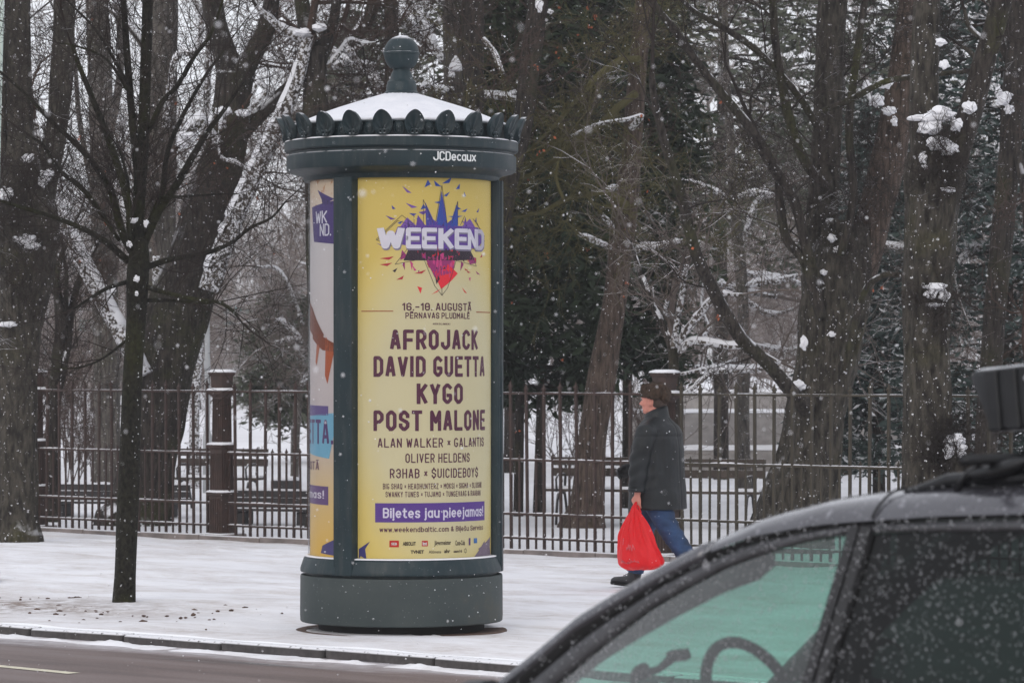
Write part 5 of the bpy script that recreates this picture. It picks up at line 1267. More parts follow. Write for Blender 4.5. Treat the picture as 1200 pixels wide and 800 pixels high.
# right: the heavy pair and what grows between them
P_ = tree('massive tree at the right with snow-speckled flared foot, dividing into several stems', 37.9,
    [(922, 655, 58), (930, 620, 50), (938, 580, 43), (948, 540, 37), (955, 490, 35), (966, 440, 36), (972, 400, 38), (980, 350, 40), (985, 300, 36), (992, 260, 26)],
    [([(962, 400, 20), (958, 330, 19), (962, 260, 18), (968, 180, 18), (971, 100, 17), (975, 20, 17), (980, -80, 14), (990, -240, 10)], .2, 'bark_lime'),
     ([(986, 380, 24), (1008, 310, 22), (1028, 240, 21), (1045, 170, 20), (1058, 90, 18), (1068, 10, 17), (1078, -80, 14), (1090, -240, 9)], .5, 'bark_brown'),
     ([(946, 478, 11), (930, 462, 9), (912, 440, 8), (893, 420, 7.5), (868, 396, 8), (845, 358, 8), (828, 325, 7.6), (815, 295, 7), (806, 262, 6.6), (797, 225, 6), (784, 185, 5.6), (774, 150, 5), (766, 112, 4.4), (764, 84, 3.4)], -2.5, 'bark_dark', -.4),
     ([(962, 372, 7), (956, 345, 7), (942, 305, 6), (922, 280, 5.5), (914, 240, 5), (910, 200, 4), (895, 170, 4)], -.6, 'bark_dark', -.4),
     ([(958, 330, 6), (945, 290, 6), (930, 235, 6), (905, 195, 6.2), (880, 152, 6), (850, 115, 5.6), (822, 80, 5), (795, 42, 4.5), (762, 0, 4), (735, -40, 3)], -1.6, 'bark_dark', -.4),
     ([(968, 220, 6), (944, 190, 6), (925, 140, 5.5), (910, 60, 5), (905, 0, 4.5), (896, -80, 3)], -.8, 'bark_dark', -.3),
     ([(960, 150, 5), (930, 105, 4), (890, 62, 4), (850, 34, 3.6), (815, 14, 3), (790, -8, 2)], -1.2, 'bark_dark', -.3),
     ([(985, 300, 5), (1000, 230, 5), (995, 150, 5), (1005, 60, 4.5), (1020, -40, 4)], -.6, 'bark_dark', -.5),
     ([(988, 440, 4), (1010, 350, 4), (1030, 325, 4), (1055, 322, 3), (1080, 326, 2)], -1.0, 'bark_dark', -.6),
     ([(965, 130, 4), (1000, 115, 4), (1040, 95, 3.6), (1090, 88, 3), (1150, 82, 2)], -1.4, 'bark_dark', -.7)],
    'bark_lime', 'twig_dark', 44, tw=dict(le=.32, te=.4, zmin=3.5, L=1.25, depth=3, kids=1.3, rmin=.0028), amp=.10, seed=14, flare=.0,
    snow=[(974, 391, 37.56, 5, 3), (965, 319, 37.56, 4, 3), (975, 279, 37.56, 5, 4), (984, 293, 37.56, 7, 4), (913, 446, 37.56, 5, 3), (936, 452, 37.56, 7, 6), (1017, 105, 37.56, 6, 10), (1026, 118, 37.56, 9, 7), (1036, 98, 37.56, 9, 6), (1042, 130, 37.56, 7, 5), (1048, 142, 37.56, 4, 6), (1003, 78, 37.56, 4, 10), (942, 402, 37.56, 4, 8)])
Q_ = tree('tall lime in front of the fence at the right, ridged bark with snow-capped burrs', 33.4,
    [(1087, 690, 38), (1087, 600, 32), (1087, 520, 28.5), (1087, 450, 27), (1086, 380, 27), (1088, 320, 28), (1092, 260, 31), (1096, 215, 34), (1098, 180, 30)],
    [([(1088, 200, 20), (1084, 140, 18), (1084, 70, 17), (1086, 0, 16), (1088, -100, 13), (1090, -240, 9)], .3, 'bark_lime'),
     ([(1112, 205, 18), (1130, 150, 15), (1148, 90, 14), (1166, 30, 13), (1182, -30, 12), (1210, -140, 9)], -.3, 'bark_dark'),
     ([(1170, 60, 4), (1150, 45, 3.4), (1135, 30, 3), (1130, 10, 2)], .3), ([(1150, 80, 3.4), (1138, 62, 3), (1128, 55, 2)], .2)],
    'bark_lime', 'twig_dark', 48, tw=dict(le=.45, te=.35, zmin=3.2, L=1.0, depth=3, kids=1.35), amp=.11, seed=15, flare=.1,
    snow=[(1092, 138, 33.17, 22, 5), (1104, 132, 33.17, 14, 6), (1090, 150, 33.17, 13, 8), (1112, 174, 33.17, 12, 7), (1100, 168, 33.17, 14, 7), (1082, 186, 33.17, 5, 6), (1084, 196, 33.17, 4, 3), (1120, 146, 33.17, 7, 8), (1136, 126, 33.17, 7, 7), (1097, 336, 33.17, 14, 5), (1090, 345, 33.17, 8, 5), (1107, 347, 33.17, 6, 6), (1097, 357, 33.17, 12, 2.5), (1110, 222, 33.17, 9, 3), (1106, 76, 33.17, 6, 5), (1102, 50, 33.17, 6, 4)])
for nm, cx, cy, sp, n, root in (('burr_shoots', 1097, 366, 14, 34, Q_), ('burr_shoots', 1100, 205, 24, 60, Q_), ('root_shoots', 1118, 540, 16, 70, Q_), ('burr_shoots', 1000, 250, 50, 60, P_)):
    S = []; rng = random.Random(n)
    for k in range(n):
        D = 33.15 if root is Q_ else 37.5
        w = P(rng.gauss(cx, sp * .7), rng.gauss(cy, sp), D + rng.uniform(-.15, .15))
        grow(S, tuple(w), (rng.uniform(-1, 1), rng.uniform(-.9, .1), rng.uniform(-.2, 1)), rng.uniform(.12, .42), .005, 2, .25, .05, 1.5, .0022, 1.0, None, 0, rng)
    obj(nm, seg_mesh(nm, S), M['twig_dark'], root, world=True, kind='stuff')
for a in ((1120, 515, 11, 6), (1112, 528, 7, 9), (1126, 527, 6, 8)): blob('snow_patch', Q_, a[0], a[1], 33.05, a[2], a[3], seed=a[0])
blob('root_stub', Q_, 1121, 545, 33.1, 10, 28, mat=M['bark_lime'], seed=4)
tree('grey tree at the right whose long level limb crosses behind the limes', 47, [(1290, 640, 16), (1285, 400, 14), (1280, 200, 12), (1275, 0, 10), (1270, -200, 6)],
    [([(1285, 300, 7), (1240, 284, 5), (1200, 284, 4.5), (1165, 288, 4), (1130, 290, 3.4), (1080, 291, 3), (1040, 288, 3), (1005, 287, 2.6), (960, 286, 2)], -.8, 'bark_snowy'), ([(1175, 288, 3), (1150, 292, 3), (1130, 300, 3), (1122, 312, 2.4), (1119, 325, 2)], -.7, 'bark_snowy')],
    'bark_grey', 'twig_grey', 18, tw=dict(le=.5, te=.4, zmin=3, L=1.1, depth=2), seed=16, ridges='all')
tree('dark trunk leaning at the top right corner behind the tall lime', 41, [(1150, 620, 14), (1160, 450, 13), (1172, 300, 13), (1184, 180, 13), (1190, 90, 13), (1196, 0, 12), (1204, -120, 10), (1215, -240, 7)],
    [([(1188, 160, 6), (1200, 220, 5), (1206, 300, 4)], -.5), ([(1188, 90, 5), (1170, 40, 4), (1160, 0, 3), (1150, -60, 2)], .5)], 'bark_dark', 'twig_red', 20, tw=dict(le=.3, te=.3, zmin=3.5, L=1.3, depth=3), seed=17, amp=.09, snow=[(1176, 118, 40.85, 7, 6), (1183, 128, 40.85, 6, 5), (1170, 108, 40.9, 4, 5), (1180, 112, 40.85, 7, 4)])
# small snow-lined tree behind the pillar near the man
tree('small forked tree with snow along every branch, behind the fence pillar beside the man', 40.5, [(793, 635, 7), (793, 560, 6.5), (792, 480, 6), (790, 440, 6), (788, 408, 6.5)],
    [([(788, 410, 5), (778, 385, 4.5), (764, 358, 4), (752, 325, 3.4), (744, 300, 2.6), (738, 280, 2)], .2), ([(789, 408, 5), (793, 380, 3.5), (798, 350, 3.6), (803, 318, 3), (805, 312, 2.4)], -.5, 'bark_snowy'), ([(792, 405, 4.6), (806, 385, 4.4), (822, 366, 4.2), (834, 352, 3.6), (845, 345, 2.5), (870, 345, 2)], -.8, 'bark_snowy'),
     ([(796, 412, 4), (805, 402, 4), (820, 400, 3.6), (850, 405, 3.4), (880, 408, 3), (915, 425, 1.8)], -.4, 'bark_snowy'), ([(800, 402, 2), (830, 388, 2), (822, 360, 2), (825, 330, 2)], .5, 'bark_snowy'), ([(796, 465, 3), (815, 452, 3), (835, 436, 3.6), (862, 434, 3.4), (890, 432, 3.2), (915, 424, 2)], .4, 'bark_snowy'),
     ([(798, 438, 2), (830, 432, 2.2), (870, 430, 2), (905, 428, 1.4)], .6, 'bark_snowy'), ([(790, 372, 3), (780, 365, 3), (782, 352, 2.6)], -.2, 'bark_snowy')],
    'bark_dark', 'twig_grey', 14, tw=dict(le=.26, te=.3, zmin=1.6, L=1.2, depth=2, rmin=.003), seed=19, ridges='all', flare=.1)
tree('snowy thicket tree with level whitened branches in the middle distance', 56, [(872, 560, 8), (870, 480, 8), (872, 400, 7), (868, 320, 7), (860, 240, 6), (855, 150, 5), (850, 50, 4), (850, -80, 3)],
    [([(870, 340, 4), (845, 332, 3), (850, 338, 3), (910, 348, 3)], .3, 'bark_snowy'), ([(870, 336, 4), (895, 330, 4.6), (915, 328, 4.4), (935, 322, 2)], -.3, 'bark_snowy'), ([(868, 318, 3), (880, 322, 3), (912, 325, 3), (950, 336, 2)], .2, 'bark_snowy'), ([(866, 300, 3), (885, 240, 3), (905, 228, 2.4)], .2, 'bark_snowy'), ([(866, 345, 3), (900, 368, 3), (930, 362, 2)], .2, 'bark_snowy'),
     ([(868, 250, 3), (840, 225, 3), (805, 214, 3.4), (780, 206, 3), (752, 194, 2.5)], .2, 'bark_snowy'), ([(862, 230, 3), (890, 226, 3), (915, 228, 2.4)], -.2, 'bark_snowy'), ([(868, 400, 3), (920, 410, 2.6), (960, 400, 2)], .3, 'bark_snowy'), ([(866, 420, 3), (840, 430, 2.6), (800, 428, 2)], .1, 'bark_snowy')],
    'bark_grey', 'twig_grey', 12, tw=dict(le=.22, te=.22, zmin=1.4, L=1.6, depth=3, kids=1.3, rmin=.004), seed=20, ridges='all')
tree('snow-lined shrubby tree low behind the fence left of the column', 60, [(345, 560, 5), (347, 500, 5), (352, 440, 5), (358, 400, 4), (366, 340, 3), (372, 300, 2)],
    [([(358, 405, 3.4), (350, 395, 3), (340, 385, 3), (332, 376, 2.4), (322, 374, 1.6)], .2, 'bark_snowy'), ([(356, 400, 3), (340, 398, 2.4), (322, 401, 2)], -.2, 'bark_snowy'), ([(350, 455, 3), (358, 444, 3), (366, 430, 3)], -.2, 'bark_snowy'), ([(356, 380, 2), (330, 320, 2), (300, 312, 1.5)], .2, 'bark_snowy')],
    'bark_grey', 'twig_grey', 10, tw=dict(le=.2, te=.2, zmin=1.2, L=1.5, depth=3, rmin=.0045), seed=21, ridges='all', flare=.1)
tree('slender grey stem left of the big leaning tree foot', 58, [(228, 600, 5), (228, 480, 6), (233, 400, 6), (236, 330, 5), (240, 200, 5), (244, 80, 4), (250, -60, 3)], [([(238, 300, 3), (260, 240, 3), (280, 200, 2)], .2)], 'bark_snowy', 'twig_grey', 12, tw=dict(le=.4, te=.4, zmin=2.6, L=1.5, depth=3, rmin=.0045), seed=22)

# ---------------- conifers
def sprigs(branches, mat, name, root, per=28, L=.16, w=.03, droop=.35, rng=rnd, sprd=.16):
    """leafy sprays: narrow folded blades set along boughs, numpy-built"""
    A = []
    for (p0, p1) in branches:
        for k in range(per):
            u = rng.random(); c = [p0[i] + (p1[i] - p0[i]) * u for i in range(3)]
            A.append((c[0] + rng.gauss(0, sprd), c[1] + rng.gauss(0, sprd), c[2] + rng.gauss(0, sprd * .7), rng.gauss(0, 1), rng.gauss(0, 1), rng.gauss(-droop, .45), rng.uniform(.6, 1.3)))
    A = np.array(A); d = A[:, 3:6]; d /= np.linalg.norm(d, axis=1, keepdims=True)
    s = np.cross(d, np.random.RandomState(3).normal(size=d.shape)); s /= np.linalg.norm(s, axis=1, keepdims=True); n = np.cross(d, s)
    k = A[:, 6:7]; c = A[:, 0:3]
    V = np.stack([c, c + d * L * .5 * k + s * w * k, c + d * L * k - n * w * .4, c + d * L * .5 * k - s * w * k, c + d * L * .45 * k + n * w * .7], 1)
    b = (np.arange(len(A)) * 5)[:, None]
    Q = np.stack([b + np.array([[0, 1, 4]]), b + np.array([[1, 2, 4]]), b + np.array([[2, 3, 4]]), b + np.array([[3, 0, 4]])], 1).reshape(-1, 3)
    return obj(name, np_mesh(name, V.reshape(-1, 3), Q, 3), mat, root, kind='stuff', world=True)
def conifer(label, px, py0, D, h, rbase, mat, n_lev=34, shape='spruce', trunk_r=.16, per=26, seed=0, z0=.4, L=.16, w=.03, droop=.3, group=None, name='spruce_tree', stems=((0, 0),)):
    rng = random.Random(seed); b = P(px, py0, D); zb = gz(b.x, b.y)
    root = thing(name, label, 'tree', (b.x, b.y, zb), 0, group)
    for sx_, lean in stems:
        mb = MB(); mb.tube([(b.x + sx_, b.y, zb - .1), (b.x + sx_ + lean * .3, b.y, zb + h * .3), (b.x + sx_ + lean, b.y, zb + h * .98)], [trunk_r, trunk_r * .8, .02], 12, fn=barkfn(.08, 1.5, seed))
        obj('trunk', mb, M['bark_dark'], root, world=True)
    br = []; S = []
    for k in range(n_lev):
        u = (k + rng.random() * .6) / n_lev; z = zb + z0 + (h - z0) * u
        R = rbase * ((1 - u) ** .8 if shape == 'spruce' else (.55 + .6 * math.sin(PI * min(1, u * .9 + .12))) * (1 if u < .85 else (1 - u) / .15 + .15))
        m = rng.randint(5, 8)
        for j in range(m):
            a = rng.uniform(0, 2 * PI); rr = R * rng.uniform(.65, 1.12)
            ex, ey = b.x + rr * math.cos(a), b.y + rr * math.sin(a)
            zd = z - rr * (.30 if shape == 'spruce' else .12) + rng.gauss(0, .12)
            mid = (b.x + rr * .5 * math.cos(a), b.y + rr * .5 * math.sin(a), z - rr * .05 + rng.gauss(0, .05))
            S.append((b.x, b.y, z, *mid, .03, .02)); S.append((*mid, ex, ey, zd, .02, .008))
            br.append((mid, (ex, ey, zd))); br.append(((b.x + rr * .75 * math.cos(a + .22), b.y + rr * .75 * math.sin(a + .22), z - rr * .15), (ex, ey, zd)))
            if rng.random() < .6: br.append((mid, (b.x + rr * .9 * math.cos(a - .4), b.y + rr * .9 * math.sin(a - .4), zd - .1)))
    obj('boughs', seg_mesh('boughs', S), M['bark_dark'], root, world=True, kind='stuff')
    sprigs(br, M[mat], 'foliage', root, per, L, w, droop, rng)
    return root
conifer('dark dense yew with hanging sprays right of the column, two thin stems at its foot', 632, 620, 47, 8.2, 1.25, 'yew', 30, 'yew', .07, 36, 1, 1.75, .20, .035, .5, name='yew_tree', stems=((-.28, .1), (-.02, .25)))
conifer('dark yew filling the gap behind the leaning brown trunk', 735, 610, 50, 8.0, 1.0, 'yew', 26, 'yew', .08, 32, 2, 2.0, .20, .035, .5, name='yew_tree')
conifer('bluish spruce with snow-dusted boughs at the right edge', 1178, 600, 47, 9.5, 1.55, 'spruce', 34, 'yew', .14, 34, 3, .7, .18, .03, .25)
conifer('bluish spruce half hidden between the two heavy right trees', 1030, 590, 52, 6.0, 1.2, 'spruce', 24, 'spruce', .10, 34, 4, .9, .18, .03, .25)
conifer('dull green pine high behind the walking man, thin against the grey wood', 845, 560, 62, 11, 2.2, 'pine', 20, 'yew', .14, 13, 5, 4.6, .26, .035, .1, name='pine_tree')
conifer('rounded dark conifer low in the distance left of the column', 345, 545, 72, 3.4, 1.0, 'pine', 16, 'yew', .08, 34, 6, 1.0, .22, .035, .1, name='pine_tree')
conifer('tall dark pine behind the trunks above the column crown', 600, 560, 66, 13, 2.3, 'pine', 26, 'yew', .16, 13, 7, 5.0, .26, .04, .2, name='pine_tree')
conifer('tall dark pine in the upper middle, behind the leaning trunk top', 700, 560, 70, 13.5, 2.2, 'pine', 26, 'yew', .16, 13, 8, 5.2, .26, .04, .2, name='pine_tree')
conifer('tall pine in the upper right behind the heavy stems', 985, 560, 64, 13, 2.4, 'pine', 26, 'yew', .16, 13, 9, 3.6, .26, .04, .2, name='pine_tree')
conifer('dark evergreen rising left behind the ball finial', 425, 560, 68, 9.0, 1.2, 'pine', 18, 'yew', .12, 13, 10, 5.4, .24, .04, .2, name='pine_tree')

# orange leaves still hanging here and there
mb = MB(); rng = random.Random(21)
for px, py, D in [(213, 50, 27.9), (282, 122, 43), (253, 188, 43), (218, 215, 43), (231, 162, 43), (247, 322, 43.5), (302, 232, 42.5), (85, 165, 40), (124, 200, 40), (753, 134, 40.6), (757, 138, 40.6), (812, 291, 35.8), (842, 368, 36), (752, 432, 40), (794, 448, 40), (601, 352, 43), (640, 298, 43), (690, 292, 43), (735, 268, 43), (735, 330, 43.5), (730, 345, 43.5), (656, 10, 42), (690, 8, 42), (690, 32, 42), (655, 62, 42), (628, 172, 41), (633, 176, 41), (650, 160, 41), (1022, 338, 37), (1034, 336, 37), (1060, 328, 37), (604, 504, 40), (848, 120, 40), (846, 116, 40), (660, 420, 42)] + [(rng.uniform(590, 760), rng.uniform(10, 300), rng.uniform(41, 44)) for _ in range(10)] + [(rng.uniform(60, 330), rng.uniform(10, 330), rng.uniform(41, 44)) for _ in range(14)]:
    for q in range(rng.choice([1, 1, 2, 3])):
        w = P(px + rng.gauss(0, 1.5), py + rng.gauss(0, 1.5), D); d = Vector((rng.gauss(0, 1), rng.gauss(0, 1), rng.gauss(-1, .5))).normalized(); e = d.cross(Vector((rng.gauss(0, 1), 1, .2))).normalized(); L = rng.uniform(.03, .06)
        mb.add([w, w + d * L * .5 + e * L * .35, w + d * L, w + d * L * .5 - e * L * .35], [(0, 1, 2), (0, 2, 3)])
o = obj('withered_leaves', mb, M['deadleaf'], sm=False); tag(o, 'last withered orange leaves clinging to the bare twigs', 'leaves', kind='stuff')
# ------------------------------------------------------------ the hazy wood beyond
def proto(seed, h, mat='bark_grey', twig='twig_far_hazed', kids=1.4, r0=.17):
    rng = random.Random(seed)
    pts = [Vector((0, 0, -.3))]; d = Vector((rng.gauss(0, .04), rng.gauss(0, .04), 1))
    n = 9
    for i in range(n):
        d = (d + Vector((rng.gauss(0, .06), rng.gauss(0, .06), 0))).normalized(); pts.append(pts[-1] + d * h * .85 / n)
    rad = [r0 * (1 - .85 * i / n) + .01 for i in range(n + 1)]
    mb = MB(); mb.tube(pts, rad, 10, fn=barkfn(.08, 1.4, seed, .2, 0)); tm = mb.mesh('trunk'); tm.materials.append(M[mat])
    S = []
    for i in range(2, n + 1):
        for k in range(4 if i > 2 else 2):
            a = rng.uniform(0, 2 * PI); p = pts[i - 1].lerp(pts[i], rng.random())
            grow(S, tuple(p), (math.cos(a), math.sin(a), rng.uniform(.1, 1.1)), h * rng.uniform(.16, .30), rad[i] * .55 + .01, 3, .20, .05, kids - .25, .006, .8, None, 0, rng)
    cm = seg_mesh('crown', S); cm.materials.append(M[twig])
    return tm, cm
protos = [proto(101, 14), proto(102, 16, kids=1.5), proto(103, 12, 'bark_dark', 'twig_far_hazed', 1.45, .13), proto(104, 15, 'bark_brown', 'twig_red', 1.4), proto(105, 13, 'bark_grey', 'twig_grey', 1.5, .12)]
rng = random.Random(55); cnt = 0
def wood(x, y, s, k, rz, lab, grp):
    tm, cm = protos[k]
    r = thing('wood_tree', lab, 'tree', (x, y, gz(x, y)), rz, grp); r.scale = (s, s, s * rng.uniform(.9, 1.1))
    for nm, me in (('trunk', tm), ('crown', cm)):
        o = bpy.data.objects.new(nm, me); col.objects.link(o); o.parent = r
        if nm == 'crown': o['kind'] = 'stuff'
ZONES = [(75, 'over the far left fence pillar'), (165, 'behind the slim street tree'), (290, 'beyond the second fence pillar'), (365, 'just left of the column'), (590, 'behind the advertising column'), (690, 'between the column and the leaning trunk'), (810, 'behind the walking man'), (900, 'between the man and the massive tree'), (1060, 'behind the massive tree'), (1125, 'behind the snow-burred lime'), (2000, 'at the right edge')]
RANK = ['nearest bare tree across the park snow', 'bare tree of the second rank', 'faint bare tree deep in the wood', 'palest bare tree at the back of the wood']
GRP = ['first rank of park trees', 'second rank of park trees', 'trees deep in the wood', 'trees at the back of the wood']
spots = []
for row, (D0, n) in enumerate(((70, 6), (88, 7), (110, 10), (140, 14))):
    for i in range(n):
        u = -.185 + .37 * (i + rng.uniform(.1, .9)) / n
        px = 600 + u * 4100
        if row < 2 and (210 < px < 365 or 590 < px < 800) or (row == 0 and px < 210): continue
        D = D0 + rng.uniform(-6, 6)
        s_ = rng.uniform(.62, .90) if px > 580 else rng.uniform(.50, .72)
        spots.append((row, px, u * D, D, s_, rng.randrange(5), rng.uniform(0, 6.28), next(z for lim, z in ZONES if px < lim)))
for sp_ in spots:
    row, px, x, D, s_, k, rz, zn = sp_
    tw_ = sorted(q[1] for q in spots if q[0] == row and q[7] == zn)
    if len(tw_) == 1: which = ''
    elif len(tw_) == 2: which = ['left of two: ', 'right of two: '][tw_.index(px)]
    else: which = ['leftmost: ', 'second from left: ', 'third from left: ', 'fourth from left: ', 'fifth from left: ', 'sixth from left: '][tw_.index(px)]
    wood(x, D, s_, k, rz, which + RANK[row].replace(' at the back of the wood', ' at the back') * 1 + ', ' + zn, GRP[row])
# undergrowth: a mass of stems nobody could count
S = []; rng = random.Random(66)
for i in range(520):
    D = rng.uniform(112, 165); u = rng.uniform(-.18, .18); x = u * D
    grow(S, (x, D, gz(x, D)), (rng.gauss(0, .25), rng.gauss(0, .25), 1), rng.uniform(2.2, 6.0), .03, 2, .12, .10, 1.8, .010, .45, 6, 0, rng)
o = obj('undergrowth', seg_mesh('undergrowth', S), M['twig_far_hazed'], kind='stuff'); tag(o, 'brown-grey brushwood filling the wood beyond the park snow', 'undergrowth', kind='stuff')
S = []
for i in range(110):
    px, D = rng.choice([(rng.uniform(75, 120), rng.uniform(58, 75)), (rng.uniform(640, 800), rng.uniform(60, 85)), (rng.uniform(-20, 60), rng.uniform(55, 80)), (rng.uniform(940, 1200), rng.uniform(60, 85))])
    x = (px - 600) / 4100 * D
    grow(S, (x, D, gz(x, D)), (rng.gauss(0, .3), rng.gauss(0, .3), 1), rng.uniform(.7, 2.3), .014, 2, .14, .08, 1.9, .005, .5, 5, 0, rng)
o = obj('brushwood', seg_mesh('brushwood', S), M['twig_red'], kind='stuff'); tag(o, 'thin reddish shrubs standing in the park snow behind the fence', 'shrubs', kind='stuff')
# pale building with teal fascias far behind the twigs
bx, by = -15.5, 172.0
bd = thing('distant_building', 'long low building with teal fascias, faint behind the wood at the left', 'building', (bx, by, gz(bx, by)), -.05)
def part(nm, c, d, m, par=None):
    mb = MB(); mb.box(c, d, bev=.02); return obj(nm, mb, m, par or bd, sm=False)
wl_ = part('wall', (0, 0, 1.6), (26, 6, 3.6), M['plaster'])
part('fascia', (2.2, -3.3, 3.75), (3.4, .5, .38), M['teal']); part('fascia', (1.6, -3.2, 3.1), (4.6, .4, .32), M['teal']); part('fascia', (-8.2, -3.3, 3.3), (2.0, .5, .5), M['teal']); part('fascia', (-4.6, -3.3, 3.1), (1.3, .5, .6), M['teal'])
part('roof', (0, 0, 3.5), (26.4, 6.4, .18), M['snow'])
for k in range(12):
    f = part('window', (-11.8 + 2.15 * k, -3.02, 1.9), (1.2, .1, 1.2), M['window_dark'])
# lamp post and the pale pole at the left edge
x = (243 - 600) / 4100 * 56; lp = thing('lamp_post', 'thin grey lamp post standing in the park snow left of the second fence pillar', 'lamp post', (x, 56, gz(x, 56)))
mb = MB(); mb.lathe([(.075, -.1), (.075, .9), (.045, 1.0), (.035, 4.6), (.0, 4.6)], 12); obj('post', mb, M['galv'], lp)
mb = MB(); mb.box((.0, -.05, 2.05), (.10, .06, .14), bev=.01); obj('box', mb, M['galv'], lp)
mb = MB(); mb.tube([(0, 0, 4.5), (.0, -.2, 4.75), (0, -.7, 4.85)], .025, 8); obj('arm', mb, M['galv'], lp)
mb = MB(); mb.box((0, -.85, 4.84), (.18, .42, .09), bev=.03); obj('lamp_head', mb, M['galv'], lp)
x0 = P(-15, 430, 31); pl = thing('street_pole', 'pale green metal pole cut by the left edge of the view', 'pole', (x0.x, 31, gz(x0.x, 31)))
mb = MB(); mb.tube([(0, 0, -.1), (.05, 0, 2.5), (.150, 0, 6.5)], [.045, .036, .034], 14); obj('pole', mb, M['pole_pale'], pl)
mb = MB(); mb.box((0, 0, .05), (.2, .2, .1), bev=.01); obj('pole_base', mb, M['galv'], pl)
# terrace walls at the right
for i, (xa, xb, D, zt, lab) in enumerate([(740, 1085, 66, .34, 'lowest snow-capped terrace wall in the park at the right'), (730, 1090, 80, .86, 'middle snow-capped terrace wall in the park at the right'), (735, 1080, 94, 1.22, 'uppermost snow-capped terrace wall in the park at the right')]):
    a = P(xa, 430, D); b = P(xb, 430, D); c = (a + b) / 2; g = gz(c.x, c.y)
    t_ = thing('terrace_wall', lab, 'wall', (c.x, c.y, g), 0)
    L = b.x - a.x; h = zt - g
    mb = MB(); mb.box((0, 0, h / 2 - .3), (L, .4, h + .6), bev=.02); obj('wall', mb, M['concrete'], t_)
    rows = [[(-L / 2 + L * k / 40, y, h + z_ * (1 + .4 * mnoise.noise(Vector((k * .4, i, 0))))) for k in range(41)] for y, z_ in ((-.21, .0), (-.17, .06), (0, .085), (.17, .06), (.21, 0))]
    mb = MB(); mb.loft(rows, cap=False, closed=False); obj('snow_cap', mb, M['snow'], t_)
# benches
def bench(lab, px, D, w, style=0, rz=0.0, mat='bench_wood', dz=0):
    x = (px - 600) / 4100 * D
    b = thing('park_bench', lab, 'bench', (x, D, gz(x, D) + dz), ang + rz, 'park benches behind the fence')
    if style == 0:
        for z, y in ((.80, .20), (.66, .18)):
            mb = MB(); mb.box((0, y, z), (w, .035, .105), Matrix.Rotation(-.12, 3, 'X'), bev=.006); obj('back_slat', mb, M[mat], b, sm=False)
        for k in range(4):
            mb = MB(); mb.box((0, -.22 + .10 * k, .44), (w, .08, .035), bev=.006); so = obj('seat_slat', mb, M[mat], b, sm=False)
            s = MB(); s.loft([[(-w / 2 + w * j / 24, -.22 + .10 * k + yy, .459 + zz * (.7 + .5 * abs(mnoise.noise(Vector((j * .4, k, px)))))) for j in range(25)] for yy, zz in ((-.038, 0), (-.02, .03), (.02, .03), (.038, 0))], cap=False, closed=False); obj('snow_cap', s, M['snow'], so)
        for sx_ in (-1, 1):
            X = sx_ * (w / 2 - .16)
            mb = MB(); mb.tube([(X, -.30, 0), (X, -.26, .22), (X, -.20, .38), (X, 0, .42), (X, .14, .40), (X, .18, .60), (X, .235, .88)], .018, 6)
            mb2 = MB(); mb2.tube([(X, .30, 0), (X, .24, .2), (X, .15, .38), (X, .0, .42)], .018, 6)
            obj('leg', mb, M['bench_dark'], b); obj('leg', mb2, M['bench_dark'], b)
            mb3 = MB(); mb3.tube([(X, -.27, .42), (X, -.30, .58), (X, -.2, .64), (X, .1, .64), (X, .19, .62)], .014, 6); obj('armrest', mb3, M['bench_dark'], b)
    else:
        for z in (.21, .30, .39):
            mb = MB(); mb.box((0, .16, z), (w, .05, .082), bev=.006); obj('back_slat', mb, M[mat], b, sm=False)
        for k in range(3):
            mb = MB(); mb.box((0, -.20 + .12 * k, .20), (w, .10, .035), bev=.006); obj('seat_slat', mb, M[mat], b, sm=False)
        for sx_ in (-1, 1):
            mb = MB(); mb.box((sx_ * (w / 2 - .25), 0, .09), (.16, .36, .18), bev=.02); obj('leg', mb, M['bench_dark'], b, sm=False)
        s = MB(); s.loft([[(-w / 2 + w * j / 30,   .16 + yy, .432 + zz * (.6 + .7 * abs(mnoise.noise(Vector((j * .3, px, 0)))))) for j in range(31)] for yy, zz in ((-.03, 0), (0, .035), (.03, 0))], cap=False, closed=False); obj('snow_cap', s, M['snow'], b)
    return b
bench('slatted park bench behind the fence left of the walking man, partly behind the leaning trunk', 713, 44.8, 1.55, 0, .45)
bench('slatted park bench behind the fence right of the walking man', 832, 44.0, 1.35, 0, .45)
bench('slatted park bench right behind the second fence pillar', 256, 49.5, 1.35, 0, .45)
bench('low dark solid-backed bench behind the fence beside the column', 322, 44.6, 1.35, 1, .45, 'bench_dark')
bench('long low dark bench behind the fence at the foot of the big leaning tree', 135, 47.0, 2.0, 1, .5, 'bench_dark')
x = (335 - 600) / 4100 * 52; pb = thing('planter', 'small square concrete planter with snow on top behind the low bench', 'planter', (x, 52, gz(x, 52)))
mb = MB(); mb.box((0, 0, .17), (.42, .42, .34), bev=.02); obj('box', mb, M['bench_dark'], pb, sm=False)
mb = MB(); mb.ico((0, 0, .35), .22, 2, (.95, .95, .22), .2, 4); obj('snow_cap', mb, M['snow'], pb)

# falling snow
rs = np.random.RandomState(11)
n = 14000
y = 7 + 50 * rs.uniform(0, 1, n) ** .8; x = rs.uniform(-1, 1, n) * (1 + y * .19); z = rs.uniform(0, 1, n) * (2.2 + y * .13)
n2 = 260; y2 = rs.uniform(5.0, 12, n2); x = np.concatenate([x, rs.uniform(-1, 1, n2) * (.5 + y2 * .16)]); z = np.concatenate([z, 1.9 + rs.uniform(-.11, .13, n2) * y2]); y = np.concatenate([y, y2]); n = n + n2
keep = z > .02
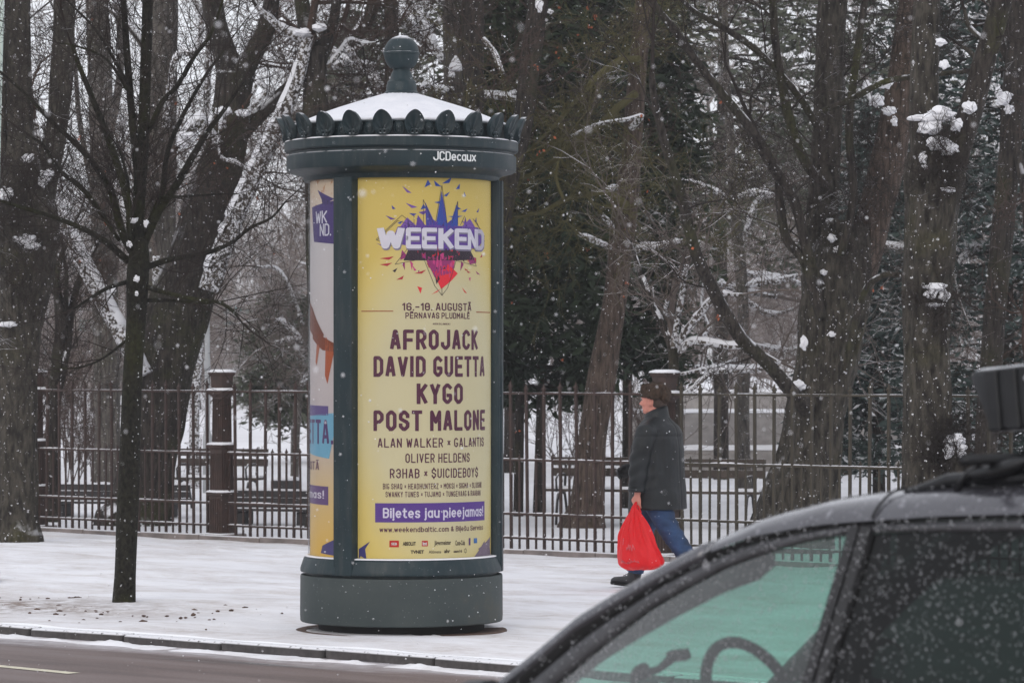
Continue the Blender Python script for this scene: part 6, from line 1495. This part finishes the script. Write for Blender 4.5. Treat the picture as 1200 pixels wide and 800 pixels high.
# flakes do not fall inside the car
x, y, z = x[keep], y[keep], z[keep]; n = len(x)
inside = (y < 11.5) & (y > 5.6) & (x > -1.6) & (x < 3.2) & (z < 1.66)
x, y, z = x[~inside], y[~inside], z[~inside]; n = len(x)
r = np.minimum(rs.gamma(3, .00062, n) + .0008, .0040)
c = np.stack([x, y, z], 1)
octa = np.array([(1, 0, 0), (-1, 0, 0), (0, 1, 0), (0, -1, 0), (0, 0, 1), (0, 0, -1)], float)
st_ = np.stack([rs.uniform(.7, 1.3, n), rs.uniform(.7, 1.2, n), rs.uniform(.8, 1.5, n)], 1)
V = c[:, None, :] + octa[None] * r[:, None, None] * st_[:, None, :]
b = (np.arange(n) * 6)[:, None]
Qs = np.stack([b + np.array([q]) for q in [(0, 2, 4), (2, 1, 4), (1, 3, 4), (3, 0, 4), (2, 0, 5), (1, 2, 5), (3, 1, 5), (0, 3, 5)]], 1).reshape(-1, 3)
o = obj('falling_snow', np_mesh('falling_snow', V.reshape(-1, 3), Qs, 3, True), M['flake'], kind='stuff'); tag(o, 'snowflakes drifting through the air over the whole street', 'snow', kind='stuff')
# the snowy air
t = NT('haze_air'); t.n.remove(t.b); pv = t.new('ShaderNodeVolumePrincipled')
pv.inputs['Color'].default_value = (.97, .97, 1, 1); pv.inputs['Density'].default_value = .0009; pv.inputs['Anisotropy'].default_value = .3
t.l.new(pv.outputs[0], t.out.inputs['Volume'])
mb = MB(); mb.box((0, 150, 11.2), (900, 420, 26)); hz = obj('haze', mb, t.m, sm=False, kind='stuff')
# ------------------------------------------------------------ car in the foreground
th = math.radians(40)
fx, lf = Vector((-math.cos(th), math.sin(th), 0)), Vector((-math.sin(th), -math.cos(th), 0))
Bp = P(1000, 612, 8.6)
org = Bp - lf * .60; org.z = -0.07
car = thing('parked_car', 'dark grey car speckled with snow, cut by the lower right corner, steering wheel seen through green glass', 'car', org, 0)
car['label'] = 'dark grey snow-speckled car in the near lower right, steering wheel seen through green glass'
car.rotation_euler = (0, 0, math.atan2(fx.y, fx.x))
ZO = .07     # the road lies below the pavement level
def interp(tab, x):
    tab = sorted(tab)
    if x <= tab[0][0]: return tab[0][1]
    if x >= tab[-1][0]: return tab[-1][1]
    for (a, b), (c, d) in zip(tab, tab[1:]):
        if x <= c: return b + (d - b) * (x - a) / (c - a)
G_ = [(1.20, .93), (1.12, .99), (1.02, 1.07), (.94, 1.13), (.82, 1.225), (.71, 1.29), (.6, 1.35), (.47, 1.415), (.3, 1.475), (.12, 1.508), (0, 1.52), (-.24, 1.54), (-.48, 1.552), (-1.0, 1.56), (-1.6, 1.54), (-2.0, 1.50), (-2.22, 1.45)]
Wl = [(1.06, .955), (.95, 1.0), (.85, 1.085), (.72, 1.19), (.59, 1.285), (.48, 1.345), (.37, 1.40), (.25, 1.44), (.14, 1.47), (.01, 1.495), (-.24, 1.505), (-.48, 1.515), (-1.0, 1.52), (-1.6, 1.50), (-1.95, 1.46), (-2.1, 1.40)]
def g(x): return interp(G_, x)
def wl_(x): return interp(Wl, x)
def ys(z): return .60 + (1.518 - z) * .28
def bulge(x): return interp([(-.2, 1.0), (.12, .85), (.3, .68), (.47, .55), (.6, .42), (.82, .3), (1.2, .25)], x)
# paint, trim, glass
t = NT('car_paint'); v = t.coord(); n = t.noise(v, 5, 4)
cc = t.ramp(n, [(.3, (.060, .060, .070)), (.7, (.080, .080, .092))])
sp = t.ramp(t.noise(v, 55, 3, .6), [(.60, 0.0), (.68, 1.0)])
cc = t.mix(t.math('MULTIPLY', sp, t.ramp(t.upz(), [(.2, .0), (.9, .55)])), cc, (.5, .5, .55))
t.base(cc, t.ramp(n, [(.3, .20), (.7, .34)]), .5, .3); t.b.inputs['Coat Weight'].default_value = .9; t.b.inputs['Coat Roughness'].default_value = .12; t.bump(t.noise(v, 90, 2), .12, .003)
M['car'] = t.m
M['trim'] = plain('black_trim', (.012, .012, .0135), .5, .2, 30)
M['frame'] = plain('door_frame_grey', (.045, .045, .05), .4, .2, 20)
M['rubber'] = plain('rubber', (.010, .010, .011), .85, .2, 10)
M['interior'] = plain('interior_plastic', (.022, .030, .028), .8, .3, 6)
M['satin'] = plain('rack_plastic', (.010, .0105, .012), .42, .3, 12, spec=.35)
def glass(name, tint, refl=.9, dirt=.0):
    t = NT(name); t.n.remove(t.b)
    tr = t.new('ShaderNodeBsdfTransparent'); tr.inputs[0].default_value = (*tint, 1)
    gl = t.new('ShaderNodeBsdfGlossy'); gl.inputs['Roughness'].default_value = .03
    fr = t.new('ShaderNodeFresnel'); fr.inputs[0].default_value = 1.5
    mx = t.new('ShaderNodeMixShader'); t.l.new(t.math('MULTIPLY', fr.outputs[0], refl, True), mx.inputs[0]); t.l.new(tr.outputs[0], mx.inputs[1]); t.l.new(gl.outputs[0], mx.inputs[2])
    df = t.new('ShaderNodeBsdfDiffuse'); df.inputs[0].default_value = (.45, .5, .5, 1)
    m2 = t.new('ShaderNodeMixShader')
    k = t.ramp(t.noise(t.coord(), 9, 5, .6), [(.35, dirt * .5), (.7, dirt)])
    t.l.new(k, m2.inputs[0]); t.l.new(mx.outputs[0], m2.inputs[1]); t.l.new(df.outputs[0], m2.inputs[2]); t.l.new(m2.outputs[0], t.out.inputs[0])
    return t.m
M['glass_green'] = glass('green_glass', (.42, .67, .58), .9, .05)
M['glass_privacy'] = glass('dark_glass', (.035, .04, .038), .32, .006)
def cobj(nm, mb, m, par=None, **k):
    if isinstance(mb, MB): mb.v = [(x, y, z + (ZO if par is None or par is car else 0)) for x, y, z in mb.v]
    return obj(nm, mb, m, par or car, **k)
def mirror(pts, s): return [(x, y * s, z) for x, y, z in pts]
xr = [.42 - i * (.42 + 2.22) / 44 for i in range(45)]
rows = []
for x in xr:
    k = bulge(x); G0 = g(x); y0 = ys(G0); r = []
    half = [(y0, G0), (y0 - .006, G0 + .012), (y0 - .014, G0 + .028 * k), (y0 - .035, G0 + .050 * k), (y0 - .075, G0 + .066 * k), (y0 - .15, G0 + .078 * k), (.25, G0 + .088 * k), (0, G0 + .092 * k)]
    r = [(x + .03 * (1 - (y / y0) ** 2) * (1 if x > .2 else 0), y, z) for y, z in half]; r += [(a, -b, c) for a, b, c in r[-2::-1]]
    rows.append(r)
mb = MB(); mb.loft(rows, cap=False, closed=False)
lin_ = [[(a, b, c - .035) for a, b, c in r] for r in rows]
cobj('roof', mb, M['car'])
mb = MB(); mb.loft(lin_, cap=False, closed=False); cobj('headliner', mb, M['interior'])
mb = MB()
pts = []
for j in range(12):
    u = j / 11; G0 = g(-.10); yy = ys(G0) - .10 * u ** 1.5; pts.append((-.055 - .035 * u, yy + .003, G0 + .002 + .072 * math.sin(u * PI / 2)))
mb.tube(pts, .0035, 5); cobj('roof_seam', mb, M['rubber'])
# pillars at the windscreen, both sides
for s in (1, -1):
    rows = []
    for i in range(25):
        x = .44 + (1.20 - .44) * i / 24; G0 = g(x); y0 = ys(G0); k = bulge(x)
        rows.append([(x, s * y, z) for y, z in ((y0, G0 - .006), (y0 + .001, G0 + .004), (y0 - .010, G0 + .024), (y0 - .035, G0 + .034), (y0 - .065, G0 + .030), (y0 - .085, G0 + .012), (y0 - .080, G0 - .02), (y0 - .03, G0 - .03))])
    mb = MB(); mb.loft(rows); cobj('front_pillar', mb, M['car'])
    rows = []
    for i in range(25):
        x = .36 + (1.16 - .36) * i / 24; G0 = g(x) - .03; y0 = ys(G0) - .03
        rows.append([(x, s * y, z) for y, z in ((y0, G0), (y0 - .045, G0 + .02), (y0 - .15, G0 + .012), (y0 - .175, G0 - .03), (y0 - .10, G0 - .065), (y0 - .005, G0 - .050))])
    mb = MB(); mb.loft(rows); cobj('pillar_trim', mb, M['interior'])
    # rubber channel under the gutter, then the painted upper door frame
    xs = [1.12 - i * (1.12 + 2.05) / 90 for i in range(91)]
    r1, r2, r3 = [], [], []
    for x in xs:
        a, b = g(x), wl_(x); m1 = a - (a - b) * .42
        r1.append([(x, s * (ys(a) - .006), a - .001), (x, s * (ys(m1) - .020), m1), (x, s * (ys(m1) - .034), m1)])
        r2.append([(x, s * (ys(m1) - .016), m1 + .002), (x, s * (ys(m1) - .004), m1 - .004), (x, s * (ys(b) - .003), b + .004), (x, s * (ys(b) - .012), b - .003)])
    mb = MB(); mb.loft(r1, cap=False, closed=False); cobj('door_seal', mb, M['rubber'])
    mb = MB(); mb.loft(r2, cap=False, closed=False); cobj('door_frame', mb, M['frame'] if 1 else M['trim'])
    # posts between the side windows
    for x0, x1, dx in ((.015, -.06, .075), (-1.02, -1.12, .03), (-1.98, -2.16, -.0)):
        rows = []
        for i in range(9):
            z = .93 + (g((x0 + x1) / 2) - .012 - .93) * i / 8; sh = dx * (1 - i / 8) ** 1.0 * 1.35
            rows.append([(x0 + sh, s * (ys(z) - .012), z), (x0 + sh - .006, s * (ys(z) + .002), z), ((x0 + x1) / 2 + sh + .004, s * (ys(z) + .003), z), ((x0 + x1) / 2 + sh, s * (ys(z) - .008), z), ((x0 + x1) / 2 + sh - .004, s * (ys(z) + .003), z), (x1 + sh + .006, s * (ys(z) + .002), z), (x1 + sh, s * (ys(z) - .012), z), (x1 + sh, s * (ys(z) - .09), z), (x0 + sh, s * (ys(z) - .09), z)])
        mb = MB(); mb.loft(rows); cobj('door_post', mb, M['trim'], sharp=30)
    def pane(nm, xa, xb, m, sheara=0, shearb=0, n=36):
        rows = []
        for i in range(n + 1):
            u = i / n; xt = xa + (xb - xa) * u; top = min(wl_(xt) + .006, 3); r = []
            for j in range(9):
                q = j / 8; sh = (sheara + (shearb - sheara) * u) * (1 - q); x = xt + sh; zt = min(top, wl_(x) + .006) if j else None
                z = .93 + (max(.935, wl_(xt) + .006) - .93) * q
                r.append((x, s * (ys(z) - .016), z))
            rows.append(r)
        mb = MB(); mb.loft(rows, cap=False, closed=False); return cobj(nm, mb, m)
    pane('side_window', 1.08, .0, M['glass_green'], 0, .10)
    pane('side_window', -.04, -1.04, M['glass_privacy'], .10, .04)
    pane('side_window', -1.10, -2.0, M['glass_privacy'], .04, 0)
# windscreen and rear window
def screen(nm, top, bot, m):
    rows = []
    for i in range(13):
        u = i / 12; x = top[0] + (bot[0] - top[0]) * u; r = []
        for j in range(17):
            q = -1 + 2 * j / 16; z = top[1] + (bot[1] - top[1]) * u; y = (top[2] + (bot[2] - top[2]) * u) * q
            r.append((x + math.copysign(.15, bot[0]) * (1 - q * q), y, z + .035 * (1 - q * q) * math.sin(PI * u * .8 + .3)))
        rows.append(r)
    mb = MB(); mb.loft(rows, cap=False, closed=False); return cobj(nm, mb, m)
rows = []
for i in range(15):
    x = .44 + (1.18 - .44) * i / 14; G0 = g(x); y0 = ys(G0) - .07; r = []
    for j in range(17):
        q = -1 + 2 * j / 16; r.append((x + .14 * (1 - q * q) * (.3 + .7 * i / 14), y0 * q, G0 + .022 + .02 * (1 - q * q)))
    rows.append(r)
mb = MB(); mb.loft(rows, cap=False, closed=False); cobj('windscreen', mb, M['glass_green'])
screen('rear_window', (-2.18, 1.47, .56), (-2.38, 1.0, .66), M['glass_privacy'])
# body below the windows
wheels_x = (1.30, -1.36)
def topz(x): return interp([(1.18, .95), (1.4, .92), (1.8, .84), (2.05, .70), (2.15, .50)], x)
def yw(x): return interp([(-2.42, .70), (-2.3, .80), (-2.0, .86), (-1, .885), (.8, .885), (1.5, .87), (1.9, .80), (2.1, .66), (2.2, .45)], x)
stations = sorted(set([round(-2.40 + 4.58 * i / 150, 4) for i in range(151)]))
rows = []
for x in stations:
    w = yw(x); ha = 0.0
    for wx in wheels_x:
        d = abs(x - wx)
        if d < .37: ha = max(ha, .30 + math.sqrt(.37 ** 2 - d * d))
    tz = topz(x) if x > 1.18 else .95
    lo = .20 + .10 * smooth(1.9, 2.18, x) + .10 * smooth(-2.2, -2.4, x)
    prof = [(w - .10, lo), (w - .03, lo + .04), (w - .005, lo + .16), (w, min(.52, tz - .2)), (w - .012, min(.66, tz - .14)), (w - .03, min(.80, tz - .07)), (w - .075, min(.90, tz - .03)), (w - .125, tz)]
    prof = [(y, max(z, min(ha, .70))) if k < 5 else (y, z) for k, (y, z) in enumerate(prof)]
    if x > 1.18 or x < -2.3: prof += [(w * .7, tz + .02), (w * .45, tz + .035), (w * .2, tz + .04), (0, tz + .042)]
    else: prof += [(w - .19, .94), (w - .20, .55), (w * .45, .40), (0, .40)]
    r = [(x, y, z) for y, z in prof]; r += [(a, -b, c) for a, b, c in r[-2::-1]]
    rows.append(r)
mb = MB(); mb.loft(rows, cap=False, closed=False)
mb.f.append(tuple(range(len(rows[0])))); mb.f.append(tuple(range(len(mb.v) - 1, len(mb.v) - 1 - len(rows[0]), -1)))
cobj('body', mb, M['car'], sharp=45)
for s in (1, -1):
    mb = MB()
    for x_ in (.02, 1.06, -1.04):
        mb.tube([(x_ + (.03 if z > .7 else .0), s * (interp([(.25, .86), (.5, .888), (.66, .876), (.8, .858), (.9, .812), (.95, .762)], z)), z) for z in (.28, .4, .5, .6, .66, .74, .8, .86, .9, .94)], .004, 4)
    cobj('door_gap', mb, M['rubber'], kind='stuff')
    for x_ in (.22, -.86):
        mb = MB(); mb.tube([(x_ - .09, s * .868, .79), (x_ - .07, s * .895, .795), (x_ + .07, s * .895, .795), (x_ + .09, s * .868, .79)], .012, 8); cobj('door_handle', mb, M['car'])
    mb = MB(); mb.loft([[(1.96 + .10 * math.cos(q) * .9, s * (.70 + .10 * math.cos(q + PI)), .62 + .075 * math.sin(q)) for q in [2 * PI * j / 16 for j in range(16)]], [(2.03 + .07 * math.cos(q), s * (.66 + .08 * math.cos(q + PI)), .61 + .055 * math.sin(q)) for q in [2 * PI * j / 16 for j in range(16)]]]); cobj('headlight', mb, M['galv'])
    mb = MB(); mb.box((-2.335, s * .66, .76), (.12, .16, .24), bev=.03); cobj('tail_light', mb, plain('tail_light', (.35, .01, .01), .3, .1) if s == 1 else bpy.data.materials['tail_light'])
    # door mirror
    mb = MB(); mb.loft([[(xx + .012, s * (.905 + .10 * math.cos(q) * k), 1.015 + .085 * math.sin(q) * k) for q in [2 * PI * j / 18 for j in range(18)]] for xx, k in ((.90, .93), (.905, 1.0), (.96, .98), (1.01, .78), (1.035, .4))])
    mo = cobj('door_mirror', mb, M['trim'], sharp=50)
    mb = MB(); mb.tube([(.98, s * .76, .96), (.97, s * .84, .975)], .03, 8); mb.v = [(x, y, z + ZO) for x, y, z in mb.v]; obj('mirror_arm', mb, M['trim'], mo)
    mb = MB(); mb.loft([[(.909, s * (.905 + .085 * math.cos(q)), 1.015 + .07 * math.sin(q)) for q in [2 * PI * j / 18 for j in range(18)]]], cap=False); mb.f.append(tuple(range(18))); mb.v = [(x, y, z + ZO) for x, y, z in mb.v]; obj('mirror_glass', mb, plain('mirror', (.6, .6, .62), .05, 0, metal=1.0) if s == 1 else bpy.data.materials['mirror'], mo)
    for wx in wheels_x:
        mb = MB(); ring = [(.19, -.10), (.27, -.105), (.312, -.085), (.32, -.05), (.32, .05), (.312, .085), (.27, .105), (.19, .10)]
        rows = [[(wx + r_ * math.cos(a), s * .775 + h_, .32 + r_ * math.sin(a) - ZO) for r_, h_ in ring] for a in [2 * PI * j / 40 for j in range(41)]]
        mb.loft(rows, cap=False, closed=True); wo_ = cobj('wheel', mb, M['rubber'])
        mb = MB()
        for q in range(5):
            a = q * 2 * PI / 5; mb.tube([(wx, s * .85, .32 - ZO), (wx + .10 * math.cos(a), s * .862, .32 - ZO + .10 * math.sin(a)), (wx + .195 * math.cos(a), s * .850, .32 - ZO + .195 * math.sin(a))], [.045, .028, .03], 8)
        mb.v = [(x, y, z + ZO) for x, y, z in mb.v]; obj('rim', mb, M['galv'], wo_)
mb = MB(); mb.box((0, 0, .16), (3.2, 1.2, .06)); cobj('underbody', mb, M['rubber'], sm=False)
# interior: dashboard, wheel, seats
rows = []
for j in range(25):
    y = -.70 + 1.40 * j / 24; hd = .055 * math.exp(-((y - .34) / .17) ** 2)
    rows.append([(1.22, y, .90), (1.02, y, .985 + hd * .5), (.86, y, 1.01 + hd), (.76, y, .995 + hd * .9), (.72, y, .95), (.76, y, .80), (.80, y, .60), (.95, y, .50)])
mb = MB(); mb.loft(rows, cap=False, closed=False); cobj('dashboard', mb, M['interior'])
wc = Vector((.485, .34, 1.015)); tl = math.radians(27)
ax_u = Vector((0, 1, 0)); ax_v = Vector((math.sin(tl), 0, math.cos(tl)))
mb = MB(); mb.tube([wc + ax_u * .185 * math.cos(a) + ax_v * .185 * math.sin(a) for a in [2 * PI * j / 48 for j in range(49)]], .0155, 10, cap=False)
sw = cobj('steering_wheel', mb, M['rubber'])
nrm = Vector((math.cos(tl), 0, -math.sin(tl)))
mb = MB()
mb.loft([[wc + nrm * d + ax_u * r_ * math.cos(q) * 1.15 + ax_v * r_ * math.sin(q) * .9 for q in [2 * PI * j / 16 for j in range(16)]] for d, r_ in ((-.005, .03), (.0, .062), (.02, .072), (.05, .06), (.10, .04), (.30, .035))])
mb.v = [(x, y, z + ZO) for x, y, z in mb.v]; obj('hub', mb, M['interior'], sw)
for a in (0, PI, -PI / 2):
    mb = MB(); d = ax_u * math.cos(a) + ax_v * math.sin(a); mb.tube([wc + nrm * .02 + d * .05, wc + nrm * .01 + d * .12, wc + d * .178], [.022, .016, .014], 8); mb.v = [(x, y, z + ZO) for x, y, z in mb.v]; obj('spoke', mb, M['interior'], sw)
for y in (.36, -.36):
    mb = MB()
    mb.loft([[(-.40 + dx * k_ - .18 * u, y + dy * k_ * w_, .48 + .60 * u) for dx, dy in ((-.07, -.24), (.03, -.25), (.06, -.15), (.06, .15), (.03, .25), (-.07, .24))] for u, w_, k_ in ((0, 1, 1), (.3, 1, 1), (.7, .95, .95), (.93, .8, .9), (1, .6, .6))])
    cobj('seat_back', mb, M['interior'])
    mb = MB(); mb.box((-.58, y, 1.16), (.10, .26, .17), bev=.04); cobj('headrest', mb, M['interior'])
    mb = MB(); mb.box((-.02, y, .46), (.52, .50, .16), bev=.05); cobj('seat_cushion', mb, M['interior'])
mb = MB(); mb.box((-1.25, 0, .78), (.14, 1.25, .66), bev=.05); cobj('rear_seat_back', mb, M['interior'])
mb = MB(); mb.box((-1.0, 0, .46), (.5, 1.25, .16), bev=.05); cobj('rear_seat_cushion', mb, M['interior'])
# windscreen phone holder: suction cup, arm, cradle
hx_, hy_, hz_ = .90, .30, 1.045
mb = MB(); mb.lathe([(0, -.008), (.034, -.006), (.036, .0), (.024, .012), (.0, .016)], 20, (0, 0, 0)); 
R_ = Matrix.Rotation(math.radians(65), 3, 'Y') @ Matrix.Rotation(math.radians(20), 3, 'Z')
mb.v = [tuple(R_ @ Vector(p) + Vector((hx_, hy_, hz_ + .03))) for p in mb.v]; mb2 = mb
ph = cobj('phone_holder', mb2, M['rubber'])
mb = MB(); mb.tube([(hx_ - .01, hy_, hz_ + .03), (hx_ - .05, hy_ - .02, hz_ + .045), (hx_ - .085, hy_ - .03, hz_ + .075)], [.012, .010, .014], 8); mb.v = [(x, y, z + ZO) for x, y, z in mb.v]; obj('holder_arm', mb, M['rubber'], ph)
mb = MB(); mb.box((hx_ - .11, hy_ - .03, hz_ + .085), (.03, .075, .03), Matrix.Rotation(.4, 3, 'Y'), bev=.006); mb.v = [(x, y, z + ZO) for x, y, z in mb.v]; obj('cradle', mb, M['rubber'], ph)
# roof rails, cross bar with its clamp foot
for s in (1, -1):
    mb = MB(); pts = []; rad = []
    for i in range(31):
        x = -.095 - (1.85) * i / 30; e = smooth(0, 2.2, i) * smooth(30, 27.8, i); G0 = g(x)
        pts.append((x, s * (ys(G0) - .085), G0 + .064 + .022 * e)); rad.append(.008 + .010 * e)
    mb.tube(pts, rad, 8); cobj('roof_rail', mb, M['satin'])
for xb in (-.36, -1.35):
    G0 = g(xb); zt = G0 + .132
    mb = MB(); mb.tube([(xb, -.66, zt), (xb, .66, zt)], .014, 10); cb = cobj('cross_bar', mb, M['satin'])
    for s in (1, -1):
        yb = s * (ys(G0) - .085)
        mb = MB(); rows = []
        for u, hw, hh in ((0, .012, .006), (.12, .030, .014), (.3, .040, .020), (.5, .042, .024), (.75, .036, .020), (.92, .024, .013), (1, .008, .005)):
            c = Vector((xb + .085 - .19 * u * 1.0, yb + s * .012, G0 + .094 + .042 * u - .012 * math.sin(PI * u)))
            rows.append([c + Vector((0, hw * math.cos(q), hh * math.sin(q))) for q in [2 * PI * j / 14 for j in range(14)]])
        mb.loft(rows); mb.v = [(x, y, z + ZO) for x, y, z in mb.v]; obj('clamp_foot', mb, M['satin'], cb)
        mb = MB(); mb.tube([(xb + .105, yb + s * .03, G0 + .050), (xb + .070, yb + s * .035, G0 + .095), (xb + .03, yb + s * .03, G0 + .125)], [.008, .007, .008], 6); mb.v = [(x, y, z + ZO) for x, y, z in mb.v]; obj('clamp_strap', mb, M['satin'], cb)
# specks of snow on roof, posts and glass
rs = np.random.RandomState(5); pts = []
def speck(x, y, z, r): pts.append((x, y, z + ZO, r))
for k in range(6500):
    x = rs.uniform(-2.1, 1.1); q = rs.beta(1.3, 2.4) if x < .0 else rs.beta(1.0, 1.5); top = wl_(x); z = top - q * (top - .95)
    if z < .96: continue
    speck(x + rs.normal() * .004, ys(z) - .013, z, rs.uniform(.0007, .0023))
for k in range(700):
    x = rs.uniform(-2.0, 1.0); z = rs.uniform(wl_(x), g(x)); speck(x, ys(z) + .001, z, rs.uniform(.001, .0028))
for k in range(300):
    z = rs.uniform(.95, 1.5); speck(rs.uniform(-.06, .05) + .1 * (1.5 - z), ys(z) + .003, z, rs.uniform(.001, .0026))
for k in range(5200):
    x = rs.uniform(-2.1, .95); G0 = g(x); y0 = ys(G0); kk = bulge(x); u = rs.uniform(0, 1) ** 1.4
    if x < .42: y, z = [(y0 - .006 - .07 * u, G0 + (.012 + .054 * math.sin(u * PI / 2)) * kk)][0]; y -= rs.uniform(0, .35) * u; z += .012 * u
    else: y, z = y0 - .035 * u, G0 + .005 + .030 * u
    speck(x, y, z, rs.uniform(.0008, .0025))
A = np.array(pts); n = len(A)
V = A[:, None, :3] + octa[None] * A[:, 3][:, None, None] * np.stack([np.ones(n), np.ones(n) * .7, rs.uniform(.9, 1.6, n)], 1)[:, None, :]
b = (np.arange(n) * 6)[:, None]
Qs = np.stack([b + np.array([q]) for q in [(0, 2, 4), (2, 1, 4), (1, 3, 4), (3, 0, 4), (2, 0, 5), (1, 2, 5), (3, 1, 5), (0, 3, 5)]], 1).reshape(-1, 3)
M['frost'] = plain('melting_snow', (.45, .46, .48), .6, .2, 30)
obj('snow_specks', np_mesh('snow_specks', V.reshape(-1, 3), Qs, 3, True), M['frost'], car, kind='stuff')
# ribbed black box carried above the rails
bx0 = -.255; G0 = g(-.5)
w0 = car.location + fx * bx0 + lf * .30
box = thing('roof_carrier', 'black ribbed carrier box above the car roof at the right edge', 'roof carrier', (w0.x, w0.y, 1.81), math.atan2(fx.y, fx.x)); box.rotation_euler.y = .10
mb = MB(); rows = []
for i, (dx, k) in enumerate([(0, .80), (-.012, .95), (-.03, 1), (-.60, 1), (-.63, .95), (-.64, .8)]):
    rows.append([(dx + .05 * (z_ - .5), y_ * k * .15, -.072 + (.5 + (z_ - .5) * k) * .150) for y_, z_ in ((-1, .06), (-.94, 0), (.94, 0), (1, .06), (1, .92), (.94, 1), (-.94, 1), (-1, .92))])
mb.loft(rows); obj('shell', mb, M['satin'], box, sharp=35)
for k in range(11):
    mb = MB(); xx = -.035 - .054 * k; mb.box((xx - .019, 0, .003), (.040, .314, .150), bev=.006); obj('rib', mb, M['satin'], box, sm=False)
mb = MB(); rows = [[(-.64 * j / 20, y_ * .14, .080 + h_ * (.6 + .6 * abs(mnoise.noise(Vector((j * .5, y_ * 2, 0)))))) for j in range(21)] for y_, h_ in ((-1, 0), (-.7, .008), (0, .010), (.7, .008), (1, 0))]
mb.loft(rows, cap=False, closed=False); obj('snow_cap', mb, M['frost'], box)
for dx in (-.145, -.5):
    mb = MB(); mb.box((dx, 0, -.11), (.04, .20, .09), bev=.006); obj('bracket', mb, M['satin'], box, sm=False)
